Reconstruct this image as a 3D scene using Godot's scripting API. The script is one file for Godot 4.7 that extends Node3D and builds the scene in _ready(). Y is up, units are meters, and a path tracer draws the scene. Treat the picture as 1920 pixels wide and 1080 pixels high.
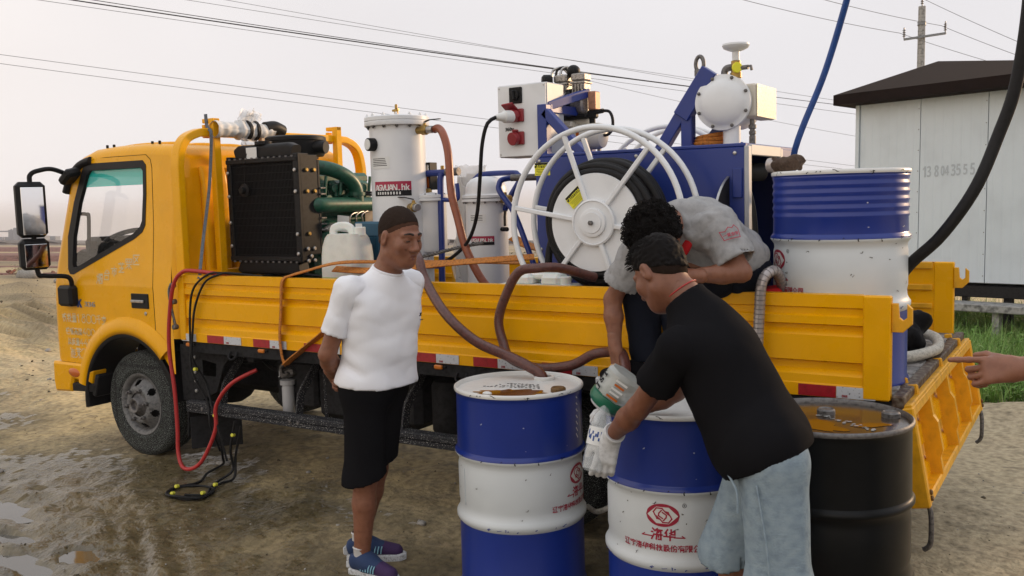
extends Node3D
# Place frame: x runs along the lorry towards its tail, y up, z out of the loading side towards the viewer; metres.

# ------------------------------------------------------------------ mesh builder
class MB:
	var v := PackedVector3Array()
	var n := PackedVector3Array()
	var uv := PackedVector2Array()
	var col := PackedColorArray()
	var use_col := false
	var idx := PackedInt32Array()

	func add(p: Vector3, nn: Vector3, t := Vector2.ZERO, c := Color.WHITE) -> int:
		v.append(p); n.append(nn); uv.append(t); col.append(c)
		return v.size() - 1

	func tri(a: int, b: int, c: int) -> void:
		var fn := (v[b] - v[a]).cross(v[c] - v[a])
		if fn.dot(n[a] + n[b] + n[c]) > 0.0:
			idx.append(a); idx.append(c); idx.append(b)
		else:
			idx.append(a); idx.append(b); idx.append(c)

	func face(pts: Array, away := Vector3.ZERO, has_away := false) -> void:
		# a flat convex polygon; its normal points away from the point «away»
		var nn := Vector3.ZERO
		for i in range(1, pts.size() - 1):
			nn += (pts[i] - pts[0]).cross(pts[i + 1] - pts[0])
		nn = nn.normalized()
		if has_away and nn.dot(pts[0] - away) < 0.0:
			nn = -nn
		var first := v.size()
		for p in pts:
			add(p, nn, Vector2(p.x, p.y))
		for i in range(1, pts.size() - 1):
			tri(first, first + i, first + i + 1)

	func quad_uv(a: Vector3, b: Vector3, c: Vector3, d: Vector3) -> void:
		var nn := (b - a).cross(c - a).normalized()
		var i := add(a, nn, Vector2(0, 1)); add(b, nn, Vector2(1, 1)); add(c, nn, Vector2(1, 0)); add(d, nn, Vector2(0, 0))
		tri(i, i + 1, i + 2); tri(i, i + 2, i + 3)

	func box(c: Vector3, s: Vector3, b := Basis.IDENTITY, bev := 0.004) -> void:
		var h := s * 0.5
		bev = minf(bev, minf(h.x, minf(h.y, h.z)) * 0.6)
		var ax := [Vector3.RIGHT, Vector3.UP, Vector3.BACK]
		for a in 3:
			var u: int = (a + 1) % 3
			var w: int = (a + 2) % 3
			for sg in [-1.0, 1.0]:
				var pts := []
				for q in [[-1, -1], [1, -1], [1, 1], [-1, 1]]:
					pts.append(c + b * (ax[a] * sg * h[a] + ax[u] * q[0] * (h[u] - bev) + ax[w] * q[1] * (h[w] - bev)))
				face(pts, c, true)
		if bev <= 0.0:
			return
		for a in 3:
			var u: int = (a + 1) % 3
			var w: int = (a + 2) % 3
			for q in [[-1, -1], [1, -1], [1, 1], [-1, 1]]:
				var pts := []
				for e in [[-1, 0], [1, 0], [1, 1], [-1, 1]]:
					var along: Vector3 = ax[a] * e[0] * (h[a] - bev)
					var du: float = h[u] if e[1] == 0 else h[u] - bev
					var dw: float = h[w] - bev if e[1] == 0 else h[w]
					pts.append(c + b * (along + ax[u] * q[0] * du + ax[w] * q[1] * dw))
				face(pts, c, true)
		for sx in [-1, 1]:
			for sy in [-1, 1]:
				for sz in [-1, 1]:
					face([c + b * Vector3(sx * h.x, sy * (h.y - bev), sz * (h.z - bev)), c + b * Vector3(sx * (h.x - bev), sy * h.y, sz * (h.z - bev)), c + b * Vector3(sx * (h.x - bev), sy * (h.y - bev), sz * h.z)], c, true)

	func beam(a: Vector3, b: Vector3, w: float, h: float, up := Vector3.UP, bev := 0.004) -> void:
		# a square bar from a to b: w across, h along «up»
		var z := (b - a).normalized()
		if absf(z.dot(up)) > 0.99:
			up = Vector3.RIGHT
		var x := up.cross(z).normalized()
		var y := z.cross(x)
		box((a + b) * 0.5, Vector3(w, h, a.distance_to(b)), Basis(x, y, z), bev)

	func sweep(path: PackedVector3Array, prof: PackedVector2Array, scale := PackedFloat32Array(), closed := false, smooth := true, up0 := Vector3.ZERO, fixed_up := false) -> void:
		# carries a closed outline along a path
		var m := path.size()
		var k := prof.size()
		var t0 := (path[1] - path[0]).normalized()
		var up := up0
		if up == Vector3.ZERO:
			up = Vector3.UP if absf(t0.y) < 0.9 else Vector3.RIGHT
		var area := 0.0
		for j in k:
			area += prof[j].cross(prof[(j + 1) % k])
		var first := v.size()
		var along := 0.0
		var rings := m + (1 if closed else 0)
		var ends := []
		for i0 in rings:
			var i := i0 % m
			var t: Vector3
			if closed:
				t = path[(i + 1) % m] - path[(i + m - 1) % m]
			else:
				t = path[mini(i + 1, m - 1)] - path[maxi(i - 1, 0)]
			t = t.normalized()
			if fixed_up:
				up = up0
			var x := up.cross(t).normalized()
			var y := t.cross(x).normalized()
			up = y
			if i0 > 0:
				along += path[i].distance_to(path[(i0 - 1) % m])
			var sc := scale[i] if scale.size() > i else 1.0
			for j in k + 1:
				var pj := prof[j % k]
				var nx := prof[(j + 1) % k] - prof[(j + k - 1) % k]
				var n2 := (Vector2(nx.y, -nx.x) if area > 0 else Vector2(-nx.y, nx.x)).normalized()
				add(path[i] + (x * pj.x + y * pj.y) * sc, x * n2.x + y * n2.y, Vector2(float(j) / k, along))
			if not closed and (i0 == 0 or i0 == m - 1):
				ends.append([i0, t])
		for i in rings - 1:
			for j in k:
				var a := first + i * (k + 1) + j
				if smooth:
					tri(a, a + 1, a + k + 2); tri(a, a + k + 2, a + k + 1)
				else:
					var c0 := v[a]; var c1 := v[a + 1]; var c2 := v[a + k + 2]; var c3 := v[a + k + 1]
					face([c0, c1, c2, c3], path[i % m], true)
		for e in ends:
			var pts := []
			for j in k:
				pts.append(v[first + e[0] * (k + 1) + j])
			face(pts, path[e[0]] + e[1] * (1.0 if e[0] == 0 else -1.0), true)

	func tube(path: PackedVector3Array, r: float, sides := 10, closed := false, scale := PackedFloat32Array()) -> void:
		var prof := PackedVector2Array()
		for j in sides:
			prof.append(Vector2.from_angle(TAU * j / sides) * r)
		sweep(path, prof, scale, closed)

	func rod(a: Vector3, b: Vector3, r: float, sides := 10, r2 := -1.0) -> void:
		var sc := PackedFloat32Array()
		if r2 >= 0.0:
			sc = PackedFloat32Array([1.0, r2 / r])
		tube(PackedVector3Array([a, b]), r, sides, false, sc)

	func lathe(prof: Array, xf := Transform3D.IDENTITY, seg := 32, crease := 0.75, from := 0.0, to := TAU) -> void:
		# prof: Vector2(radius, height) from bottom to top (outside on the right)
		var m := prof.size()
		for i in m - 1:
			var d: Vector2 = prof[i + 1] - prof[i]
			if d.length() < 1e-6:
				continue
			var nn := Vector2(d.y, -d.x).normalized()
			var na := nn
			var nb := nn
			if i > 0:
				var e: Vector2 = prof[i] - prof[i - 1]
				var q := Vector2(e.y, -e.x).normalized()
				if q.dot(nn) > crease:
					na = (q + nn).normalized()
			if i < m - 2:
				var e: Vector2 = prof[i + 2] - prof[i + 1]
				var q := Vector2(e.y, -e.x).normalized()
				if q.dot(nn) > crease:
					nb = (q + nn).normalized()
			var first := v.size()
			for s in seg + 1:
				var ang := lerpf(from, to, float(s) / seg)
				var cs := cos(ang)
				var sn := sin(ang)
				add(xf * Vector3(prof[i].x * cs, prof[i].y, prof[i].x * sn), xf.basis * Vector3(na.x * cs, na.y, na.x * sn), Vector2(float(s) / seg, prof[i].y))
				add(xf * Vector3(prof[i + 1].x * cs, prof[i + 1].y, prof[i + 1].x * sn), xf.basis * Vector3(nb.x * cs, nb.y, nb.x * sn), Vector2(float(s) / seg, prof[i + 1].y))
			for s in seg:
				var a := first + s * 2
				tri(a, a + 1, a + 3); tri(a, a + 3, a + 2)

	func cyl(a: Vector3, b: Vector3, r: float, seg := 20, bev := 0.003) -> void:
		var h := a.distance_to(b)
		bev = minf(bev, minf(r, h) * 0.4)
		lathe([Vector2(0, 0), Vector2(r - bev, 0), Vector2(r, bev), Vector2(r, h - bev), Vector2(r - bev, h), Vector2(0, h)], MB.aim(a, b), seg, 0.8)

	static func aim(a: Vector3, b: Vector3) -> Transform3D:
		var y := (b - a).normalized()
		var x := (Vector3.RIGHT if absf(y.x) < 0.9 else Vector3.BACK)
		var z := x.cross(y).normalized()
		x = y.cross(z)
		return Transform3D(Basis(x, y, z), a)

	func ball(c: Vector3, r: Vector3, b := Basis.IDENTITY, seg := 16, lump := 0.0, noise: FastNoiseLite = null) -> void:
		var first := v.size()
		var rows := seg / 2
		for i in rows + 1:
			var th := PI * i / rows
			for j in seg + 1:
				var ph := TAU * j / seg
				var d := Vector3(sin(th) * cos(ph), cos(th), sin(th) * sin(ph))
				var sc := 1.0
				if noise:
					sc += lump * noise.get_noise_3dv(d + c * 7.0)
				add(c + b * (d * r * sc), (b * (d / r)).normalized(), Vector2(float(j) / seg, float(i) / rows))
		for i in rows:
			for j in seg:
				var a := first + i * (seg + 1) + j
				tri(a, a + 1, a + seg + 2); tri(a, a + seg + 2, a + seg + 1)

	func plate(poly: PackedVector2Array, depth: float, xf := Transform3D.IDENTITY, bev := 0.003) -> void:
		# an outline in the local xy plane given a thickness from z = 0 up to z = depth, front edge chamfered
		if Geometry2D.is_polygon_clockwise(poly):
			poly = poly.duplicate(); poly.reverse()
		var inner := poly
		if bev > 0.0:
			var off := Geometry2D.offset_polygon(poly, -bev, Geometry2D.JOIN_MITER)
			if off.size() == 1 and off[0].size() == poly.size():
				inner = MB.match_loop(poly, off[0])
			else:
				bev = 0.0
		var ids := Geometry2D.triangulate_polygon(inner)
		for side in [0, 1]:
			var first := v.size()
			var loop := inner if side == 1 else poly
			if side == 0:
				ids = Geometry2D.triangulate_polygon(poly)
			else:
				ids = Geometry2D.triangulate_polygon(inner)
			for p in loop:
				add(xf * Vector3(p.x, p.y, depth * side), xf.basis * Vector3(0, 0, 1 if side == 1 else -1), p)
			for i in ids.size() / 3:
				tri(first + ids[i * 3], first + ids[i * 3 + 1], first + ids[i * 3 + 2])
		var k := poly.size()
		for i in k:
			var a := poly[i]
			var b := poly[(i + 1) % k]
			var mid := Vector3((a.x + b.x) * 0.5, (a.y + b.y) * 0.5, depth * 0.5)
			var out := Vector3(b.y - a.y, a.x - b.x, 0).normalized()
			var zt := depth - bev
			face([xf * Vector3(a.x, a.y, 0), xf * Vector3(b.x, b.y, 0), xf * Vector3(b.x, b.y, zt), xf * Vector3(a.x, a.y, zt)], xf * (mid - out), true)
			if bev > 0.0:
				var ai := inner[i]
				var bi := inner[(i + 1) % k]
				face([xf * Vector3(a.x, a.y, zt), xf * Vector3(b.x, b.y, zt), xf * Vector3(bi.x, bi.y, depth), xf * Vector3(ai.x, ai.y, depth)], xf * (mid - out - Vector3(0, 0, depth)), true)

	static func match_loop(a: PackedVector2Array, b: PackedVector2Array) -> PackedVector2Array:
		if Geometry2D.is_polygon_clockwise(b):
			b = b.duplicate(); b.reverse()
		var best := 0
		for s in b.size():
			if a[0].distance_to(b[s]) < a[0].distance_to(b[best]):
				best = s
		var out := PackedVector2Array()
		for i in b.size():
			out.append(b[(best + i) % b.size()])
		return out

	func append(o: MB, xf := Transform3D.IDENTITY) -> void:
		var first := v.size()
		var nb := xf.basis.inverse().transposed()
		for i in o.v.size():
			add(xf * o.v[i], (nb * o.n[i]).normalized(), o.uv[i], o.col[i])
		var flip := xf.basis.determinant() < 0.0
		for i in o.idx.size() / 3:
			idx.append(first + o.idx[i * 3])
			idx.append(first + o.idx[i * 3 + (2 if flip else 1)])
			idx.append(first + o.idx[i * 3 + (1 if flip else 2)])

	func mesh() -> ArrayMesh:
		var a := []
		a.resize(Mesh.ARRAY_MAX)
		a[Mesh.ARRAY_VERTEX] = v
		a[Mesh.ARRAY_NORMAL] = n
		a[Mesh.ARRAY_TEX_UV] = uv
		if use_col:
			a[Mesh.ARRAY_COLOR] = col
		a[Mesh.ARRAY_INDEX] = idx
		var m := ArrayMesh.new()
		m.add_surface_from_arrays(Mesh.PRIMITIVE_TRIANGLES, a)
		return m

# ------------------------------------------------------------------ soft bodies: a field of tapered limbs meshed as surface nets
class Field:
	var ops := []          # [kind, a, b, ra, rb, k, basis_inv, radii, bound_centre, bound_radius]
	var cuts := []         # [point, normal]: what lies on the normal's side is cut off
	var noise: FastNoiseLite
	var amp := 0.0
	var squash := Vector3.ONE
	var gate: Array = []

	func limb(a: Vector3, b: Vector3, ra: float, rb: float, k := 0.03) -> void:
		ops.append([0, a, b, ra, rb, k, null, null, (a + b) * 0.5, a.distance_to(b) * 0.5 + maxf(ra, rb)])

	func egg(c: Vector3, r: Vector3, k := 0.03, b := Basis.IDENTITY) -> void:
		ops.append([1, c, c, 0.0, 0.0, k, b.inverse(), r, c, maxf(r.x, maxf(r.y, r.z))])

	func hole(c: Vector3, r: Vector3, k := 0.02, b := Basis.IDENTITY) -> void:
		ops.append([2, c, c, 0.0, 0.0, k, b.inverse(), r, c, maxf(r.x, maxf(r.y, r.z))])

	func bore(a: Vector3, b: Vector3, ra: float, rb: float, k := 0.008) -> void:
		ops.append([3, a, b, ra, rb, k, null, null, (a + b) * 0.5, a.distance_to(b) * 0.5 + maxf(ra, rb)])

	func cut(p: Vector3, nn: Vector3) -> void:
		cuts.append([p, nn.normalized()])

	func at(p: Vector3, list: Array) -> float:
		var d := 1.0
		for o in list:
			var e: float
			var kind: int = o[0]
			if kind == 0 or kind == 3:
				var a: Vector3 = o[1]
				var ba: Vector3 = o[2] - a
				var t := clampf((p - a).dot(ba) / maxf(ba.length_squared(), 1e-9), 0.0, 1.0)
				e = p.distance_to(a + ba * t) - lerpf(o[3], o[4], t)
			else:
				var q: Vector3 = o[6] * (p - o[1])
				var r: Vector3 = o[7]
				var s := q / r
				var k0 := s.length()
				e = k0 * (k0 - 1.0) / maxf((s / r).length(), 1e-6)
				if k0 < 0.2:
					e = (k0 - 1.0) * minf(r.x, minf(r.y, r.z))
			var k: float = o[5]
			if kind < 2:
				var h := maxf(k - absf(d - e), 0.0) / k
				d = minf(d, e) - h * h * k * 0.25
			else:
				e = -e
				var h := maxf(k - absf(d - e), 0.0) / k
				d = maxf(d, e) + h * h * k * 0.25
		if amp > 0.0:
			d += amp * noise.get_noise_3dv(p * squash)
		for c in cuts:
			d = maxf(d, (p - c[0]).dot(c[1]))
		return d

	func build(mb: MB, cell: float, lo_gate := Vector3.INF, hi_gate := Vector3.INF) -> void:
		var N := 8
		var lo := Vector3.INF
		var hi := -Vector3.INF
		for o in ops:
			if o[0] > 1:
				continue
			var r: float = o[9] + 0.02
			lo = lo.min(o[8] - Vector3.ONE * r)
			hi = hi.max(o[8] + Vector3.ONE * r)
		if lo_gate != Vector3.INF:
			lo = lo.max(lo_gate)
			hi = hi.min(hi_gate)
		var side := cell * N
		var nb := Vector3i(((hi - lo) / side).ceil())
		var half := side * 0.867
		var verts := {}
		var quads := []
		var M := N + 1
		var S := PackedFloat32Array()
		S.resize(M * M * M)
		var first := mb.v.size()
		var pts := PackedVector3Array()
		for bx in nb.x:
			for by in nb.y:
				for bz in nb.z:
					var base := lo + Vector3(bx, by, bz) * side
					var mid := base + Vector3.ONE * side * 0.5
					var list := []
					var touch := false
					for o in ops:
						var g: float = mid.distance_to(o[8]) - o[9]
						if g < half + o[5] + amp:
							if o[0] == 0:
								var ba: Vector3 = o[2] - o[1]
								var t := clampf((mid - o[1]).dot(ba) / maxf(ba.length_squared(), 1e-9), 0.0, 1.0)
								if mid.distance_to(o[1] + ba * t) - lerpf(o[3], o[4], t) > half + o[5] + amp:
									continue
							list.append(o)
							if o[0] < 2:
								touch = true
					if not touch:
						continue
					var dm := at(mid, list)
					if absf(dm) > half * 1.3 + amp * 2.0 + 0.012:
						continue
					var q := 0
					for ix in M:
						for iy in M:
							for iz in M:
								S[q] = at(base + Vector3(ix, iy, iz) * cell, list)
								q += 1
					for ix in N:
						for iy in N:
							for iz in N:
								var c0 := (ix * M + iy) * M + iz
								var s0 := S[c0]
								var s1 := S[c0 + M * M]
								var s2 := S[c0 + M]
								var s3 := S[c0 + M * M + M]
								var s4 := S[c0 + 1]
								var s5 := S[c0 + M * M + 1]
								var s6 := S[c0 + M + 1]
								var s7 := S[c0 + M * M + M + 1]
								var cnt := int(s0 < 0) + int(s1 < 0) + int(s2 < 0) + int(s3 < 0) + int(s4 < 0) + int(s5 < 0) + int(s6 < 0) + int(s7 < 0)
								if cnt == 0 or cnt == 8:
									continue
								var sum := Vector3.ZERO
								var w := 0
								if (s0 < 0) != (s1 < 0): sum += Vector3(s0 / (s0 - s1), 0, 0); w += 1
								if (s2 < 0) != (s3 < 0): sum += Vector3(s2 / (s2 - s3), 1, 0); w += 1
								if (s4 < 0) != (s5 < 0): sum += Vector3(s4 / (s4 - s5), 0, 1); w += 1
								if (s6 < 0) != (s7 < 0): sum += Vector3(s6 / (s6 - s7), 1, 1); w += 1
								if (s0 < 0) != (s2 < 0): sum += Vector3(0, s0 / (s0 - s2), 0); w += 1
								if (s1 < 0) != (s3 < 0): sum += Vector3(1, s1 / (s1 - s3), 0); w += 1
								if (s4 < 0) != (s6 < 0): sum += Vector3(0, s4 / (s4 - s6), 1); w += 1
								if (s5 < 0) != (s7 < 0): sum += Vector3(1, s5 / (s5 - s7), 1); w += 1
								if (s0 < 0) != (s4 < 0): sum += Vector3(0, 0, s0 / (s0 - s4)); w += 1
								if (s1 < 0) != (s5 < 0): sum += Vector3(1, 0, s1 / (s1 - s5)); w += 1
								if (s2 < 0) != (s6 < 0): sum += Vector3(0, 1, s2 / (s2 - s6)); w += 1
								if (s3 < 0) != (s7 < 0): sum += Vector3(1, 1, s3 / (s3 - s7)); w += 1
								var key := Vector3i(bx * N + ix, by * N + iy, bz * N + iz)
								verts[key] = pts.size()
								pts.append(base + (Vector3(ix, iy, iz) + sum / w) * cell)
								if (s0 < 0) != (s1 < 0): quads.append([key, 0, s0 < 0])
								if (s0 < 0) != (s2 < 0): quads.append([key, 1, s0 < 0])
								if (s0 < 0) != (s4 < 0): quads.append([key, 2, s0 < 0])
		var nrm := PackedVector3Array()
		nrm.resize(pts.size())
		var tris := PackedInt32Array()
		var U := [[Vector3i(0, 1, 0), Vector3i(0, 0, 1)], [Vector3i(0, 0, 1), Vector3i(1, 0, 0)], [Vector3i(1, 0, 0), Vector3i(0, 1, 0)]]
		for e in quads:
			var k: Vector3i = e[0]
			var ua: Vector3i = U[e[1]][0]
			var ub: Vector3i = U[e[1]][1]
			var a = verts.get(k)
			var b = verts.get(k - ua)
			var c = verts.get(k - ua - ub)
			var d = verts.get(k - ub)
			if a == null or b == null or c == null or d == null:
				continue
			# outward order: counter-clockwise seen from outside
			var order: Array = [a, b, c, d] if e[2] else [a, d, c, b]
			for t in [[0, 1, 2], [0, 2, 3]]:
				var i0: int = order[t[0]]
				var i1: int = order[t[1]]
				var i2: int = order[t[2]]
				var fn := (pts[i1] - pts[i0]).cross(pts[i2] - pts[i0])
				nrm[i0] += fn; nrm[i1] += fn; nrm[i2] += fn
				tris.append(first + i0); tris.append(first + i2); tris.append(first + i1)
		for i in pts.size():
			mb.add(pts[i], nrm[i].normalized(), Vector2(pts[i].x, pts[i].y))
		mb.idx.append_array(tris)

# ------------------------------------------------------------------ scene helpers
var M := {}
var used := {}
var rng := RandomNumberGenerator.new()

func numbered(called: String) -> String:
	var k: int = used.get(called, 0)
	used[called] = k + 1
	return called if k == 0 else "%s_%03d" % [called, k]

func thing(called: String, label: String, category: String, at := Vector3.ZERO, group := "", turn := 0.0) -> Node3D:
	var o := Node3D.new()
	o.name = numbered(called)
	add_child(o)
	o.position = at
	o.rotation.y = turn
	tag(o, label, category, group)
	return o

func tag(o: Node3D, label: String, category: String, group := "") -> Node3D:
	o.set_meta("label", label)
	o.set_meta("category", category)
	if group:
		o.set_meta("group", group)
	return o

func obj(called: String, mb: MB, m: Material, parent: Node = null, label := "") -> MeshInstance3D:
	var o := MeshInstance3D.new()
	o.name = called if parent else numbered(called)
	o.mesh = mb.mesh()
	o.material_override = m
	if parent:
		parent.add_child(o, true)
	else:
		add_child(o)
	if label:
		o.set_meta("label", label)
	return o

func inst(called: String, mesh: Mesh, m: Material, parent: Node, at: Transform3D) -> MeshInstance3D:
	var o := MeshInstance3D.new()
	o.name = called
	o.mesh = mesh
	o.material_override = m
	o.transform = at
	parent.add_child(o, true)
	return o

func struct(called: String, mb: MB, m: Material) -> MeshInstance3D:
	var o := obj(called, mb, m)
	o.set_meta("kind", "structure")
	return o

func stuff(o: Node3D) -> Node3D:
	o.set_meta("kind", "stuff")
	return o

func smooth_path(pts: Array, per := 10, closed := false) -> PackedVector3Array:
	var out := PackedVector3Array()
	var m := pts.size()
	for i in (m if closed else m - 1):
		var p0: Vector3 = pts[(i + m - 1) % m] if closed else pts[maxi(i - 1, 0)]
		var p1: Vector3 = pts[i]
		var p2: Vector3 = pts[(i + 1) % m]
		var p3: Vector3 = pts[(i + 2) % m] if closed else pts[mini(i + 2, m - 1)]
		for k in per:
			out.append(p1.cubic_interpolate(p2, p0, p3, float(k) / per))
	if not closed:
		out.append(pts[m - 1])
	return out

func even_path(path: PackedVector3Array, step: float) -> PackedVector3Array:
	var c := Curve3D.new()
	c.bake_interval = step
	for p in path:
		c.add_point(p)
	var total := c.get_baked_length()
	var k := maxi(2, int(total / step))
	var out := PackedVector3Array()
	for i in k + 1:
		out.append(c.sample_baked(total * i / k, false))
	return out

func rect2(w: float, h: float, r := 0.0) -> PackedVector2Array:
	if r <= 0.0:
		return PackedVector2Array([Vector2(-w / 2, -h / 2), Vector2(w / 2, -h / 2), Vector2(w / 2, h / 2), Vector2(-w / 2, h / 2)])
	var out := PackedVector2Array()
	for q in [[1, -1, -90], [1, 1, 0], [-1, 1, 90], [-1, -1, 180]]:
		for s in 4:
			out.append(Vector2(q[0] * (w / 2 - r), q[1] * (h / 2 - r)) + Vector2.from_angle(deg_to_rad(q[2] + s * 30.0)) * r)
	return out

func ring_path(c: Vector3, r: float, axis: Vector3, k := 48, from := 0.0, to := TAU) -> PackedVector3Array:
	var t := MB.aim(Vector3.ZERO, axis)
	var out := PackedVector3Array()
	var full := is_equal_approx(to - from, TAU)
	for i in (k if full else k + 1):
		var a := lerpf(from, to, float(i) / k)
		out.append(c + t.basis.x * cos(a) * r + t.basis.z * sin(a) * r)
	return out

func text_mesh(s: String, height: float, font: String, depth := 0.002, bold := false) -> TextMesh:
	var t := TextMesh.new()
	var f := SystemFont.new()
	f.font_names = PackedStringArray([font])
	if bold:
		f.font_weight = 700
	t.font = f
	t.text = s
	t.font_size = 48
	t.pixel_size = height / 35.0
	t.depth = depth
	t.curve_step = 1.0
	return t

func word(called: String, s: String, height: float, m: Material, parent: Node, xf: Transform3D, font := "Droid Sans", bold := true) -> void:
	inst(called, text_mesh(s, height, font, 0.002, bold), m, parent, xf)
# ------------------------------------------------------------------ materials
var T := {}

func noise(freq: float, oct := 4, kind := FastNoiseLite.TYPE_SIMPLEX_SMOOTH, sd := 1) -> FastNoiseLite:
	var f := FastNoiseLite.new()
	f.noise_type = kind
	f.frequency = freq
	f.fractal_octaves = oct
	f.seed = sd
	return f

func ramp(stops: Array) -> Gradient:
	var g := Gradient.new()
	var o := PackedFloat32Array()
	var c := PackedColorArray()
	for s in stops:
		o.append(s[0])
		c.append(s[1])
	g.offsets = o
	g.colors = c
	return g

func tex(key: String, f: FastNoiseLite, size := 512, g: Gradient = null, normal := false, bump := 4.0) -> Texture2D:
	if T.has(key):
		return T[key]
	var t := NoiseTexture2D.new()
	t.width = size
	t.height = size
	t.seamless = true
	t.noise = f
	t.as_normal_map = normal
	if normal:
		t.bump_strength = bump
	if g:
		t.color_ramp = g
	T[key] = t
	return t

func grey(a: float) -> Color:
	return Color(a, a, a)

func lin(r: float, g: float, b: float) -> Color:
	return Color(r, g, b).linear_to_srgb()

func mat(key: String, c: Color, rough := 0.6, metal := 0.0, o := {}) -> StandardMaterial3D:
	# c is a linear base colour
	if M.has(key):
		return M[key]
	var m := StandardMaterial3D.new()
	m.resource_name = key
	m.albedo_color = Color(c.r, c.g, c.b).linear_to_srgb()
	m.roughness = rough
	m.metallic = metal
	if o.has("spec"):
		m.metallic_specular = o.spec
	var tri := false
	if o.has("tex"):
		m.albedo_texture = T[o.tex]
		tri = true
	if o.has("rtex"):
		m.roughness_texture = T[o.rtex]
		m.roughness_texture_channel = BaseMaterial3D.TEXTURE_CHANNEL_RED
		tri = true
	if o.has("nrm"):
		m.normal_enabled = true
		m.normal_texture = T[o.nrm]
		m.normal_scale = o.get("ns", 0.5)
		tri = true
	if tri and not o.has("uv"):
		m.uv1_triplanar = true
		m.uv1_world_triplanar = o.get("world", false)
		m.uv1_scale = Vector3.ONE * o.get("scale", 1.0)
	elif o.has("uv"):
		m.uv1_scale = o.uv
	if o.has("coat"):
		m.clearcoat_enabled = true
		m.clearcoat = o.coat
		m.clearcoat_roughness = 0.08
	if o.has("rim"):
		m.rim_enabled = true
		m.rim = o.rim
		m.rim_tint = 0.6
	if o.has("sss"):
		m.subsurf_scatter_enabled = true
		m.subsurf_scatter_strength = o.sss
	if o.has("alpha"):
		m.transparency = BaseMaterial3D.TRANSPARENCY_ALPHA
		m.albedo_color.a = o.alpha
	if o.has("back"):
		m.backlight_enabled = true
		m.backlight = o.back
	if o.has("vcol"):
		m.vertex_color_use_as_albedo = true
	M[key] = m
	return m

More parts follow.
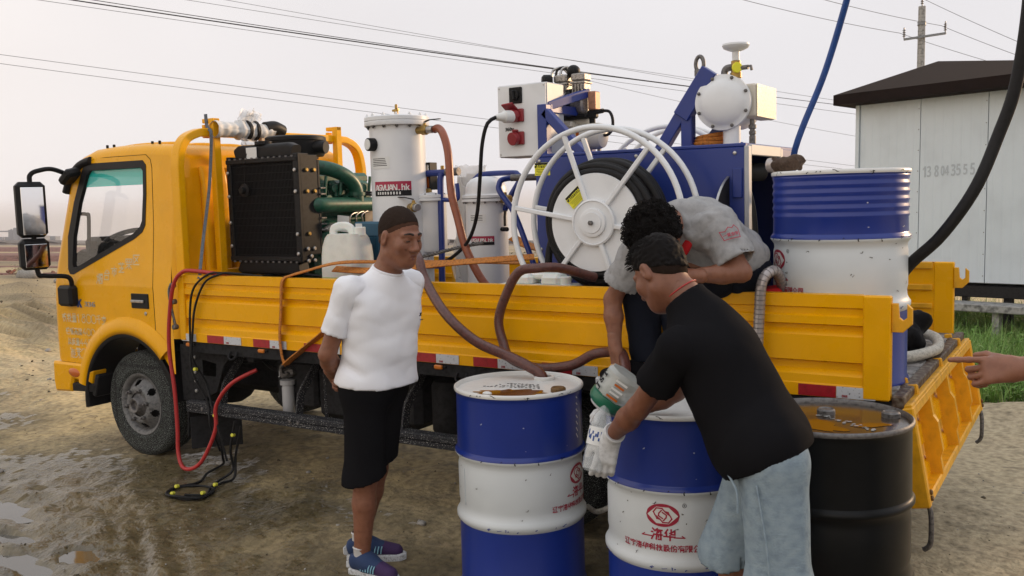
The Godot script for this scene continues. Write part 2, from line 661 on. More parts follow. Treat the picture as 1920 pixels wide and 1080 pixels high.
func materials() -> void:
	tex("wear", noise(0.012, 5, FastNoiseLite.TYPE_SIMPLEX_SMOOTH, 3), 512, ramp([[0.0, grey(0.8)], [0.4, grey(0.95)], [0.65, grey(1.0)], [1.0, grey(0.9)]]))
	tex("soft", noise(0.009, 4, FastNoiseLite.TYPE_SIMPLEX_SMOOTH, 4), 512, ramp([[0.0, grey(0.94)], [0.5, grey(0.985)], [1.0, grey(1.0)]]))
	tex("grime", noise(0.02, 5, FastNoiseLite.TYPE_SIMPLEX_SMOOTH, 8), 512, ramp([[0.0, grey(0.45)], [0.35, grey(0.8)], [0.6, grey(1.0)], [1.0, grey(0.78)]]))
	tex("scuff", noise(0.03, 5, FastNoiseLite.TYPE_SIMPLEX_SMOOTH, 21), 512, ramp([[0.0, grey(0.55)], [0.2, grey(0.6)], [0.235, grey(0.97)], [1.0, grey(1.0)]]))
	tex("rough", noise(0.015, 4, FastNoiseLite.TYPE_SIMPLEX_SMOOTH, 5), 512, ramp([[0.0, grey(0.6)], [0.5, grey(0.85)], [1.0, grey(1.0)]]))
	tex("fine_n", noise(0.08, 3, FastNoiseLite.TYPE_SIMPLEX_SMOOTH, 6), 512, null, true, 3.0)
	tex("dent_n", noise(0.006, 3, FastNoiseLite.TYPE_SIMPLEX_SMOOTH, 16), 512, null, true, 6.0)
	tex("cloth_n", noise(0.3, 2, FastNoiseLite.TYPE_CELLULAR, 7), 512, null, true, 2.0)
	tex("mud_n", noise(0.02, 6, FastNoiseLite.TYPE_SIMPLEX_SMOOTH, 9), 1024, null, true, 9.0)
	tex("mud", noise(0.016, 6, FastNoiseLite.TYPE_SIMPLEX_SMOOTH, 10), 1024, ramp([[0.0, Color(0.64, 0.61, 0.55)], [0.3, Color(0.83, 0.8, 0.73)], [0.55, Color(0.92, 0.89, 0.82)], [0.8, Color(1.0, 0.97, 0.9)], [1.0, Color(0.84, 0.8, 0.72)]]))
	tex("speck", noise(0.09, 3, FastNoiseLite.TYPE_SIMPLEX_SMOOTH, 12), 1024, ramp([[0.0, Color(0.1, 0.1, 0.105)], [0.5, Color(0.13, 0.13, 0.133)], [0.68, Color(0.17, 0.17, 0.17)], [0.7, Color(0.6, 0.65, 0.62)], [1.0, Color(0.8, 0.79, 0.76)]]))
	tex("lime", noise(0.07, 3, FastNoiseLite.TYPE_SIMPLEX_SMOOTH, 13), 1024, ramp([[0.0, Color(0.13, 0.135, 0.15)], [0.6, Color(0.17, 0.175, 0.19)], [0.75, Color(0.2, 0.2, 0.21)], [0.76, Color(0.75, 0.74, 0.72)], [1.0, Color(0.85, 0.85, 0.83)]]))
	tex("rust", noise(0.03, 5, FastNoiseLite.TYPE_SIMPLEX_SMOOTH, 14), 512, ramp([[0.0, Color(0.16, 0.1, 0.07)], [0.4, Color(0.3, 0.22, 0.16)], [0.7, Color(0.42, 0.38, 0.33)], [1.0, Color(0.5, 0.47, 0.43)]]))
	tex("denim", noise(0.05, 4, FastNoiseLite.TYPE_SIMPLEX_SMOOTH, 15), 512, ramp([[0.0, Color(0.78, 0.8, 0.84)], [0.5, Color(0.92, 0.94, 0.96)], [1.0, Color(1.0, 1.0, 1.0)]]))
	tex("skin_t", noise(0.02, 4, FastNoiseLite.TYPE_SIMPLEX_SMOOTH, 17), 256, ramp([[0.0, Color(0.84, 0.78, 0.76)], [0.5, Color(0.96, 0.95, 0.94)], [1.0, Color(1, 1, 1)]]))
	tex("stubble", noise(0.35, 2, FastNoiseLite.TYPE_SIMPLEX_SMOOTH, 18), 512, ramp([[0.0, Color(0.5, 0.47, 0.45)], [0.5, Color(0.8, 0.76, 0.74)], [1.0, Color(1, 1, 1)]]))
	# paint
	mat("yellow", Color(0.84, 0.4, 0.0), 0.34, 0.0, {"spec": 0.36, "tex": "soft", "scale": 0.6, "rtex": "rough", "nrm": "dent_n", "ns": 0.05})
	mat("yellow_inner", Color(0.74, 0.36, 0.002), 0.5, 0.0, {"tex": "wear", "scale": 0.9})
	mat("yellow_worn", Color(0.78, 0.375, 0.002), 0.45, 0.0, {"tex": "wear", "scale": 1.4})
	mat("crate_blue", Color(0.007, 0.028, 0.2), 0.38, 0.0, {"tex": "soft", "scale": 0.8})
	mat("drum_blue", Color(0.009, 0.03, 0.23), 0.3, 0.0, {"tex": "soft", "scale": 1.0, "nrm": "dent_n", "ns": 0.12})
	mat("drum_white", Color(0.6, 0.64, 0.66), 0.4, 0.0, {"tex": "soft", "scale": 0.8, "nrm": "dent_n", "ns": 0.12})
	mat("drum_lid", Color(0.66, 0.66, 0.64), 0.35, 0.0, {"tex": "soft", "scale": 2.0})
	mat("drum_black", Color(0.007, 0.008, 0.009), 0.32, 0.0, {"spec": 0.3, "tex": "wear", "scale": 1.0, "nrm": "dent_n", "ns": 0.2})
	mat("white_paint", Color(0.72, 0.74, 0.76), 0.36, 0.0, {"tex": "soft", "scale": 0.9})
	mat("cream_paint", Color(0.62, 0.58, 0.5), 0.45, 0.0, {"tex": "soft", "scale": 1.2})
	mat("grey_paint", Color(0.42, 0.43, 0.45), 0.45, 0.0, {"tex": "soft", "scale": 1.0})
	mat("green_paint", Color(0.008, 0.09, 0.052), 0.42, 0.0, {"tex": "grime", "scale": 2.5})
	mat("teal_paint", Color(0.012, 0.075, 0.13), 0.5, 0.0, {"tex": "soft", "scale": 1.5})
	mat("black_paint", Color(0.012, 0.012, 0.013), 0.45, 0.0, {"spec": 0.3, "tex": "grime", "scale": 2.0})
	mat("chassis", Color(1, 1, 1), 0.7, 0.0, {"spec": 0.3, "tex": "lime", "scale": 1.3})
	mat("chassis_plain", Color(0.02, 0.02, 0.022), 0.75, 0.0, {"spec": 0.3, "tex": "grime", "scale": 2.0})
	mat("plastic_black", Color(0.01, 0.01, 0.011), 0.5, 0.0, {"spec": 0.3, "tex": "wear", "scale": 3.0})
	mat("rubber", Color(0.014, 0.014, 0.015), 0.55, 0.0, {"spec": 0.3, "tex": "wear", "scale": 4.0})
	mat("tyre", Color(1, 1, 1), 0.85, 0.0, {"spec": 0.3, "tex": "speck", "scale": 1.6, "nrm": "fine_n", "ns": 0.3})
	mat("rim_grey", Color(0.19, 0.19, 0.19), 0.6, 0.2, {"tex": "grime", "scale": 3.0})
	mat("steel", Color(0.45, 0.44, 0.43), 0.35, 0.9, {"tex": "wear", "scale": 4.0})
	mat("dull_steel", Color(0.2, 0.19, 0.185), 0.55, 0.6, {"tex": "grime", "scale": 4.0})
	mat("brass", Color(0.38, 0.25, 0.08), 0.38, 0.9, {"tex": "wear", "scale": 4.0})
	mat("cast_alu", Color(0.4, 0.37, 0.34), 0.5, 0.7, {"tex": "grime", "scale": 6.0})
	mat("copper_box", Color(0.42, 0.2, 0.12), 0.5, 0.3, {"tex": "wear", "scale": 4.0})
	mat("disc_black", Color(0.008, 0.008, 0.01), 0.6, 0.0, {"spec": 0.3, "tex": "wear", "scale": 2.0})
	mat("bare_steel", Color(1, 1, 1), 0.6, 0.35, {"tex": "rust", "scale": 1.5})
	mat("plank", Color(0.3, 0.28, 0.26), 0.75, 0.1, {"tex": "grime", "scale": 2.0})
	mat("plank_dark", Color(0.2, 0.19, 0.18), 0.75, 0.1, {"tex": "grime", "scale": 2.4})
	mat("mirror", Color(0.85, 0.86, 0.87), 0.03, 1.0)
	mat("glass", Color(0.3, 0.33, 0.34), 0.03, 0.0, {"alpha": 0.03})
	mat("tint_film", Color(0.0, 0.62, 0.56), 0.4, 0.0, {"alpha": 0.93, "back": lin(0.0, 0.55, 0.5)})
	mat("clear_pet", Color(0.75, 0.8, 0.82), 0.08, 0.0, {"alpha": 0.3})
	mat("tape_white", Color(0.55, 0.57, 0.6), 0.35, 0.0, {"tex": "scuff", "scale": 3.0})
	mat("tape_red", Color(0.36, 0.012, 0.02), 0.35, 0.0, {"tex": "wear", "scale": 3.0})
	mat("amber", Color(0.55, 0.16, 0.008), 0.3)
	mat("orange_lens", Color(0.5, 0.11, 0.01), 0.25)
	mat("red_socket", Color(0.24, 0.012, 0.02), 0.4)
	mat("red_print", Color(0.32, 0.008, 0.035), 0.5)
	mat("black_print", Color(0.012, 0.012, 0.014), 0.6, 0.0, {"spec": 0.3})
	mat("white_print", Color(0.7, 0.7, 0.68), 0.5, 0.0, {"tex": "scuff", "scale": 6.0})
	mat("faded_print", Color(0.78, 0.66, 0.42), 0.5)
	mat("shed_print", Color(0.4, 0.45, 0.5), 0.6, 0.0, {"tex": "scuff", "scale": 6.0})
	mat("label_red", Color(0.34, 0.01, 0.05), 0.4)
	mat("label_yellow", Color(0.72, 0.68, 0.02), 0.45)
	mat("paper", Color(0.68, 0.69, 0.68), 0.6)
	mat("card", Color(0.62, 0.46, 0.3), 0.7)
	mat("jerry", Color(0.72, 0.74, 0.7), 0.35, 0.0, {"sss": 0.25, "tex": "soft", "scale": 3.0})
	mat("liquid_tint", Color(0.5, 0.55, 0.22), 0.35, 0.0, {"sss": 0.2})
	mat("film", Color(0.68, 0.68, 0.67), 0.55, 0.0, {"tex": "soft", "scale": 3.0, "nrm": "dent_n", "ns": 0.3, "back": lin(0.2, 0.2, 0.2)})
	mat("film_thin", Color(0.75, 0.76, 0.77), 0.4, 0.0, {"alpha": 0.45})
	mat("yellowed_film", Color(0.5, 0.44, 0.3), 0.35, 0.0, {"tex": "grime", "scale": 5.0, "nrm": "fine_n", "ns": 0.6})
	mat("strap_orange", Color(0.62, 0.22, 0.03), 0.75, 0.0, {"tex": "grime", "scale": 5.0, "back": lin(0.25, 0.06, 0.01)})
	mat("strap_grey", Color(0.13, 0.15, 0.18), 0.8, 0.0, {"tex": "grime", "scale": 6.0})
	mat("hose_brown", Color(0.13, 0.045, 0.035), 0.34, 0.0, {"tex": "grime", "scale": 4.0, "back": lin(0.08, 0.02, 0.01)})
	mat("hose_wire", Color(0.34, 0.22, 0.19), 0.4)
	mat("hose_orange", Color(0.32, 0.09, 0.04), 0.35, 0.0, {"tex": "wear", "scale": 4.0, "back": lin(0.3, 0.08, 0.02)})
	mat("hose_silver", Color(0.42, 0.38, 0.37), 0.25, 0.4, {"tex": "wear", "scale": 4.0})
	mat("hose_white", Color(0.5, 0.47, 0.4), 0.5, 0.0, {"tex": "grime", "scale": 4.0})
	mat("cable_red", Color(0.42, 0.02, 0.02), 0.45, 0.0, {"tex": "scuff", "scale": 4.0})
	mat("tube_blue", Color(0.008, 0.06, 0.26), 0.45, 0.0, {"tex": "wear", "scale": 3.0})
	mat("yellow_tape", Color(0.62, 0.6, 0.05), 0.5)
	mat("oil", Color(0.15, 0.05, 0.005), 0.07, 0.0, {"spec": 0.6, "tex": "soft", "scale": 6.0})
	mat("oil_dark", Color(0.05, 0.036, 0.026), 0.16, 0.0, {"tex": "grime", "scale": 5.0})
	mat("bung_brown", Color(0.16, 0.08, 0.02), 0.45, 0.3, {"tex": "grime", "scale": 8.0})
	mat("rag", Color(0.08, 0.05, 0.035), 0.95, 0.0, {"tex": "grime", "scale": 6.0, "nrm": "mud_n", "ns": 1.5})
	mat("black_cloth", Color(0.008, 0.008, 0.0095), 0.92, 0.0, {"spec": 0.15, "nrm": "cloth_n", "ns": 0.3, "scale": 3.0})
	mat("black_bag", Color(0.008, 0.008, 0.009), 0.6, 0.0, {"spec": 0.15, "nrm": "fine_n", "ns": 0.6, "scale": 3.0})
	mat("navy_cloth", Color(0.009, 0.011, 0.018), 0.9, 0.0, {"spec": 0.15, "nrm": "cloth_n", "ns": 0.3, "scale": 3.0})
	mat("white_cloth", Color(0.78, 0.79, 0.83), 0.9, 0.0, {"spec": 0.15, "nrm": "cloth_n", "ns": 0.2, "scale": 3.0})
	mat("grey_cloth", Color(0.34, 0.34, 0.345), 0.9, 0.0, {"spec": 0.15, "nrm": "cloth_n", "ns": 0.3, "scale": 3.0, "tex": "wear"})
	mat("red_cloth", Color(0.5, 0.02, 0.025), 0.9, 0.0, {"spec": 0.15, "nrm": "cloth_n", "ns": 0.3, "scale": 3.0})
	mat("denim_cloth", Color(0.29, 0.355, 0.395), 0.92, 0.0, {"spec": 0.15, "tex": "denim", "nrm": "cloth_n", "ns": 0.4, "scale": 0.9})
	mat("glove_knit", Color(0.62, 0.63, 0.64), 0.95, 0.0, {"spec": 0.15, "nrm": "cloth_n", "ns": 0.3, "scale": 6.0, "tex": "wear"})
	mat("skin", Color(0.25, 0.105, 0.06), 0.5, 0.0, {"tex": "skin_t", "scale": 5.0, "sss": 0.12, "nrm": "fine_n", "ns": 0.15})
	mat("skin_dark", Color(0.21, 0.085, 0.048), 0.48, 0.0, {"tex": "skin_t", "scale": 5.0, "sss": 0.12, "nrm": "fine_n", "ns": 0.15})
	mat("lip", Color(0.17, 0.055, 0.045), 0.5)
	mat("eye", Color(0.03, 0.02, 0.018), 0.2)
	mat("brow", Color(0.03, 0.02, 0.016), 0.85)
	mat("fade_hair", Color(0.032, 0.022, 0.017), 0.9, 0.0, {"spec": 0.15, "tex": "stubble", "scale": 6.0, "nrm": "cloth_n", "ns": 0.8})
	mat("fade_stubble", Color(0.12, 0.066, 0.046), 0.85, 0.0, {"spec": 0.15, "tex": "stubble", "scale": 6.0})
	mat("crop_hair", Color(0.048, 0.036, 0.03), 0.85, 0.0, {"spec": 0.15, "tex": "stubble", "scale": 6.0, "nrm": "cloth_n", "ns": 0.8})
	mat("dark_hair", Color(0.009, 0.008, 0.008), 0.6, 0.0, {"spec": 0.15, "nrm": "cloth_n", "ns": 1.0, "scale": 6.0})
	mat("shoe_blue", Color(0.014, 0.035, 0.1), 0.85, 0.0, {"nrm": "cloth_n", "ns": 0.7, "scale": 6.0})
	mat("shoe_purple", Color(0.04, 0.016, 0.075), 0.85, 0.0, {"nrm": "cloth_n", "ns": 0.7, "scale": 6.0})
	mat("shoe_sole", Color(0.6, 0.62, 0.64), 0.6, 0.0, {"tex": "grime", "scale": 6.0})
	mat("shoe_stripe", Color(0.25, 0.5, 0.62), 0.5)
	mat("sock", Color(0.5, 0.5, 0.5), 0.9, 0.0, {"nrm": "cloth_n", "ns": 0.6, "scale": 6.0})
	mat("jar_clear", Color(0.55, 0.58, 0.55), 0.22, 0.0, {"alpha": 0.55})
	mat("jar_green", Color(0.01, 0.13, 0.075), 0.3)
	# the place
	mat("shed_wall", Color(0.54, 0.61, 0.67), 0.45, 0.0, {"tex": "soft", "scale": 0.3})
	mat("shed_seam", Color(0.36, 0.41, 0.45), 0.6)
	mat("shed_roof", Color(0.012, 0.007, 0.006), 0.9, 0.0, {"spec": 0.2, "tex": "wear", "scale": 0.8})
	mat("concrete", Color(0.34, 0.34, 0.33), 0.85, 0.0, {"tex": "grime", "scale": 0.8})
	mat("galvanised", Color(0.25, 0.26, 0.27), 0.5, 0.5, {"tex": "grime", "scale": 2.0})
	mat("porcelain", Color(0.1, 0.09, 0.09), 0.3)
	mat("wire", Color(0.03, 0.03, 0.032), 0.7)
	mat("wire_pale", Color(0.12, 0.12, 0.125), 0.6)
	mat("brick", Color(0.24, 0.085, 0.05), 0.9, 0.0, {"tex": "grime", "scale": 1.2})
	mat("brick_pale", Color(0.3, 0.14, 0.09), 0.9, 0.0, {"tex": "grime", "scale": 1.2})
	mat("stone", Color(0.36, 0.34, 0.31), 0.9, 0.0, {"tex": "grime", "scale": 3.0})
	mat("clod", Color(0.1, 0.085, 0.06), 0.9, 0.0, {"tex": "mud", "scale": 5.0})
	mat("dike", Color(0.2, 0.09, 0.065), 0.95, 0.0, {"tex": "grime", "scale": 0.2})
	mat("pond", Color(0.3, 0.32, 0.34), 0.03, 0.0, {"spec": 0.9})
	mat("puddle", Color(0.06, 0.05, 0.035), 0.06, 0.0, {"nrm": "dent_n", "ns": 0.06, "scale": 0.7, "spec": 0.7})
	mat("skyline", Color(0.2, 0.22, 0.25), 0.9)
	mat("far_bank", Color(0.14, 0.12, 0.1), 0.95, 0.0, {"tex": "grime", "scale": 0.05})
	mat("leaf", Color(0.075, 0.14, 0.03), 0.7, 0.0, {"vcol": true, "back": lin(0.06, 0.1, 0.02)})
	M["leaf"].albedo_color = Color.WHITE
	mat("bark", Color(0.1, 0.075, 0.05), 0.9)
	mat("ground", Color(1, 1, 1), 0.9, 0.0, {"tex": "mud", "nrm": "mud_n", "ns": 0.85, "scale": 0.8, "vcol": true, "world": true})
	mat("ground_wet", Color(1, 1, 1), 0.34, 0.0, {"tex": "mud", "nrm": "mud_n", "ns": 0.8, "scale": 0.8, "vcol": true, "world": true, "rtex": "mud"})

# ------------------------------------------------------------------ camera, air, sun
const PLUMB := Vector3(0.0, 0.998602, -0.052859)      # the true vertical: the lorry stands on a slope that falls towards the viewer

func sky_picture() -> Image:
	var w := 512
	var h := 256
	var im := Image.create(w, h, false, Image.FORMAT_RGBF)
	var sun := Vector3(0.42, 0.2, -0.885).normalized()
	var f := noise(1.6, 4, FastNoiseLite.TYPE_SIMPLEX_SMOOTH, 40)
	for y in h:
		for x in w:
			var th := PI * (y + 0.5) / h
			var ph := TAU * ((x + 0.5) / w - 0.5)
			var d := Vector3(sin(th) * sin(ph), cos(th), -sin(th) * cos(ph))
			var e := d.dot(PLUMB)
			var up := clampf(e, 0.0, 1.0)
			var c := Color(0.6, 0.585, 0.6).lerp(Color(0.73, 0.755, 0.8), smoothstep(0.12, 0.9, up))
			var az := (Vector3(d.x, 0, d.z).normalized().dot(Vector3(sun.x, 0, sun.z).normalized()) + 1.0) * 0.5
			var near := pow(az, 3.0) * (1.0 - smoothstep(0.05, 0.75, up))
			c = c.lerp(Color(1.12, 0.91, 0.7), minf(near * 1.4, 1.0))
			c = c.lerp(Color(0.95, 0.9, 0.87), pow(maxf(d.dot(sun), 0.0), 3.0) * 0.5)
			var veil := f.get_noise_3d(d.x * 1.2, d.y * 3.0, d.z * 1.2) * 0.09 * smoothstep(0.0, 0.3, up)
			c = Color(c.r + veil, c.g + veil, c.b + veil)
			if e < 0.0:
				c = c.lerp(Color(0.42, 0.38, 0.33), smoothstep(0.0, 0.25, -e))
			im.set_pixel(x, y, c)
	return im

func setup() -> void:
	var cam := Camera3D.new()
	cam.name = "camera"
	cam.keep_aspect = Camera3D.KEEP_HEIGHT
	cam.fov = 34.337
	cam.near = 0.05
	cam.far = 3000.0
	var right := Vector3(0.84554, -0.02822, -0.53316)
	var up := Vector3(-0.02745, 0.99498, -0.0962)
	var x := right.normalized()
	var z := x.cross(up).normalized()
	cam.transform = Transform3D(Basis(x, z.cross(x), z), Vector3(5.2088, 1.7964, 4.0462))
	add_child(cam)
	cam.current = true
	var env := Environment.new()
	env.background_mode = Environment.BG_SKY
	var sky := Sky.new()
	var pano := PanoramaSkyMaterial.new()
	pano.panorama = ImageTexture.create_from_image(sky_picture())
	sky.sky_material = pano
	env.sky = sky
	env.background_energy_multiplier = 1.0
	env.tonemap_mode = Environment.TONE_MAPPER_LINEAR
	env.tonemap_exposure = 1.4
	env.sdfgi_enabled = true
	env.ssao_enabled = true
	env.ssil_enabled = true
	env.fog_enabled = true
	env.fog_density = 0.0006
	env.fog_light_color = Color(0.8, 0.79, 0.81)
	var we := WorldEnvironment.new()
	we.name = "world"
	we.environment = env
	add_child(we)
	var sun := DirectionalLight3D.new()
	sun.name = "sun"
	sun.light_color = Color(1.0, 0.84, 0.66)
	sun.light_energy = 0.8
	sun.light_angular_distance = 6.0
	sun.shadow_enabled = true
	add_child(sun)
	sun.look_at_from_position(Vector3.ZERO, -Vector3(0.42, 0.2, -0.885).normalized(), Vector3.UP)
# ------------------------------------------------------------------ the ground
var gn1 := noise(0.55, 4, FastNoiseLite.TYPE_SIMPLEX_SMOOTH, 50)
var gn2 := noise(3.2, 4, FastNoiseLite.TYPE_SIMPLEX_SMOOTH, 51)
var gn3 := noise(0.22, 3, FastNoiseLite.TYPE_SIMPLEX_SMOOTH, 52)
var gn4 := noise(9.0, 2, FastNoiseLite.TYPE_SIMPLEX_SMOOTH, 53)
const PUDDLES := [[-0.46, 1.06, 0.34, 0.12], [0.4, 1.5, 0.5, 0.1], [0.0, 1.85, 0.6, 0.25], [-1.3, 1.25, 0.5, 0.3], [0.75, 1.28, 0.2, 0.1], [0.1, 1.3, 0.24, 0.06]]

func slope(z: float) -> float:
	# the slope on which the lorry stands runs out into level land behind it
	var t := z + 2.6
	return 0.0529 * (t - sqrt(t * t + 0.5)) * 0.5

func flatness(x: float, z: float) -> float:
	return smoothstep(0.0, 1.2, Vector2(maxf(absf(x - 1.4) - 3.4, 0.0), maxf(absf(z + 0.6) - 1.2, 0.0)).length())

func ground_y(x: float, z: float) -> float:
	var y := slope(z)
	var far := clampf(Vector2(x - 2.0, z).length() / 30.0, 0.0, 1.0)
	y += gn1.get_noise_2d(x, z) * lerpf(0.03, 0.1, far) * lerpf(0.4, 1.0, flatness(x, z))
	var rough := smoothstep(0.1, 0.9, z) * smoothstep(2.6, 0.4, x)
	y += gn2.get_noise_2d(x, z) * (0.012 + 0.024 * rough) + gn4.get_noise_2d(x * 0.7, z * 0.7) * 0.01 * rough
	y += gn4.get_noise_2d(x, z) * 0.006 * (1.0 - far)
	# ruts pressed by wheels in front of the cab and through the mud
	for r in [[1.0, 0.35], [1.32, 0.3], [0.78, 0.25]]:
		var across: float = (x - r[0]) * 0.55 - (z - 1.1) * 0.83
		if x > -2.5 and x < 3.0 and z > 0.5:
			y += r[1] * 0.045 * (exp(-pow((across - 0.06) / 0.035, 2.0)) - 1.3 * exp(-pow(across / 0.06, 2.0))) * smoothstep(0.5, 0.9, z)
	for p in PUDDLES:
		var q := Vector2((x - p[0]) / p[2], (z - p[1]) / p[3]).length()
		y -= 0.04 * (1.0 - smoothstep(0.4, 1.15, q))
	# a heap of grey spoil beside the grass, churned mud by the brick bank
	y += 0.16 * exp(-(pow((x - 5.0) / 0.8, 2.0) + pow((z + 4.3) / 0.55, 2.0)))
	var a := Vector2(x + 17.0, z + 8.8)
	var along := a.x * 0.4628 - a.y * 0.8865
	y += 0.35 * exp(-along * along / 9.0) * (0.6 + gn1.get_noise_2d(x * 2.0, z * 2.0) + 0.6 * gn2.get_noise_2d(x * 0.6, z * 0.6)) * smoothstep(-4.0, -10.0, x)
	return y

func wetness(x: float, z: float) -> float:
	var n := gn1.get_noise_2d(x * 1.7 + 30.0, z * 1.7) * 0.55 + gn2.get_noise_2d(x, z) * 0.3
	# rain-softened mud on this side of the track, dry again towards the grass; its edge wanders
	var wander := gn3.get_noise_2d(x * 1.6 + 5.0, z * 1.6) * 1.3 + n
	var front := smoothstep(-0.9, 0.7, z + 0.35 + wander - 0.2 * minf(0.0, x + 1.2))
	var tail := smoothstep(4.9, 4.2, x + n * 0.8 - 0.1 * z)
	return front * maxf(tail, smoothstep(0.2, 0.9, z))

func ground_colour(x: float, z: float) -> Color:
	var n := gn3.get_noise_2d(x * 2.0, z * 2.0)
	var n2 := gn2.get_noise_2d(x * 1.3 + 9.0, z * 1.3)
	var dry := Color(0.62, 0.5, 0.29).lerp(Color(0.54, 0.46, 0.32), clampf(0.5 + n, 0.0, 1.0))
	dry = dry.lerp(Color(0.42, 0.375, 0.3), smoothstep(3.0, 4.6, x) * 0.85)
	var far := smoothstep(12.0, 21.0, -x)
	dry = dry.lerp(Color(0.22, 0.185, 0.13), far * clampf(0.6 + n2 * 1.4, 0.0, 1.0))
	# dark tracks of damp mud across the pale road
	var trk := (x + 12.3) * 0.4628 - (z + 6.06) * 0.8865
	dry = dry.lerp(Color(0.15, 0.125, 0.09), 0.8 * exp(-pow((trk + n2 * 0.5) / 0.55, 2.0)) * smoothstep(-5.0, -8.0, x))
	dry = dry.lerp(Color(0.17, 0.145, 0.105), 0.7 * smoothstep(0.26, 0.45, n2) * 0.8)
	var wet := Color(0.1, 0.084, 0.05).lerp(Color(0.175, 0.145, 0.088), clampf(0.5 + n * 0.9 + n2 * 0.7, 0.0, 1.0))
	var c := dry.lerp(wet, wetness(x, z))
	return c

func axis_lines(a: float, b: float, step: float, far_a: float, far_b: float) -> PackedFloat32Array:
	var left := []
	var s := step
	var q := a
	while q > far_a:
		s *= 1.22
		q -= s
		left.push_front(q)
	var out := PackedFloat32Array(left)
	q = a
	while q < b:
		out.append(q)
		q += step
	s = step
	while q < far_b:
		out.append(q)
		s *= 1.22
		q += s
	out.append(far_b)
	return out

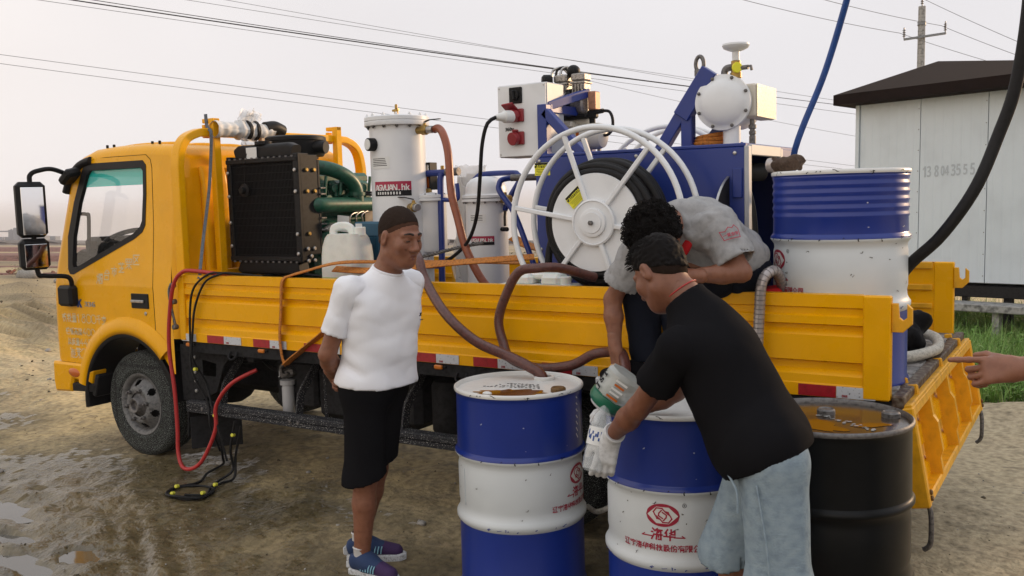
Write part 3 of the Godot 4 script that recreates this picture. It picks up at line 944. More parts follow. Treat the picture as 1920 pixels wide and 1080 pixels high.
func land() -> void:
	var xs := axis_lines(-4.5, 6.2, 0.045, -900.0, 900.0)
	var zs := axis_lines(-5.2, 2.6, 0.045, -1000.0, 60.0)
	var dry := MB.new()
	var wet := MB.new()
	dry.use_col = true
	wet.use_col = true
	var w := xs.size()
	var hs := PackedFloat32Array()
	for z in zs:
		for x in xs:
			hs.append(ground_y(x, z))
	var nn := PackedVector3Array()
	var cc := PackedColorArray()
	var ww := PackedFloat32Array()
	for j in zs.size():
		for i in w:
			var i0 := maxi(i - 1, 0)
			var i1 := mini(i + 1, w - 1)
			var j0 := maxi(j - 1, 0)
			var j1 := mini(j + 1, zs.size() - 1)
			nn.append(Vector3((hs[j * w + i0] - hs[j * w + i1]) / (xs[i1] - xs[i0]), 1.0, (hs[j0 * w + i] - hs[j1 * w + i]) / (zs[j1] - zs[j0])).normalized())
			cc.append(ground_colour(xs[i], zs[j]))
			ww.append(wetness(xs[i], zs[j]) + gn2.get_noise_2d(xs[i] * 2.0, zs[j] * 2.0) * 0.6 - 0.32 * smoothstep(1.4, 2.4, xs[i]) + 0.25 * smoothstep(0.8, 1.3, zs[j]) * smoothstep(1.6, 0.8, xs[i]))
	var map := [{}, {}]
	var mbs := [dry, wet]
	for j in zs.size() - 1:
		for i in w - 1:
			var q := [j * w + i, j * w + i + 1, (j + 1) * w + i + 1, (j + 1) * w + i]
			var which := 1 if ww[q[0]] + ww[q[2]] > 1.7 else 0
			var mb: MB = mbs[which]
			var ids := []
			for k in q:
				if not map[which].has(k):
					map[which][k] = mb.add(Vector3(xs[k % w], hs[k], zs[k / w]), nn[k], Vector2(xs[k % w], zs[k / w]), cc[k])
				ids.append(map[which][k])
			mb.idx.append_array(PackedInt32Array([ids[0], ids[1], ids[2], ids[0], ids[2], ids[3]]))
	struct("ground", dry, M.ground)
	struct("wet_ground", wet, M.ground_wet)
	var water := MB.new()
	for p in PUDDLES:
		var ring := [Vector3(p[0], -0.022, p[1])]
		for k in 28:
			ring.append(Vector3(p[0] + cos(TAU * k / 28) * p[2] * 1.15, -0.022, p[1] + sin(TAU * k / 28) * p[3] * 1.15))
		for k in 28:
			var f := water.v.size()
			for q in [ring[0], ring[1 + k], ring[1 + (k + 1) % 28]]:
				water.add(q, Vector3.UP)
			water.tri(f, f + 1, f + 2)
	struct("puddle_water", water, M.puddle)
	# clods and small stones pressed into the mud
	var lumps := []
	for k in 3:
		var mb := MB.new()
		mb.ball(Vector3.ZERO, Vector3(1, 0.62, 0.8), Basis.IDENTITY, 8, 0.5, noise(0.9, 2, FastNoiseLite.TYPE_SIMPLEX_SMOOTH, 60 + k))
		lumps.append(mb.mesh())
	for k in 3:
		var mm := MultiMesh.new()
		mm.transform_format = MultiMesh.TRANSFORM_3D
		mm.mesh = lumps[k]
		var places := []
		for i in 1500:
			var x := rng.randf_range(-4.5, 5.6)
			var z := rng.randf_range(-3.4, 2.3)
			if i % 3 == 0:
				x = rng.randf_range(-20.0, -2.0)
				z = rng.randf_range(-11.0, -1.0)
			if gn1.get_noise_2d(x * 2.2, z * 2.2) + rng.randf_range(-0.25, 0.25) < 0.02:
				continue
			var s := rng.randf_range(0.003, 0.008) * (1.0 + 1.6 * float(rng.randf() < 0.06)) * (1.0 if x > -4.0 else 2.4)
			var b := Basis.from_euler(Vector3(rng.randf_range(-0.4, 0.4), rng.randf() * TAU, rng.randf_range(-0.4, 0.4))).scaled(Vector3.ONE * s)
			places.append(Transform3D(b, Vector3(x, ground_y(x, z), z)))
		mm.instance_count = places.size()
		for i in places.size():
			mm.set_instance_transform(i, places[i])
		var o := MultiMeshInstance3D.new()
		o.name = numbered("clods")
		o.multimesh = mm
		o.material_override = M.clod if k < 2 else M.stone
		add_child(o)
		stuff(o)
		o.set_meta("label", ["small crumbs of dark mud scattered over the ground", "larger lumps of dark mud strewn over the ruts", "pale grit and pebbles scattered over the mud"][k])
	# a few stones one can pick out
	for s in [[2.55, 0.12, 0.028, "flat pale stone on the mud right of the standing man's shins"], [2.62, 0.3, 0.02, "small round pale stone on the mud behind the standing man's feet"], [2.05, 0.08, 0.022, "pale stone chip on the mud left of the standing man's shins"], [0.05, -0.25, 0.035, "pale stone on the mud below the lorry's front mudflap"], [-1.25, 0.62, 0.03, "lone pale stone on the mud in front of the lorry's front wheel"]]:
		var mb := MB.new()
		mb.ball(Vector3.ZERO, Vector3(s[2] * 1.5, s[2] * 0.7, s[2]), Basis.from_euler(Vector3(0, s[0] * 9.0, 0)), 10, 0.5, noise(1.1, 2, FastNoiseLite.TYPE_SIMPLEX_SMOOTH, int(s[2] * 1000)))
		var o := obj("stone", mb, M.stone)
		tag(o, s[3], "stone", "stones on the mud")
		o.position = Vector3(s[0], ground_y(s[0], s[1]) + s[2] * 0.2, s[1])

const EYE := Vector3(5.2088, 1.7964, 4.0462)
const FWD := Vector3(-0.5332, -0.096, -0.8405)
const RGT := Vector3(0.84554, -0.02822, -0.53316)
const UPV := Vector3(-0.0275, 0.995, -0.0962)
const SIDE := Vector3(0.84554, -0.02822, -0.53316)
const AWAY := Vector3(-0.5332, -0.0448, -0.8448)     # level direction of view

func far_place(bear: float, dist: float, up: float) -> Vector3:
	# bear: degrees right of the view's middle; up: metres above the level of the eye along the plumb line
	var a := deg_to_rad(bear)
	return EYE + (AWAY * cos(a) + SIDE * sin(a)) * dist / cos(a) + PLUMB * up

func distance() -> void:
	# ponds and red earth dikes to the left, across the flat
	var tilt := Basis(SIDE, PLUMB, -AWAY).orthonormalized()
	for p in [[46.5, 60.0], [76.5, 109.0]]:
		var mb := MB.new()
		var a := far_place(-40.0, p[0], -1.435)
		var b := far_place(-20.0, p[0], -1.435)
		var c := far_place(-20.0, p[1], -1.435)
		var d := far_place(-40.0, p[1], -1.435)
		mb.face([a, b, c, d], a - PLUMB, true)
		struct("pond_water", mb, M.pond)
	for d in [[45.5, 1.2, 0.12, "low dark earth dike along the near edge of the pond"], [67.0, 7.0, 0.38, "broad red earth dike between the two ponds"], [125.0, 12.0, 0.42, "red earth dike behind the far pond"]]:
		var mb := MB.new()
		var mid: Vector3 = far_place(-30.0, d[0], -1.6)
		var prof := PackedVector2Array([Vector2(-d[1], 0), Vector2(d[1], 0), Vector2(d[1] * 0.75, 0.2 + d[2]), Vector2(-d[1] * 0.75, 0.2 + d[2])])
		mb.sweep(PackedVector3Array([mid - SIDE * 40.0, mid - SIDE * 10.0, mid + SIDE * 14.0, mid + SIDE * 30.0]), prof, PackedFloat32Array([1.0, 1.06, 0.97, 1.0]), false, false, PLUMB, true)
		var o := obj("dike", mb, M.dike)
		o.set_meta("kind", "structure")
	var bank := MB.new()
	var m0 := far_place(-25.0, 260.0, -1.9)
	var pth := PackedVector3Array()
	var scl := PackedFloat32Array()
	for i in 40:
		pth.append(m0 + SIDE * (i * 14.0 - 190.0))
		scl.append(1.0 + 0.35 * gn1.get_noise_1d(i * 3.7))
	bank.sweep(pth, PackedVector2Array([Vector2(-9, 0), Vector2(9, 0), Vector2(4, 2.0), Vector2(-4, 2.0)]), scl, false, true, PLUMB, true)
	struct("far_land", bank, M.far_bank)
	# works on the skyline
	skyline("factory", "grey industrial works with a tall silo on the skyline", -27.6, 330.0, [[0.0, 9.0, 5.5, 5.0], [-4.0, 4.0, 3.0, 4.0], [6.5, 3.0, 3.5, 4.0]], [[3.2, 1.3, 9.5], [1.0, 1.6, 6.2], [-1.2, 1.6, 6.2]])
	skyline("factory", "pale low works with thin gantries at the left end of the skyline", -28.7, 380.0, [[-2.0, 7.0, 3.2, 5.0], [5.0, 5.0, 2.4, 4.0], [0.0, 12.0, 0.5, 1.0, 5.2], [4.0, 0.5, 6.5, 0.5], [-5.0, 0.5, 6.8, 0.5]], [[-3.5, 0.5, 8.0]])
	skyline("factory", "low grey sheds at the right end of the visible skyline", -26.7, 350.0, [[0.0, 8.0, 2.4, 5.0], [4.0, 3.0, 3.4, 4.0]], [])
	# the bank of broken brick at the edge of the road
	var hill := MB.new()
	var bm := far_place(-28.0, 36.5, -1.72)
	var bp := PackedVector3Array()
	var bs := PackedFloat32Array()
	for i in 60:
		bp.append(bm + SIDE * (i * 0.4 - 14.0))
		bs.append(1.0 + 0.3 * gn1.get_noise_1d(i * 2.3))
	hill.sweep(bp, PackedVector2Array([Vector2(-0.8, 0), Vector2(0.8, 0), Vector2(0.35, 0.4), Vector2(-0.35, 0.4)]), bs, false, true, PLUMB, true)
	var heap := thing("rubble_bank", "low bank of broken red bricks and earth beyond the road", "rubble bank")
	obj("earth_core", hill, M.dike, heap)
	var bricks := []
	for k in 3:
		var mb := MB.new()
		mb.box(Vector3.ZERO, Vector3(0.24 - 0.05 * k, 0.07, 0.115), Basis.IDENTITY, 0.008)
		bricks.append(mb.mesh())
	for i in 150:
		var along := rng.randf_range(-9.0, 6.0)
		var across := rng.randf_range(-1.1, 0.9)
		var p := bm + SIDE * along - AWAY * across + PLUMB * (0.44 * exp(-across * across * 2.2) + rng.randf_range(-0.02, 0.06))
		inst("brick", bricks[i % 3], M.brick if i % 4 else M.brick_pale, heap, Transform3D(Basis.from_euler(Vector3(rng.randf_range(-0.7, 0.7), rng.randf() * TAU, rng.randf_range(-0.7, 0.7))).scaled(Vector3.ONE * 1.25), p))
	for s in [[-27.35, 29.0, 0.3, "pale boulder on the churned earth left of the green weed"], [-24.7, 30.0, 0.22, "pale stone beside the lorry's lower wing mirror at the rubble bank"], [-26.0, 27.5, 0.13, "small pale stone on the churned earth in front of the green weed"]]:
		var mb := MB.new()
		mb.ball(Vector3.ZERO, Vector3(s[2] * 1.3, s[2] * 0.75, s[2]), Basis.from_euler(Vector3(0, s[0], 0)), 12, 0.45, noise(1.2, 3, FastNoiseLite.TYPE_SIMPLEX_SMOOTH, int(-s[0] * 10)))
		var o := obj("boulder", mb, M.stone)
		tag(o, s[3], "stone", "stones by the rubble bank")
		var p := far_place(s[0], s[1], -1.5)
		o.position = Vector3(p.x, ground_y(p.x, p.z) + s[2] * 0.35, p.z)

func skyline(called: String, label: String, bear: float, dist: float, boxes: Array, silos: Array) -> void:
	var base := far_place(bear, dist, -1.9)
	var t := thing(called, label, "industrial building", base, "works on the skyline")
	t.basis = Basis(SIDE, PLUMB, -AWAY).orthonormalized()
	for b in boxes:
		var mb := MB.new()
		var lift: float = b[4] if b.size() > 4 else 0.0
		mb.box(Vector3(b[0], b[2] * 0.5 + lift, 0), Vector3(b[1], b[2], b[3]), Basis.IDENTITY, 0.1)
		obj("gantry" if b[1] < 1.0 or lift > 0.0 else "hall", mb, M.skyline, t)
	for s in silos:
		var mb := MB.new()
		mb.cyl(Vector3(s[0], 0, 2.0), Vector3(s[0], s[2], 2.0), s[1], 12, 0.2)
		obj("silo", mb, M.skyline, t)

# ------------------------------------------------------------------ shed, pole, wires
func shed() -> void:
	var p0 := Vector3(2.10, 0.427, -10.483)
	var ux := Vector3(0.9273, 0.0, 0.3744)
	ux = (ux - PLUMB * ux.dot(PLUMB)).normalized()
	var b := Basis(ux, PLUMB, ux.cross(PLUMB))
	var t := thing("shed", "white sandwich panel shed with a dark brown roof behind the lorry", "shed", p0)
	t.basis = b
	var core := MB.new()
	core.box(Vector3(3.4, 1.27, -1.5), Vector3(6.74, 2.5, 2.9), Basis.IDENTITY, 0.0)
	obj("inner_wall", core, M.shed_seam, t)
	var ribs := 7
	for k in 7:
		var mb := MB.new()
		var x0 := k * 0.955 + 0.035
		# a shallow ribbed panel face
		var prof := PackedVector2Array([Vector2(x0 + 0.006, 0.0)])
		for r in ribs:
			var q := x0 + 0.07 + r * 0.13
			prof.append_array(PackedVector2Array([Vector2(q, 0.0), Vector2(q + 0.006, -0.0025), Vector2(q + 0.03, -0.0025), Vector2(q + 0.036, 0.0)]))
		prof.append(Vector2(x0 + 0.949, 0.0))
		for i in prof.size() - 1:
			var a := prof[i]
			var c := prof[i + 1]
			mb.face([Vector3(a.x, 0.03, a.y), Vector3(c.x, 0.03, c.y), Vector3(c.x, 2.6, c.y), Vector3(a.x, 2.6, a.y)], Vector3(a.x, 1, -1), true)
		for e in [[0, 0.0], [prof.size() - 1, 0.0]]:
			var a: Vector2 = prof[e[0]]
			mb.face([Vector3(a.x, 0.03, 0), Vector3(a.x, 2.6, 0), Vector3(a.x, 2.6, -0.05), Vector3(a.x, 0.03, -0.05)], Vector3(x0 + 0.5, 1, 0), true)
		obj("wall_panel", mb, M.shed_wall, t)
		for s in 9:
			var scr := MB.new()
			scr.cyl(Vector3(x0 + 0.93, 0.12 + s * 0.29, -0.002), Vector3(x0 + 0.93, 0.12 + s * 0.29, 0.006), 0.007, 6, 0.001)
			obj("screw", scr, M.dull_steel, t)
	var post := MB.new()
	post.box(Vector3(0.0, 1.3, 0.0), Vector3(0.06, 2.6, 0.05), Basis.IDENTITY, 0.004)
	obj("corner_post", post, M.shed_wall, t)
	var roof := MB.new()
	# eaves, verge and ridge of the brown roof
	var e0 := Vector3(-0.24, 2.6, 0.28)
	var e1 := Vector3(7.2, 2.44, 0.34)
	var r0 := Vector3(-0.24, 3.42, -2.55)
	var r1 := Vector3(7.2, 2.35, -2.4)
	var k0 := Vector3(-0.24, 2.6, -3.4)
	var k1 := Vector3(7.2, 2.44, -3.4)
	var dn := Vector3(0, 0.15, 0)
	roof.face([e0 + dn, e1 + dn, r1 + dn, r0 + dn], Vector3(3, 0, -1.5), true)
	roof.face([k0 + dn, k1 + dn, r1 + dn, r0 + dn], Vector3(3, 0, -1.5), true)
	roof.face([e0 + dn, e1 + dn, e1, e0], Vector3(3, 2.6, -1.5), true)
	roof.face([k0 + dn, k1 + dn, k1, k0], Vector3(3, 2.6, -1.5), true)
	roof.face([e0, e0 + dn, r0 + dn, k0 + dn, k0], Vector3(3, 2.6, -1.5), true)
	roof.face([e1, e1 + dn, r1 + dn, k1 + dn, k1], Vector3(3, 2.6, -1.5), true)
	roof.face([e0, e1, k1, k0], Vector3(3, 4, -1.5), true)
	obj("roof", roof, M.shed_roof, t)
	var beam := MB.new()
	beam.box(Vector3(3.35, -0.09, -0.12), Vector3(6.9, 0.16, 0.2), Basis.IDENTITY, 0.01)
	beam.box(Vector3(3.35, -0.05, -2.85), Vector3(6.9, 0.2, 0.2), Basis.IDENTITY, 0.01)
	obj("base_beam", beam, M.black_paint, t)
	var floor_slab := MB.new()
	floor_slab.box(Vector3(3.35, -0.03, -1.5), Vector3(6.86, 0.06, 2.7), Basis.IDENTITY, 0.01)
	obj("floor_slab", floor_slab, M.black_paint, t)
	for q in [0.2, 2.2, 4.2, 6.4]:
		for zz in [-0.15, -2.8]:
			var leg := MB.new()
			leg.box(Vector3(q, -0.55, zz), Vector3(0.1, 0.95, 0.1), Basis.IDENTITY, 0.006)
			obj("leg", leg, M.black_paint, t)
	# sun-bleached telephone number on the wall
	for w in [[1.1, "13", 0.19], [1.24, "8", 0.2], [1.36, "04", 0.17], [1.52, "35", 0.2], [1.65, "5", 0.18], [1.75, "5", 0.2]]:
		word("faded_lettering", w[1], w[2] * 0.8, M.shed_print, t, Transform3D(Basis.IDENTITY.scaled(Vector3(0.6, 1, 1)), Vector3(w[0], 1.55, 0.002)))
	# the grey ledge in front of the shed
	var ledge := thing("ledge", "long grey concrete ledge on legs along the foot of the shed", "ledge", p0)
	ledge.basis = b
	var slab := MB.new()
	slab.box(Vector3(3.3, -0.27, 0.32), Vector3(6.9, 0.1, 0.62), Basis.IDENTITY, 0.012)
	obj("slab", slab, M.concrete, ledge)
	for q in [0.3, 2.38, 4.5]:
		var leg := MB.new()
		leg.beam(Vector3(q, -0.32, 0.5), Vector3(q, -1.05, 0.5), 0.09, 0.09, Vector3.BACK)
		obj("leg", leg, M.concrete, ledge)

func pole_and_wires() -> void:
	var top := Vector3(0.123, 7.56, -29.08)
	var t := thing("utility_pole", "round concrete utility pole with crossarm standing behind the shed", "utility pole", top - PLUMB * 9.6)
	t.basis = Basis(SIDE, PLUMB, -AWAY).orthonormalized()
	var mb := MB.new()
	mb.rod(Vector3(0.0, 0, 0), Vector3(0, 9.6, 0), 0.15, 14, 0.11)
	obj("pole", mb, M.concrete, t)
	mb = MB.new()
	mb.beam(Vector3(-0.62, 8.52, 0.14), Vector3(0.72, 8.72, 0.14), 0.07, 0.07)
	obj("crossarm", mb, M.galvanised, t)
	mb = MB.new()
	mb.lathe([Vector2(0.14, 9.0), Vector2(0.125, 9.0), Vector2(0.125, 9.1), Vector2(0.14, 9.1)], Transform3D.IDENTITY, 14)
	obj("band", mb, M.galvanised, t)
	for q in [[-0.62, 8.55, 0.14], [0.7, 8.75, 0.14], [0.0, 9.62, 0.0]]:
		mb = MB.new()
		var prof := [Vector2(0.015, 0)]
		for k in 4:
			prof.append_array([Vector2(0.02, 0.06 + k * 0.06), Vector2(0.055, 0.07 + k * 0.06), Vector2(0.02, 0.1 + k * 0.06)])
		prof.append_array([Vector2(0.02, 0.34), Vector2(0.0, 0.35)])
		mb.lathe(prof, Transform3D(Basis.IDENTITY, Vector3(q[0], q[1], q[2])), 12)
		obj("insulator", mb, M.porcelain, t)
	# overhead lines: [x0 y0 d0 x1 y1 d1 radius sag label] as bearings in pixels of the view
	var lines := [
		[-200, -52, 27.0, 1300, 163, 34.0, 0.02, 0.1, "thickest black overhead cable of the bundle crossing the whole sky", "wire"],
		[-200, -60, 27.0, 1610, 201, 38.0, 0.012, 0.18, "black overhead cable twisted along the thick one", "wire"],
		[-200, -40, 27.3, 1605, 214, 38.0, 0.008, 0.06, "thin wire just below the thick cable bundle", "wire_pale"],
		[150, -32, 28.0, 1620, 196, 36.0, 0.007, 0.03, "thin wire just above the thick cable bundle", "wire_pale"],
		[380, -8, 30.0, 1420, 172, 36.0, 0.007, 0.03, "topmost long thin wire crossing above the equipment", "wire_pale"],
		[-200, 75, 26.0, 1610, 312, 40.0, 0.0075, 0.05, "upper wire of the low pair at the left", "wire_pale"],
		[-200, 92, 26.0, 1610, 320, 40.0, 0.0075, 0.1, "lower wire of the low pair at the left", "wire_pale"],
		[1100, 150, 36.0, 1620, 258, 40.0, 0.007, 0.1, "thin wire slanting down behind the white separator vessel", "wire_pale"],
		[1380, -4, 27.0, 1687, 62, 30.0, 0.008, 0.06, "wire running to the left end of the pole's crossarm", "wire_pale"],
		[1687, 62, 30.0, 1980, 150, 26.0, 0.008, 0.05, "wire leaving the left end of the pole's crossarm", "wire_pale"],
		[1540, -2, 27.0, 1765, 48, 30.0, 0.008, 0.04, "wire running to the right end of the pole's crossarm", "wire_pale"],
		[1765, 48, 30.0, 1990, 132, 25.0, 0.008, 0.04, "wire leaving the right end of the pole's crossarm", "wire_pale"],
		[1730, -3, 30.0, 1990, 112, 25.0, 0.008, 0.04, "wire leaving the tip of the utility pole", "wire_pale"]]
	for l in lines:
		var a: Vector3 = EYE + (FWD + RGT * ((l[0] - 960.0) / 1748.0) + UPV * ((540.0 - l[1]) / 1748.0)) * l[2]
		var c: Vector3 = EYE + (FWD + RGT * ((l[3] - 960.0) / 1748.0) + UPV * ((540.0 - l[4]) / 1748.0)) * l[5]
		var pts := PackedVector3Array()
		for k in 25:
			var s := k / 24.0
			pts.append(a.lerp(c, s) - PLUMB * (l[7] * 4.0 * s * (1.0 - s)))
		var wm := MB.new()
		wm.tube(pts, l[6], 6)
		tag(obj("overhead_wire", wm, M[l[9]]), l[8], "overhead wire", "overhead wires")

# ------------------------------------------------------------------ plants
func leaf_clump(leaves: int, spread: Vector3, size: float, sd: int, pal: Array, droop := 0.4) -> MB:
	var r := RandomNumberGenerator.new()
	r.seed = sd
	var mb := MB.new()
	mb.use_col = true
	for i in leaves:
		var p := Vector3(r.randfn(0, 0.5), absf(r.randfn(0.5, 0.3)), r.randfn(0, 0.5)) * spread
		var yaw := r.randf() * TAU
		var d := Vector3(cos(yaw), r.randf_range(-droop, 0.6), sin(yaw)).normalized()
		var s := d.cross(Vector3.UP).normalized()
		var nn := s.cross(d).normalized()
		var l := size * r.randf_range(0.7, 1.4)
		var c: Color = pal[r.randi() % pal.size()]
		var f := mb.v.size()
		mb.add(p, nn, Vector2.ZERO, c)
		mb.add(p + d * l * 0.5 + s * l * 0.22 + nn * l * 0.06, (nn + s * 0.4).normalized(), Vector2.ZERO, c)
		mb.add(p + d * l - nn * l * 0.1, nn, Vector2.ZERO, c)
		mb.add(p + d * l * 0.5 - s * l * 0.22 + nn * l * 0.06, (nn - s * 0.4).normalized(), Vector2.ZERO, c)
		mb.tri(f, f + 1, f + 2); mb.tri(f, f + 2, f + 3)
	return mb

func tuft(blades: int, h: float, sd: int, pal: Array) -> MB:
	var r := RandomNumberGenerator.new()
	r.seed = sd
	var mb := MB.new()
	mb.use_col = true
	for i in blades:
		var yaw := r.randf() * TAU
		var d := Vector3(cos(yaw), 0, sin(yaw))
		var s := Vector3(-d.z, 0, d.x) * r.randf_range(0.003, 0.006)
		var p := d * r.randf() * 0.04
		var hh := h * r.randf_range(0.5, 1.1)
		var lean := r.randf_range(0.15, 0.7)
		var c: Color = pal[r.randi() % pal.size()]
		var f := mb.v.size()
		for k in 4:
			var q := k / 3.0
			var at := p + Vector3.UP * hh * (q - 0.25 * lean * q * q) + d * hh * lean * q * q
			var w := s * (1.0 - q * 0.9)
			mb.add(at - w, (Vector3.UP * 0.5 - d + s * 60.0).normalized(), Vector2.ZERO, c)
			mb.add(at + w, (Vector3.UP * 0.5 - d - s * 60.0).normalized(), Vector2.ZERO, c)
		for k in 3:
			mb.tri(f + k * 2, f + k * 2 + 1, f + k * 2 + 3); mb.tri(f + k * 2, f + k * 2 + 3, f + k * 2 + 2)
	return mb

func scatter(called: String, label: String, mesh: Mesh, m: Material, places: Array) -> void:
	var mm := MultiMesh.new()
	mm.transform_format = MultiMesh.TRANSFORM_3D
	mm.mesh = mesh
	mm.instance_count = places.size()
	for i in places.size():
		mm.set_instance_transform(i, places[i])
	var o := MultiMeshInstance3D.new()
	o.name = numbered(called)
	o.multimesh = mm
	o.material_override = m
	add_child(o)
	stuff(o)
	o.set_meta("label", label)

func plants() -> void:
	var fresh := [Color(0.16, 0.32, 0.05), Color(0.13, 0.26, 0.045), Color(0.21, 0.37, 0.075), Color(0.19, 0.3, 0.075), Color(0.25, 0.31, 0.1)]
	var spots := [[], [], []]
	for i in 9000:
		var x := rng.randf_range(2.4, 9.0)
		var z := rng.randf_range(-14.5, -4.2)
		var edge := -4.75 + 0.25 * gn1.get_noise_2d(x * 2.0, 3.0) + 0.25 * (x - 4.5)
		if z > minf(edge, -4.2) or gn1.get_noise_2d(x * 1.2, z * 1.2) < -0.32:
			continue
		var s := rng.randf_range(0.9, 1.7) * (0.75 if z > edge - 0.4 else 1.0)
		spots[i % 3].append(Transform3D(Basis.from_euler(Vector3(0, rng.randf() * TAU, 0)).scaled(Vector3(s, s, s)), Vector3(x, ground_y(x, z) - 0.01, z)))
	scatter("grass", "tall fresh green grass in front of the shed", tuft(26, 0.34, 70, fresh).mesh(), M.leaf, spots[0])
	scatter("grass", "finer short green grass between the taller tufts", tuft(22, 0.24, 71, fresh).mesh(), M.leaf, spots[1])
	scatter("weeds", "low broad-leaved green weeds among the grass", leaf_clump(60, Vector3(0.12, 0.16, 0.12), 0.05, 72, fresh).mesh(), M.leaf, spots[2])
	# foxtail heads above the grass
	for p in [[3.86, -13.2, 0.85, 0.3, "tallest foxtail grass with two pale plumes by the ledge's leg"], [4.1, -12.6, 0.7, -0.5, "foxtail grass with pale plumes leaning left in front of the shed"], [3.2, -12.4, 0.62, 0.1, "short foxtail grass with pale plumes beside the lorry's far board"], [4.3, -10.6, 0.55, 0.6, "foxtail grass with pale plumes at the right edge of the grass"], [3.35, -11.2, 0.5, -0.2, "low pale plume grass close behind the tailgate"]]:
		var t := thing("foxtail_grass", p[4], "grass plant", Vector3(p[0], ground_y(p[0], p[1]), p[1]), "foxtail grass in front of the shed")
		for k in 3:
			var lean: float = p[3] + (k - 1) * 0.35
			var h: float = p[2] * (1.0 - 0.12 * k)
			var path := PackedVector3Array()
			for q in 9:
				var s := q / 8.0
				path.append(Vector3(lean * 0.35 * s * s, h * s - 0.06 * s * s * s, 0.03 * k * s))
			var st := MB.new()
			st.use_col = true
			st.tube(path, 0.004, 5)
			for c in st.col.size():
				st.col[c] = Color(0.12, 0.17, 0.05)
			obj("stem", st, M.leaf, t)
			var pl := MB.new()
			pl.use_col = true
			var r := RandomNumberGenerator.new()
			r.seed = 80 + k
			for q in 120:
				var s := r.randf()
				var base: Vector3 = path[8] + (path[8] - path[6]).normalized() * 0.16 * s + Vector3(0.06 * lean * s * s, -0.04 * s * s, 0)
				var d := Vector3(r.randfn(0, 1), r.randfn(0.5, 0.6), r.randfn(0, 1)).normalized()
				var f := pl.v.size()
				var w := d.cross(Vector3.UP).normalized() * 0.0025
				var l := 0.035 * sin(PI * clampf(s * 0.85 + 0.12, 0, 1))
				pl.add(base - w, d, Vector2.ZERO, Color(0.4, 0.4, 0.3)); pl.add(base + w, d, Vector2.ZERO, Color(0.4, 0.4, 0.3)); pl.add(base + d * l, d, Vector2.ZERO, Color(0.5, 0.48, 0.38))
				pl.tri(f, f + 1, f + 2)
			obj("plume", pl, M.leaf, t)
	# green weed by the brick bank, sparse weed on the spoil heap
	var wd := thing("weed", "bushy green weed growing in front of the rubble bank", "weed")
	var wp := far_place(-27.65, 31.0, -1.5)
	wd.position = Vector3(wp.x, ground_y(wp.x, wp.z), wp.z)
	var dull := [Color(0.09, 0.12, 0.045), Color(0.07, 0.1, 0.04), Color(0.12, 0.14, 0.07)]
	obj("foliage", leaf_clump(420, Vector3(0.32, 0.5, 0.32), 0.08, 75, dull), M.leaf, wd)
	for k in 5:
		var st := MB.new()
		st.tube(smooth_path([Vector3(0, 0, 0), Vector3(0.05 * (k - 2), 0.4, 0.03 * k), Vector3(0.13 * (k - 2), 0.8 - 0.04 * k, 0.05)], 4), 0.008, 5)
		obj("stem", st, M.bark, wd)
	var sw := thing("weed", "small sparse weed growing on the grey spoil heap", "weed", Vector3(4.98, ground_y(4.98, -3.7), -3.7))
	obj("foliage", tuft(34, 0.16, 77, [Color(0.16, 0.17, 0.09), Color(0.1, 0.13, 0.05)]), M.leaf, sw)
	# far bushes seen between the machines
	for b in [[0.75, 32.0, 1.15, "dark green bush seen just left of the blue machine"], [1.6, 36.0, 1.2, "pale green bush beside the dark one left of the blue machine"], [-7.6, 55.0, 1.9, "low dark bush seen between the engine and the tall filter"]]:
		var bp := far_place(b[0], b[1], -1.6)
		var t := thing("bush", b[3], "bush", bp, "far bushes")
		for k in 4:
			var st := MB.new()
			st.tube(PackedVector3Array([Vector3(0, -0.2, 0), Vector3(0.2 * (k - 1.5), b[2] * 0.8, 0.1 * k)]), 0.02, 5)
			obj("stem", st, M.bark, t)
		obj("foliage", leaf_clump(900, Vector3(b[2] * 0.8, b[2] * 0.85, b[2] * 0.7), 0.13, int(90 + b[1]), dull), M.leaf, t)
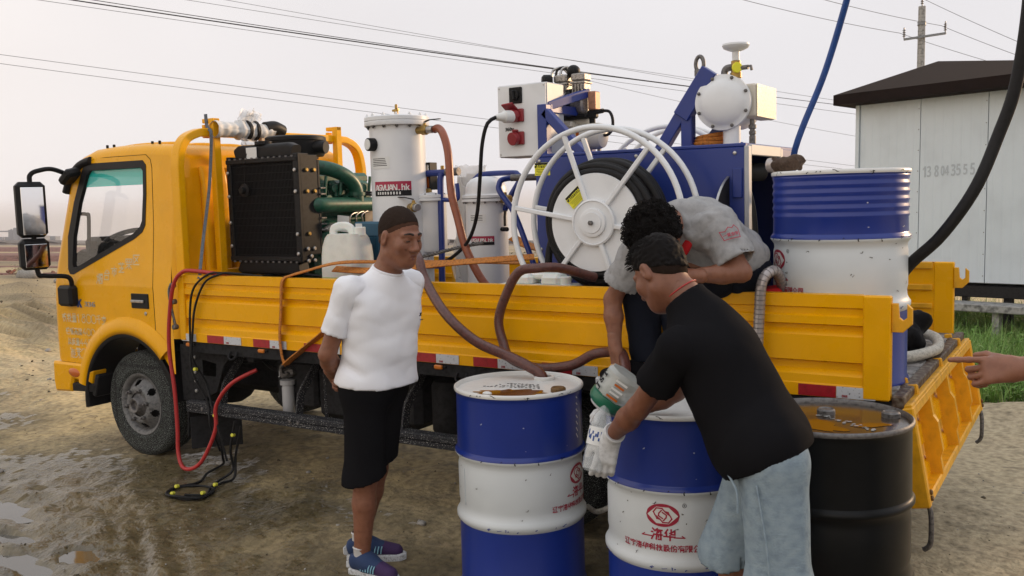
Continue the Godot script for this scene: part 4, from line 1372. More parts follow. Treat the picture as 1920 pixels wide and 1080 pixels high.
# ------------------------------------------------------------------ writing with strokes
const GLYPH := {
	"海": "19-28|06-16|00-24|59-37|48-98|57-40|57-87-80-60|34-94|67-66|63-62", "华": "39-16|27-24|69-65-95-97|98-56|03-93|54-50", "辽": "09-18|06-26-22-01|01-30-90|39-89-66|66-61-50",
	"宁": "59-58|07-08-98-97|16-86|56-50-40", "科": "49-17|06-46|28-20|26-03|26-43|58-67|55-64|42-93|89-80", "技": "07-37|29-20-11|03-35|47-97|69-65|45-85-50|55-90",
	"股": "19-10|19-39-30-21|16-36|13-33|59-56-45|59-79-75-95|53-83-40|53-90", "份": "29-05|17-10|59-35|69-96|44-84-80-60|64-30", "有": "08-98|49-04|35-30|35-85-80-70|33-83|32-82",
	"限": "09-00|09-39-36-35-24|59-50|59-99-95|57-97|55-95|50-72|64-90|94-73", "公": "49-15|59-95|44-20-80|64-90", "司": "19-99-90-70|07-77|15-75-71-11-15",
	"烟": "29-25-00|07-16|47-36|24-41|49-99-90-40-49|58-88|55-85|68-52|65-82", "台": "49-16-86|69-96|14-84-80-10-14", "市": "59-58|07-97|25-22|25-85-82-72|59-50",
	"芝": "08-98|39-37|69-67|56-55|24-84-10|10-90", "罘": "09-99-96-06-09|39-36|69-66|14-94|53-00|53-90|54-50", "区": "99-09-00-90|27-73|77-22",
	"核": "28-20|07-47|27-04|27-44|69-68|48-98|68-45-75|85-40|74-90", "载": "07-67|39-36|16-56|36-30|03-63|25-45|79-72-90|96-60", "量": "29-89-86-26-29|27-87|05-95|24-84-82-22-24|23-83|52-50|11-91|00-90",
	"千": "79-18|05-95|58-50", "克": "59-56|07-97|26-86-84-24-26|44-40-00|64-60-90-92", "栏": "28-20|07-37|27-04|27-43|59-57|89-77|47-97|44-94|40-90",
	"板": "28-20|07-37|27-04|27-43|99-58-53-40|55-85-50|65-90", "高": "59-58|08-98|36-66-65-35-36|04-00|04-94-90-80|33-63-61-31-33", "度": "59-58|08-98|18-13-00|26-96|45-43|75-73|43-73|32-82-30|42-90",
	"总": "29-37|79-67|26-86-83-23-26|13-00|33-31-71-72|53-62|83-91", "质": "99-18-14-00|26-96|57-54|34-84|34-31|84-82|54-53-20|63-90", "准": "09-17|00-15|39-25|37-30|47-97|45-95|43-93|40-90|67-60",
	"乘": "89-19|08-98|59-50|16-96|37-34|67-64|54-00|54-90", "人": "59-54-00|54-90", "0": "29-69-97-92-60-20-02-07-29", "1": "17-49-40", "8": "29-69-87-56-15-02-20-60-83-56-27-29", "2": "07-29-69-87-85-00-90", "4": "69-03-93|65-60", "9": "85-34-17-29-69-87-83-60-20", "5": "89-19-15-65-83-60-10", "m": "05-00|04-35-50|55-85-90|50-54", "k": "09-00|65-03|24-60", "g": "65-25-03-20-60-66-61|65-60",
	"第": "29-08|18-48|69-58|58-98|16-86-84-24-22-92-80|56-50|52-10", "一": "05-95", "安": "59-58|07-08-98-97|05-95|47-24-70|75-20", "全": "59-05|59-95|26-76|13-83|56-50|00-90"}

func strokes(mb: MB, ch: String, x0: float, y0: float, size: float, width: float, on: Callable, wide := 1.0) -> void:
	# draws one character as flat ribbons; «on» takes (x, y) on the printed surface to [place, normal]
	for line in GLYPH[ch].split("|"):
		var pts := PackedVector2Array()
		for p in line.split("-"):
			var q := Vector2(x0 + float(p[0]) / 9.0 * size * wide, y0 + float(p[1]) / 9.0 * size)
			if pts.size() and pts[-1].distance_to(q) > 0.025:
				pts.append((pts[-1] + q) * 0.5)
			pts.append(q)
		for i in pts.size() - 1:
			var d := (pts[i + 1] - pts[i]).normalized() * width * 0.5
			var s := Vector2(-d.y, d.x)
			var f := mb.v.size()
			for c in [pts[i] - d - s, pts[i + 1] + d - s, pts[i + 1] + d + s, pts[i] - d + s]:
				var r: Array = on.call(c.x, c.y)
				mb.add(r[0], r[1])
			mb.tri(f, f + 1, f + 2); mb.tri(f, f + 2, f + 3)

# ------------------------------------------------------------------ lorry
func grid(mb: MB, rows: Array) -> void:
	# a smooth sheet through rows of points
	var h := rows.size()
	var w: int = rows[0].size()
	var f := mb.v.size()
	for j in h:
		for i in w:
			var du: Vector3 = rows[j][mini(i + 1, w - 1)] - rows[j][maxi(i - 1, 0)]
			var dv: Vector3 = rows[mini(j + 1, h - 1)][i] - rows[maxi(j - 1, 0)][i]
			mb.add(rows[j][i], du.cross(dv).normalized(), Vector2(float(i) / w, float(j) / h))
	for j in h - 1:
		for i in w - 1:
			var a := f + j * w + i
			mb.tri(a, a + 1, a + w + 1); mb.tri(a, a + w + 1, a + w)

func cab_z(y: float, side: float, out := 0.0) -> float:
	# the cab's flanks lean in above the door handles
	var t := 0.11 * clampf((y - 1.25) / 0.95, 0.0, 1.2)
	return (-0.06 - t + out) if side > 0.0 else (-1.91 + t - out)

func flank(mb: MB, poly: PackedVector2Array, side: float, out := 0.0) -> void:
	for half in [PackedVector2Array([Vector2(-3, -1), Vector2(1, -1), Vector2(1, 1.25), Vector2(-3, 1.25)]), PackedVector2Array([Vector2(-3, 1.25), Vector2(1, 1.25), Vector2(1, 4), Vector2(-3, 4)])]:
		for part in Geometry2D.intersect_polygons(poly, half):
			var ids := Geometry2D.triangulate_polygon(part)
			var f := mb.v.size()
			var nn := Vector3(0, 0.0 if part[0].y < 1.25 and part[1].y <= 1.2501 and part[2].y <= 1.2501 else 0.115, side).normalized()
			for p in part:
				mb.add(Vector3(p.x, p.y, cab_z(p.y, side, out)), nn, p)
			for i in ids.size() / 3:
				mb.tri(f + ids[i * 3], f + ids[i * 3 + 1], f + ids[i * 3 + 2])

func minus(polys: Array, hole: PackedVector2Array) -> Array:
	# cut away without leaving rings: each piece is split through the middle of the hole first
	var c := Vector2.ZERO
	for p in hole:
		c += p / hole.size()
	var out := []
	for poly in polys:
		for half in [PackedVector2Array([Vector2(-9, -9), Vector2(c.x, -9), Vector2(c.x, 9), Vector2(-9, 9)]), PackedVector2Array([Vector2(c.x, -9), Vector2(9, -9), Vector2(9, 9), Vector2(c.x, 9)])]:
			for part in Geometry2D.intersect_polygons(poly, half):
				out.append_array(Geometry2D.clip_polygons(part, hole))
	return out

func rim_band(mb: MB, loop: PackedVector2Array, inner: PackedVector2Array, side: float, out: float, deep: float) -> void:
	# a frame between two outlines of the same count, standing «out» from the flank and «deep» thick
	var k := loop.size()
	for i in k:
		var a := loop[i]
		var b := loop[(i + 1) % k]
		var c := inner[(i + 1) % k]
		var d := inner[i]
		var pa := Vector3(a.x, a.y, cab_z(a.y, side, out)); var pb := Vector3(b.x, b.y, cab_z(b.y, side, out))
		var pc := Vector3(c.x, c.y, cab_z(c.y, side, out)); var pd := Vector3(d.x, d.y, cab_z(d.y, side, out))
		var back := Vector3(0, 0, -deep * side)
		mb.face([pa, pb, pc, pd], (pa + pc) * 0.5 + back, true)
		mb.face([pd, pc, pc + back, pd + back], (pa + pb) * 0.5 + back * 0.5, true)
		mb.face([pa, pb, pb + back, pa + back], (pc + pd) * 0.5 + back * 0.5, true)

func arc2(c: Vector2, r: float, a0: float, a1: float, k: int) -> PackedVector2Array:
	var out := PackedVector2Array()
	for i in k + 1:
		out.append(c + Vector2.from_angle(deg_to_rad(lerpf(a0, a1, float(i) / k))) * r)
	return out

func wheel(called: String, t: Node3D, x: float, z: float, side: float, dual := false) -> void:
	var c := Vector3(x, 0.384, z)
	var hub := Node3D.new()
	hub.name = called
	t.add_child(hub, true)
	hub.position = c
	var xf := Transform3D(Basis(Vector3.RIGHT, Vector3(0, 0, side), Vector3(0, -side, 0)), Vector3.ZERO)
	for q in ([0.0, -0.25] if dual else [0.0]):
		var tm := MB.new()
		var s := Transform3D(xf.basis, Vector3(0, 0, q * side))
		tm.lathe([Vector2(0.205, -0.2), Vector2(0.24, -0.21), Vector2(0.31, -0.222), Vector2(0.355, -0.212), Vector2(0.378, -0.195), Vector2(0.384, -0.17), Vector2(0.384, -0.145), Vector2(0.374, -0.143), Vector2(0.374, -0.135), Vector2(0.386, -0.133), Vector2(0.386, -0.1), Vector2(0.376, -0.098), Vector2(0.376, -0.09), Vector2(0.386, -0.088), Vector2(0.386, -0.055), Vector2(0.374, -0.053), Vector2(0.374, -0.045), Vector2(0.384, -0.043), Vector2(0.384, -0.02), Vector2(0.378, 0.0), Vector2(0.355, 0.014), Vector2(0.345, 0.016), Vector2(0.338, 0.013), Vector2(0.31, 0.022), Vector2(0.262, 0.018), Vector2(0.254, 0.022), Vector2(0.246, 0.018), Vector2(0.226, 0.008), Vector2(0.205, 0.0)], s, 56, 0.6)
		obj("tyre", tm, M.tyre, hub)
	var rm := MB.new()
	rm.lathe([Vector2(0.17, -0.2), Vector2(0.2, -0.19), Vector2(0.2, -0.015), Vector2(0.212, 0.004), Vector2(0.226, 0.008), Vector2(0.226, 0.014), Vector2(0.21, 0.01), Vector2(0.197, -0.006), Vector2(0.192, -0.03)], xf, 48, 0.6)
	# dished disc with hand holes
	var radii := [0.088, 0.1, 0.112, 0.126, 0.134, 0.142, 0.15, 0.158, 0.166, 0.174, 0.183, 0.192]
	var heights := [0.035, 0.04, 0.042, 0.04, 0.034, 0.026, 0.017, 0.008, -0.001, -0.01, -0.02, -0.03]
	var seg := 140
	for i in radii.size() - 1:
		for j in seg:
			var a := TAU * (j + 0.5) / seg
			var rr: float = (radii[i] + radii[i + 1]) * 0.5
			var skip := false
			for h in 6:
				var ha := TAU * (h + 0.35) / 6
				var d := Vector2(cos(a) * rr - cos(ha) * 0.158, sin(a) * rr - sin(ha) * 0.158)
				var along := d.dot(Vector2(cos(ha), sin(ha)))
				if pow(along / 0.021, 2.0) + pow((d - Vector2(cos(ha), sin(ha)) * along).length() / 0.027, 2.0) < 1.0:
					skip = true
			if skip:
				continue
			var pts := []
			for e in [[0, 0], [1, 0], [1, 1], [0, 1]]:
				var an: float = TAU * (j + e[1]) / seg
				pts.append(xf * Vector3(cos(an) * radii[i + e[0]], heights[i + e[0]], sin(an) * radii[i + e[0]]))
			rm.face(pts, xf * Vector3(0, -1, 0), true)
	obj("rim", rm, M.rim_grey, hub)
	var dm := MB.new()
	dm.cyl(xf * Vector3(0, -0.19, 0), xf * Vector3(0, -0.06, 0), 0.19, 32)
	obj("brake_drum", dm, M.chassis_plain, hub)
	var hm := MB.new()
	hm.lathe([Vector2(0.088, 0.02), Vector2(0.07, 0.036), Vector2(0.062, 0.05), Vector2(0.058, 0.07), Vector2(0.05, 0.078), Vector2(0.035, 0.072), Vector2(0.03, 0.05), Vector2(0, 0.045)], xf, 28)
	obj("hub_cap", hm, M.dull_steel, hub)
	for k in 6:
		var a := TAU * (k + 0.85) / 6
		var nm := MB.new()
		nm.cyl(xf * Vector3(cos(a) * 0.112, 0.036, sin(a) * 0.112), xf * Vector3(cos(a) * 0.112, 0.064, sin(a) * 0.112), 0.016, 6, 0.003)
		nm.cyl(xf * Vector3(cos(a) * 0.112, 0.06, sin(a) * 0.112), xf * Vector3(cos(a) * 0.112, 0.082, sin(a) * 0.112), 0.008, 8, 0.002)
		obj("wheel_nut", nm, M.dull_steel, hub)

func board_profile() -> PackedVector2Array:
	# (y, z) of the pressed sheet, from the top rail down
	return PackedVector2Array([Vector2(1.35, -0.03), Vector2(1.35, 0.0), Vector2(1.296, 0.0), Vector2(1.29, -0.012), Vector2(1.262, -0.012), Vector2(1.256, -0.002), Vector2(1.222, -0.002), Vector2(1.214, -0.028), Vector2(1.196, -0.03), Vector2(1.172, -0.008), Vector2(1.062, -0.008), Vector2(1.054, -0.03), Vector2(1.022, -0.03), Vector2(1.0, -0.006), Vector2(0.965, -0.004), Vector2(0.96, 0.0), Vector2(0.906, 0.0), Vector2(0.906, -0.03)])

func side_board(called: String, t: Node3D, z0: float, side: float) -> Node3D:
	var root := Node3D.new()
	root.name = called
	t.add_child(root, true)
	var sheet := MB.new()
	var prof := board_profile()
	for i in prof.size() - 1:
		for s in 9:
			var xa := lerpf(0.06, 4.38, s / 9.0)
			var xb := lerpf(0.06, 4.38, (s + 1) / 9.0)
			sheet.face([Vector3(xa, prof[i].x, z0 + prof[i].y * side), Vector3(xb, prof[i].x, z0 + prof[i].y * side), Vector3(xb, prof[i + 1].x, z0 + prof[i + 1].y * side), Vector3(xa, prof[i + 1].x, z0 + prof[i + 1].y * side)], Vector3((xa + xb) * 0.5, 1.128, z0 - 0.2 * side), true)
	sheet.box(Vector3(2.22, 1.128, z0 - 0.036 * side), Vector3(4.32, 0.43, 0.006), Basis.IDENTITY, 0.0)
	obj("pressed_sheet", sheet, M.yellow, root)
	for e in [[0.03, 0.06], [4.43, 0.11]]:
		var fr := MB.new()
		fr.box(Vector3(e[0], 1.13, z0 - 0.018 * side), Vector3(e[1], 0.44, 0.05), Basis.IDENTITY, 0.006)
		obj("end_frame", fr, M.yellow, root)
	# inner stiffeners
	for x in [0.9, 1.9, 2.9, 3.7]:
		var st := MB.new()
		st.box(Vector3(x, 1.13, z0 - 0.05 * side), Vector3(0.05, 0.42, 0.03))
		obj("stiffener", st, M.yellow_inner, root)
	var inner := MB.new()
	for q in [[1.33, 0.04], [1.2, 0.035], [1.09, 0.03], [0.96, 0.05]]:
		inner.box(Vector3(2.22, q[0], z0 - 0.048 * side), Vector3(4.3, q[1], 0.018), Basis.IDENTITY, 0.004)
	obj("inner_ribs", inner, M.yellow_inner, root)
	# hook for the tailgate
	var hk := MB.new()
	hk.plate(PackedVector2Array([Vector2(4.485, 1.32), Vector2(4.485, 1.2), Vector2(4.53, 1.2), Vector2(4.565, 1.235), Vector2(4.565, 1.3), Vector2(4.545, 1.318), Vector2(4.545, 1.262), Vector2(4.53, 1.25), Vector2(4.515, 1.262), Vector2(4.51, 1.32)]), 0.02, Transform3D(Basis.IDENTITY, Vector3(0, 0, z0 - 0.03 * side)))
	obj("tailgate_hook", hk, M.yellow_worn, root)
	return root

func lorry() -> void:
	var t := thing("flatbed_lorry", "yellow dropside lorry loaded with oil filtering machines and drums", "lorry")
	# --- chassis
	for z in [-0.62, -1.35]:
		var mb := MB.new()
		mb.box(Vector3(1.55, 0.7, z), Vector3(5.7, 0.17, 0.07))
		obj("chassis_rail", mb, M.chassis_plain, t)
	for x in [-0.3, 0.6, 1.6, 2.4, 3.3, 4.2]:
		var mb := MB.new()
		mb.box(Vector3(x, 0.835, -0.985), Vector3(0.06, 0.09, 1.86))
		obj("cross_member", mb, M.chassis_plain, t)
	for ax in [-0.655, 2.72]:
		var mb := MB.new()
		mb.rod(Vector3(ax, 0.384, -0.2), Vector3(ax, 0.384, -1.77), 0.06)
		mb.ball(Vector3(ax, 0.384, -0.985), Vector3(0.16, 0.16, 0.2))
		obj("axle", mb, M.chassis_plain, t)
	wheel("wheel", t, -0.655, -0.14, 1.0)
	wheel("wheel", t, -0.655, -1.83, -1.0)
	wheel("wheel", t, 2.72, -0.16, 1.0, true)
	wheel("wheel", t, 2.72, -1.81, -1.0, true)
	# --- load bed
	for z in [-0.035, -1.935]:
		var mb := MB.new()
		mb.box(Vector3(2.25, 0.868, z), Vector3(4.5, 0.074, 0.05))
		obj("bed_edge", mb, M.chassis_plain, t)
	var n := 19
	for k in n:
		var mb := MB.new()
		var w := 1.88 / n
		mb.box(Vector3(2.25, 0.921 + 0.003 * (k % 2), -0.045 - w * (k + 0.5)), Vector3(4.48, 0.022, w - 0.014), Basis.IDENTITY, 0.005)
		obj("floor_plank", mb, M.plank if k % 3 else M.plank_dark, t)
	var fl := MB.new()
	fl.box(Vector3(2.25, 0.903, -0.985), Vector3(4.46, 0.012, 1.84), Basis.IDENTITY, 0.0)
	obj("floor_sheet", fl, M.chassis_plain, t)
	var rb := MB.new()
	rb.box(Vector3(4.515, 0.88, -0.985), Vector3(0.05, 0.11, 1.97), Basis.IDENTITY, 0.006)
	obj("rear_beam", rb, M.bare_steel, t)
	var hb := MB.new()
	for i in 3:
		hb.box(Vector3(-0.02 + 0.004 * (i % 2), 1.0 + i * 0.145, -0.985), Vector3(0.05, 0.135, 1.85))
	obj("front_board", hb, M.yellow, t)
	# --- dropsides
	var sb := side_board("side_board", t, 0.0, 1.0)
	side_board("side_board", t, -1.97, -1.0)
	var tapes := [[0.012, 0.155, 0], [0.266, 0.424, 1], [0.426, 0.586, 0], [0.698, 0.844, 1], [0.846, 0.99, 0], [1.14, 1.286, 1], [1.288, 1.43, 0], [1.57, 1.71, 1], [1.712, 1.85, 0], [1.989, 2.136, 1], [2.138, 2.29, 0], [2.386, 2.54, 1], [2.542, 2.7, 0], [2.812, 2.985, 1], [2.987, 3.13, 0], [3.26, 3.42, 1], [3.422, 3.56, 0], [3.68, 3.84, 1], [3.842, 3.98, 0], [4.108, 4.267, 1], [4.269, 4.428, 0]]
	for s in tapes:
		var mb := MB.new()
		mb.box(Vector3((s[0] + s[1]) * 0.5, 0.933, 0.003), Vector3(s[1] - s[0], 0.05, 0.003), Basis.IDENTITY, 0.0008)
		var tape := obj("reflective_tape", mb, M.tape_red if s[2] else M.tape_white, sb)
		if s[2] == 0:
			word("tape_mark", "DM", 0.011, M.tape_red, tape, Transform3D(Basis.IDENTITY, Vector3(s[0] + 0.035, 0.918, 0.0055)))
	for q in [[0.02, 1.28], [0.02, 1.0], [0.02, 1.17]]:
		var mb := MB.new()
		mb.cyl(Vector3(q[0] - 0.05, q[1], 0.0), Vector3(q[0] - 0.05, q[1], 0.035), 0.018, 12)
		obj("latch_bolt", mb, M.dull_steel, sb)
	var lt := MB.new()
	lt.tube(smooth_path([Vector3(-0.03, 1.29, 0.03), Vector3(-0.045, 1.24, 0.04), Vector3(-0.04, 1.12, 0.03), Vector3(-0.02, 1.0, 0.02)], 6), 0.009, 8)
	obj("latch_lever", lt, M.dull_steel, sb)
	for x in [0.077, 0.763, 2.148, 3.4]:
		var mb := MB.new()
		mb.box(Vector3(x, 0.884, -0.002), Vector3(0.055, 0.024, 0.022), Basis.IDENTITY, 0.006)
		obj("marker_lamp", mb, M.amber, t)
		mb = MB.new()
		mb.box(Vector3(x, 0.884, -0.008), Vector3(0.1, 0.014, 0.014), Basis.IDENTITY, 0.004)
		obj("lamp_bracket", mb, M.plastic_black, t)
	for x in [0.5, 1.42, 2.3, 3.2]:
		var mb := MB.new()
		mb.tube(smooth_path([Vector3(x - 0.03, 0.86, -0.01), Vector3(x - 0.03, 0.83, 0.01), Vector3(x, 0.812, 0.016), Vector3(x + 0.03, 0.83, 0.01), Vector3(x + 0.03, 0.86, -0.01)], 5), 0.007, 8)
		obj("rope_hook", mb, M.chassis_plain, t)
	# --- headboard
	var hoop := MB.new()
	var hp := [Vector3(-0.02, 0.95, -0.07), Vector3(-0.02, 1.9, -0.07), Vector3(-0.02, 2.12, -0.078), Vector3(-0.02, 2.235, -0.125), Vector3(-0.02, 2.29, -0.22), Vector3(-0.02, 2.305, -0.36), Vector3(-0.02, 2.305, -1.0), Vector3(-0.02, 2.305, -1.6), Vector3(-0.02, 2.29, -1.74), Vector3(-0.02, 2.235, -1.84), Vector3(-0.02, 2.12, -1.89), Vector3(-0.02, 1.9, -1.9), Vector3(-0.02, 0.95, -1.9)]
	hoop.sweep(smooth_path(hp, 6), rect2(0.08, 0.055, 0.008), PackedFloat32Array(), false, true, Vector3(0, 0, 1))
	obj("headboard_hoop", hoop, M.yellow, t)
	for z in [-0.36, -1.58]:
		var mb := MB.new()
		mb.beam(Vector3(0.025, 0.95, z), Vector3(0.025, 2.4, z), 0.06, 0.05, Vector3.RIGHT)
		obj("headboard_post", mb, M.yellow, t)
		mb = MB.new()
		mb.beam(Vector3(-0.06, 2.36, z), Vector3(-0.06, 2.27, z), 0.05, 0.03, Vector3.RIGHT)
		mb.beam(Vector3(-0.07, 2.385, z), Vector3(0.05, 2.385, z), 0.05, 0.03)
		obj("ladder_stop", mb, M.yellow, t)
	tailgate(t)
	cab(t)
	underbody(t)

func tailgate(t: Node3D) -> void:
	var g := Node3D.new()
	g.name = "tailgate"
	t.add_child(g, true)
	# its own frame: x across (from the near side), y up along the gate, z outward
	var up := Vector3(4.555 - 4.628, 0.888 - 0.478, 0).normalized()
	var xf := Transform3D(Basis(Vector3(0, 0, -1), up, Vector3(0, 0, -1).cross(up)), Vector3(4.628, 0.478, 0.0))
	g.transform = xf
	var w := 1.97
	var h := 0.416
	var sheet := MB.new()
	var pr := [[0.03, -0.03], [0.09, -0.03], [0.115, -0.055], [0.165, -0.055], [0.185, -0.035], [0.27, -0.035], [0.29, -0.055], [0.33, -0.055], [0.35, -0.03], [0.39, -0.03]]
	for i in pr.size() - 1:
		sheet.face([Vector3(0.04, pr[i][0], pr[i][1]), Vector3(w - 0.04, pr[i][0], pr[i][1]), Vector3(w - 0.04, pr[i + 1][0], pr[i + 1][1]), Vector3(0.04, pr[i + 1][0], pr[i + 1][1])], Vector3(1, 0.2, -1), true)
	sheet.box(Vector3(w / 2, h / 2, -0.062), Vector3(w - 0.06, h - 0.04, 0.006), Basis.IDENTITY, 0.0)
	obj("pressed_sheet", sheet, M.yellow, g)
	for e in [[w / 2, 0.02, w, 0.04], [w / 2, h - 0.02, w, 0.045]]:
		var mb := MB.new()
		mb.box(Vector3(e[0], e[1], -0.02), Vector3(e[2], e[3], 0.075), Basis.IDENTITY, 0.006)
		obj("frame_rail", mb, M.yellow_worn, g)
	for x in [0.02, w - 0.02]:
		var mb := MB.new()
		mb.box(Vector3(x, h / 2, -0.02), Vector3(0.045, h + 0.004, 0.08), Basis.IDENTITY, 0.006)
		obj("end_frame", mb, M.yellow_worn, g)
	var top := MB.new()
	top.box(Vector3(w / 2, h + 0.004, -0.03), Vector3(w - 0.01, 0.02, 0.09), Basis.IDENTITY, 0.004)
	obj("top_flange", top, M.yellow_worn, g)
	for x in [0.42, 0.96, 1.5]:
		var mb := MB.new()
		var out := PackedVector2Array([Vector2(0.035, -0.04), Vector2(0.035, 0.02), Vector2(0.11, 0.02), Vector2(0.14, 0.035), Vector2(0.27, 0.035), Vector2(0.3, 0.02), Vector2(0.385, 0.02), Vector2(0.385, -0.04)])
		mb.plate(out, 0.045, Transform3D(Basis(Vector3(0, 1, 0), Vector3(0, 0, 1), Vector3(1, 0, 0)), Vector3(x - 0.022, 0, 0)))
		obj("rib", mb, M.yellow_worn, g)
	for x in [0.26, 0.98, 1.68]:
		var mb := MB.new()
		mb.cyl(Vector3(x - 0.05, h + 0.035, -0.05), Vector3(x + 0.03, h + 0.035, -0.05), 0.025, 16)
		obj("hinge_pin", mb, M.bare_steel, g)
		mb = MB.new()
		mb.box(Vector3(x, h + 0.02, -0.025), Vector3(0.02, 0.07, 0.06), Basis.IDENTITY, 0.006)
		mb.box(Vector3(x + 0.045, h + 0.04, -0.06), Vector3(0.02, 0.08, 0.04), Basis.IDENTITY, 0.006)
		obj("hinge_lug", mb, M.yellow_worn, g)
	for x in [0.03, w - 0.03]:
		var mb := MB.new()
		mb.tube(smooth_path([Vector3(x, 0.03, 0.0), Vector3(x, -0.03, 0.01), Vector3(x, -0.13, -0.005), Vector3(x + 0.01, -0.17, -0.02), Vector3(x + 0.02, -0.19, -0.045)], 6), 0.011, 10)
		obj("latch_rod", mb, M.dull_steel, g)
		mb = MB.new()
		mb.cyl(Vector3(x + 0.01, 0.03, 0.0), Vector3(x + 0.01, 0.03, 0.03), 0.012, 6)
		mb.cyl(Vector3(x + 0.01, 0.055, 0.0), Vector3(x + 0.01, 0.055, 0.03), 0.012, 6)
		obj("bolt", mb, M.bung_brown, g)

func cab(t: Node3D) -> void:
	var c := Node3D.new()
	c.name = "cab"
	t.add_child(c, true)
	var prof := PackedVector2Array([Vector2(-0.08, 0.9), Vector2(-0.08, 1.4), Vector2(-0.085, 2.0), Vector2(-0.1, 2.12), Vector2(-0.14, 2.19), Vector2(-0.22, 2.232), Vector2(-0.5, 2.252), Vector2(-0.85, 2.255), Vector2(-1.1, 2.242), Vector2(-1.25, 2.2), Vector2(-1.33, 2.14), Vector2(-1.385, 2.05), Vector2(-1.525, 1.42), Vector2(-1.55, 1.25), Vector2(-1.565, 1.05), Vector2(-1.57, 0.8), Vector2(-1.565, 0.66)])
	var b := 0.075
	var k := prof.size()
	var nrm := PackedVector2Array()
	for i in k:
		var d := prof[mini(i + 1, k - 1)] - prof[maxi(i - 1, 0)]
		nrm.append(Vector2(d.y, -d.x).normalized())      # points out of the cab
	var inset := PackedVector2Array()
	for i in k:
		inset.append(prof[i] - nrm[i] * b)
	var shell := MB.new()
	for side in [1.0, -1.0]:
		var rows := []
		for s in 6:
			var a := PI * 0.5 * s / 5.0
			var row := []
			for i in k:
				var p := prof[i] - nrm[i] * b * (1.0 - sin(a))
				row.append(Vector3(p.x, p.y, cab_z(p.y, side) - side * b * (1.0 - cos(a))))
			rows.append(row)
		grid(shell, rows)
	for i in k - 1:
		if i == 11 or i == 1:
			continue
		var na := nrm[i]
		var nb := nrm[i + 1]
		var f := shell.v.size()
		for q in [[prof[i], na], [prof[i + 1], nb]]:
			for side in [1.0, -1.0]:
				shell.add(Vector3(q[0].x, q[0].y, cab_z(q[0].y, side) - side * b), Vector3(q[1].x, q[1].y, 0))
		shell.tri(f, f + 1, f + 3); shell.tri(f, f + 3, f + 2)
	# rear wall round its small window
	for r in [[1.4, 1.52, -0.14, -1.83], [1.9, 2.0, -0.16, -1.81], [1.52, 1.9, -0.14, -0.62], [1.52, 1.9, -1.35, -1.83]]:
		shell.face([Vector3(-0.082, r[0], r[2]), Vector3(-0.082, r[0], r[3]), Vector3(-0.083, r[1], r[3]), Vector3(-0.083, r[1], r[2])], Vector3(-1, 1, -1), true)
	# windscreen posts and header
	for side in [1.0, -1.0]:
		for q in [11]:
			var p0 := prof[q]
			var p1 := prof[q + 1]
			var w := 0.05
			shell.face([Vector3(p0.x, p0.y, cab_z(p0.y, side) - side * b), Vector3(p1.x, p1.y, cab_z(p1.y, side) - side * b), Vector3(p1.x, p1.y, cab_z(p1.y, side) - side * (b + w)), Vector3(p0.x, p0.y, cab_z(p0.y, side) - side * (b + w))], Vector3(0, 1, -1), true)
	obj("shell", shell, M.yellow, c)
	# pressed ribs on the rear wall and roof
	for q in [[-0.34, 0.09], [-0.47, 0.08], [-0.58, 0.05], [-1.42, 0.1], [-1.62, 0.1]]:
		var mb := MB.new()
		mb.sweep(smooth_path([Vector3(-0.09, 1.2, q[0]), Vector3(-0.066, 1.25, q[0]), Vector3(-0.062, 1.6, q[0]), Vector3(-0.062, 1.95, q[0]), Vector3(-0.09, 2.07, q[0])], 5), rect2(q[1], 0.05, 0.02), PackedFloat32Array(), false, true, Vector3(1, 0, 0), true)
		obj("pressed_rib", mb, M.yellow, c)
	for q in 6:
		var mb := MB.new()
		var z := -0.4 - q * 0.235
		mb.sweep(smooth_path([Vector3(-0.25, 2.225, z), Vector3(-0.4, 2.252, z), Vector3(-0.8, 2.262, z), Vector3(-1.05, 2.25, z), Vector3(-1.15, 2.22, z)], 5), rect2(0.05, 0.03, 0.012), PackedFloat32Array(), false, true, Vector3(0, 1, 0), true)
		obj("roof_rib", mb, M.yellow, c)
	for q in [[-1.02, -0.25], [-0.94, -0.25], [-0.5, -0.25], [-0.42, -0.25]]:
		var mb := MB.new()
		mb.cyl(Vector3(q[0], 2.245, q[1]), Vector3(q[0], 2.27, q[1]), 0.01, 8)
		obj("roof_stud", mb, M.plastic_black, c)
	# flanks with door, window and wheel arch
	var arch := arc2(Vector2(-0.655, 0.4), 0.53, -20.0, 200.0, 30)
	arch.append(Vector2(-1.2, 0.1)); arch.append(Vector2(-0.1, 0.1))
	var outline := inset.duplicate()
	outline.append(Vector2(-1.5, 0.655)); outline.append(Vector2(-0.155, 0.655))
	var door := PackedVector2Array([Vector2(-0.345, 0.655), Vector2(-0.345, 1.2), Vector2(-0.357, 1.65), Vector2(-0.4, 2.08), Vector2(-0.42, 2.135), Vector2(-0.47, 2.17), Vector2(-1.05, 2.172), Vector2(-1.17, 2.135), Vector2(-1.27, 1.99), Vector2(-1.4, 1.5), Vector2(-1.445, 1.25), Vector2(-1.462, 1.0), Vector2(-1.462, 0.655)])
	var win := PackedVector2Array([Vector2(-0.5, 2.135), Vector2(-0.462, 2.1), Vector2(-0.445, 1.9), Vector2(-0.445, 1.68), Vector2(-0.475, 1.632), Vector2(-0.56, 1.585), Vector2(-1.27, 1.322), Vector2(-1.31, 1.325), Vector2(-1.335, 1.36), Vector2(-1.352, 1.6), Vector2(-1.29, 1.86), Vector2(-1.2, 2.1), Vector2(-1.16, 2.138)])
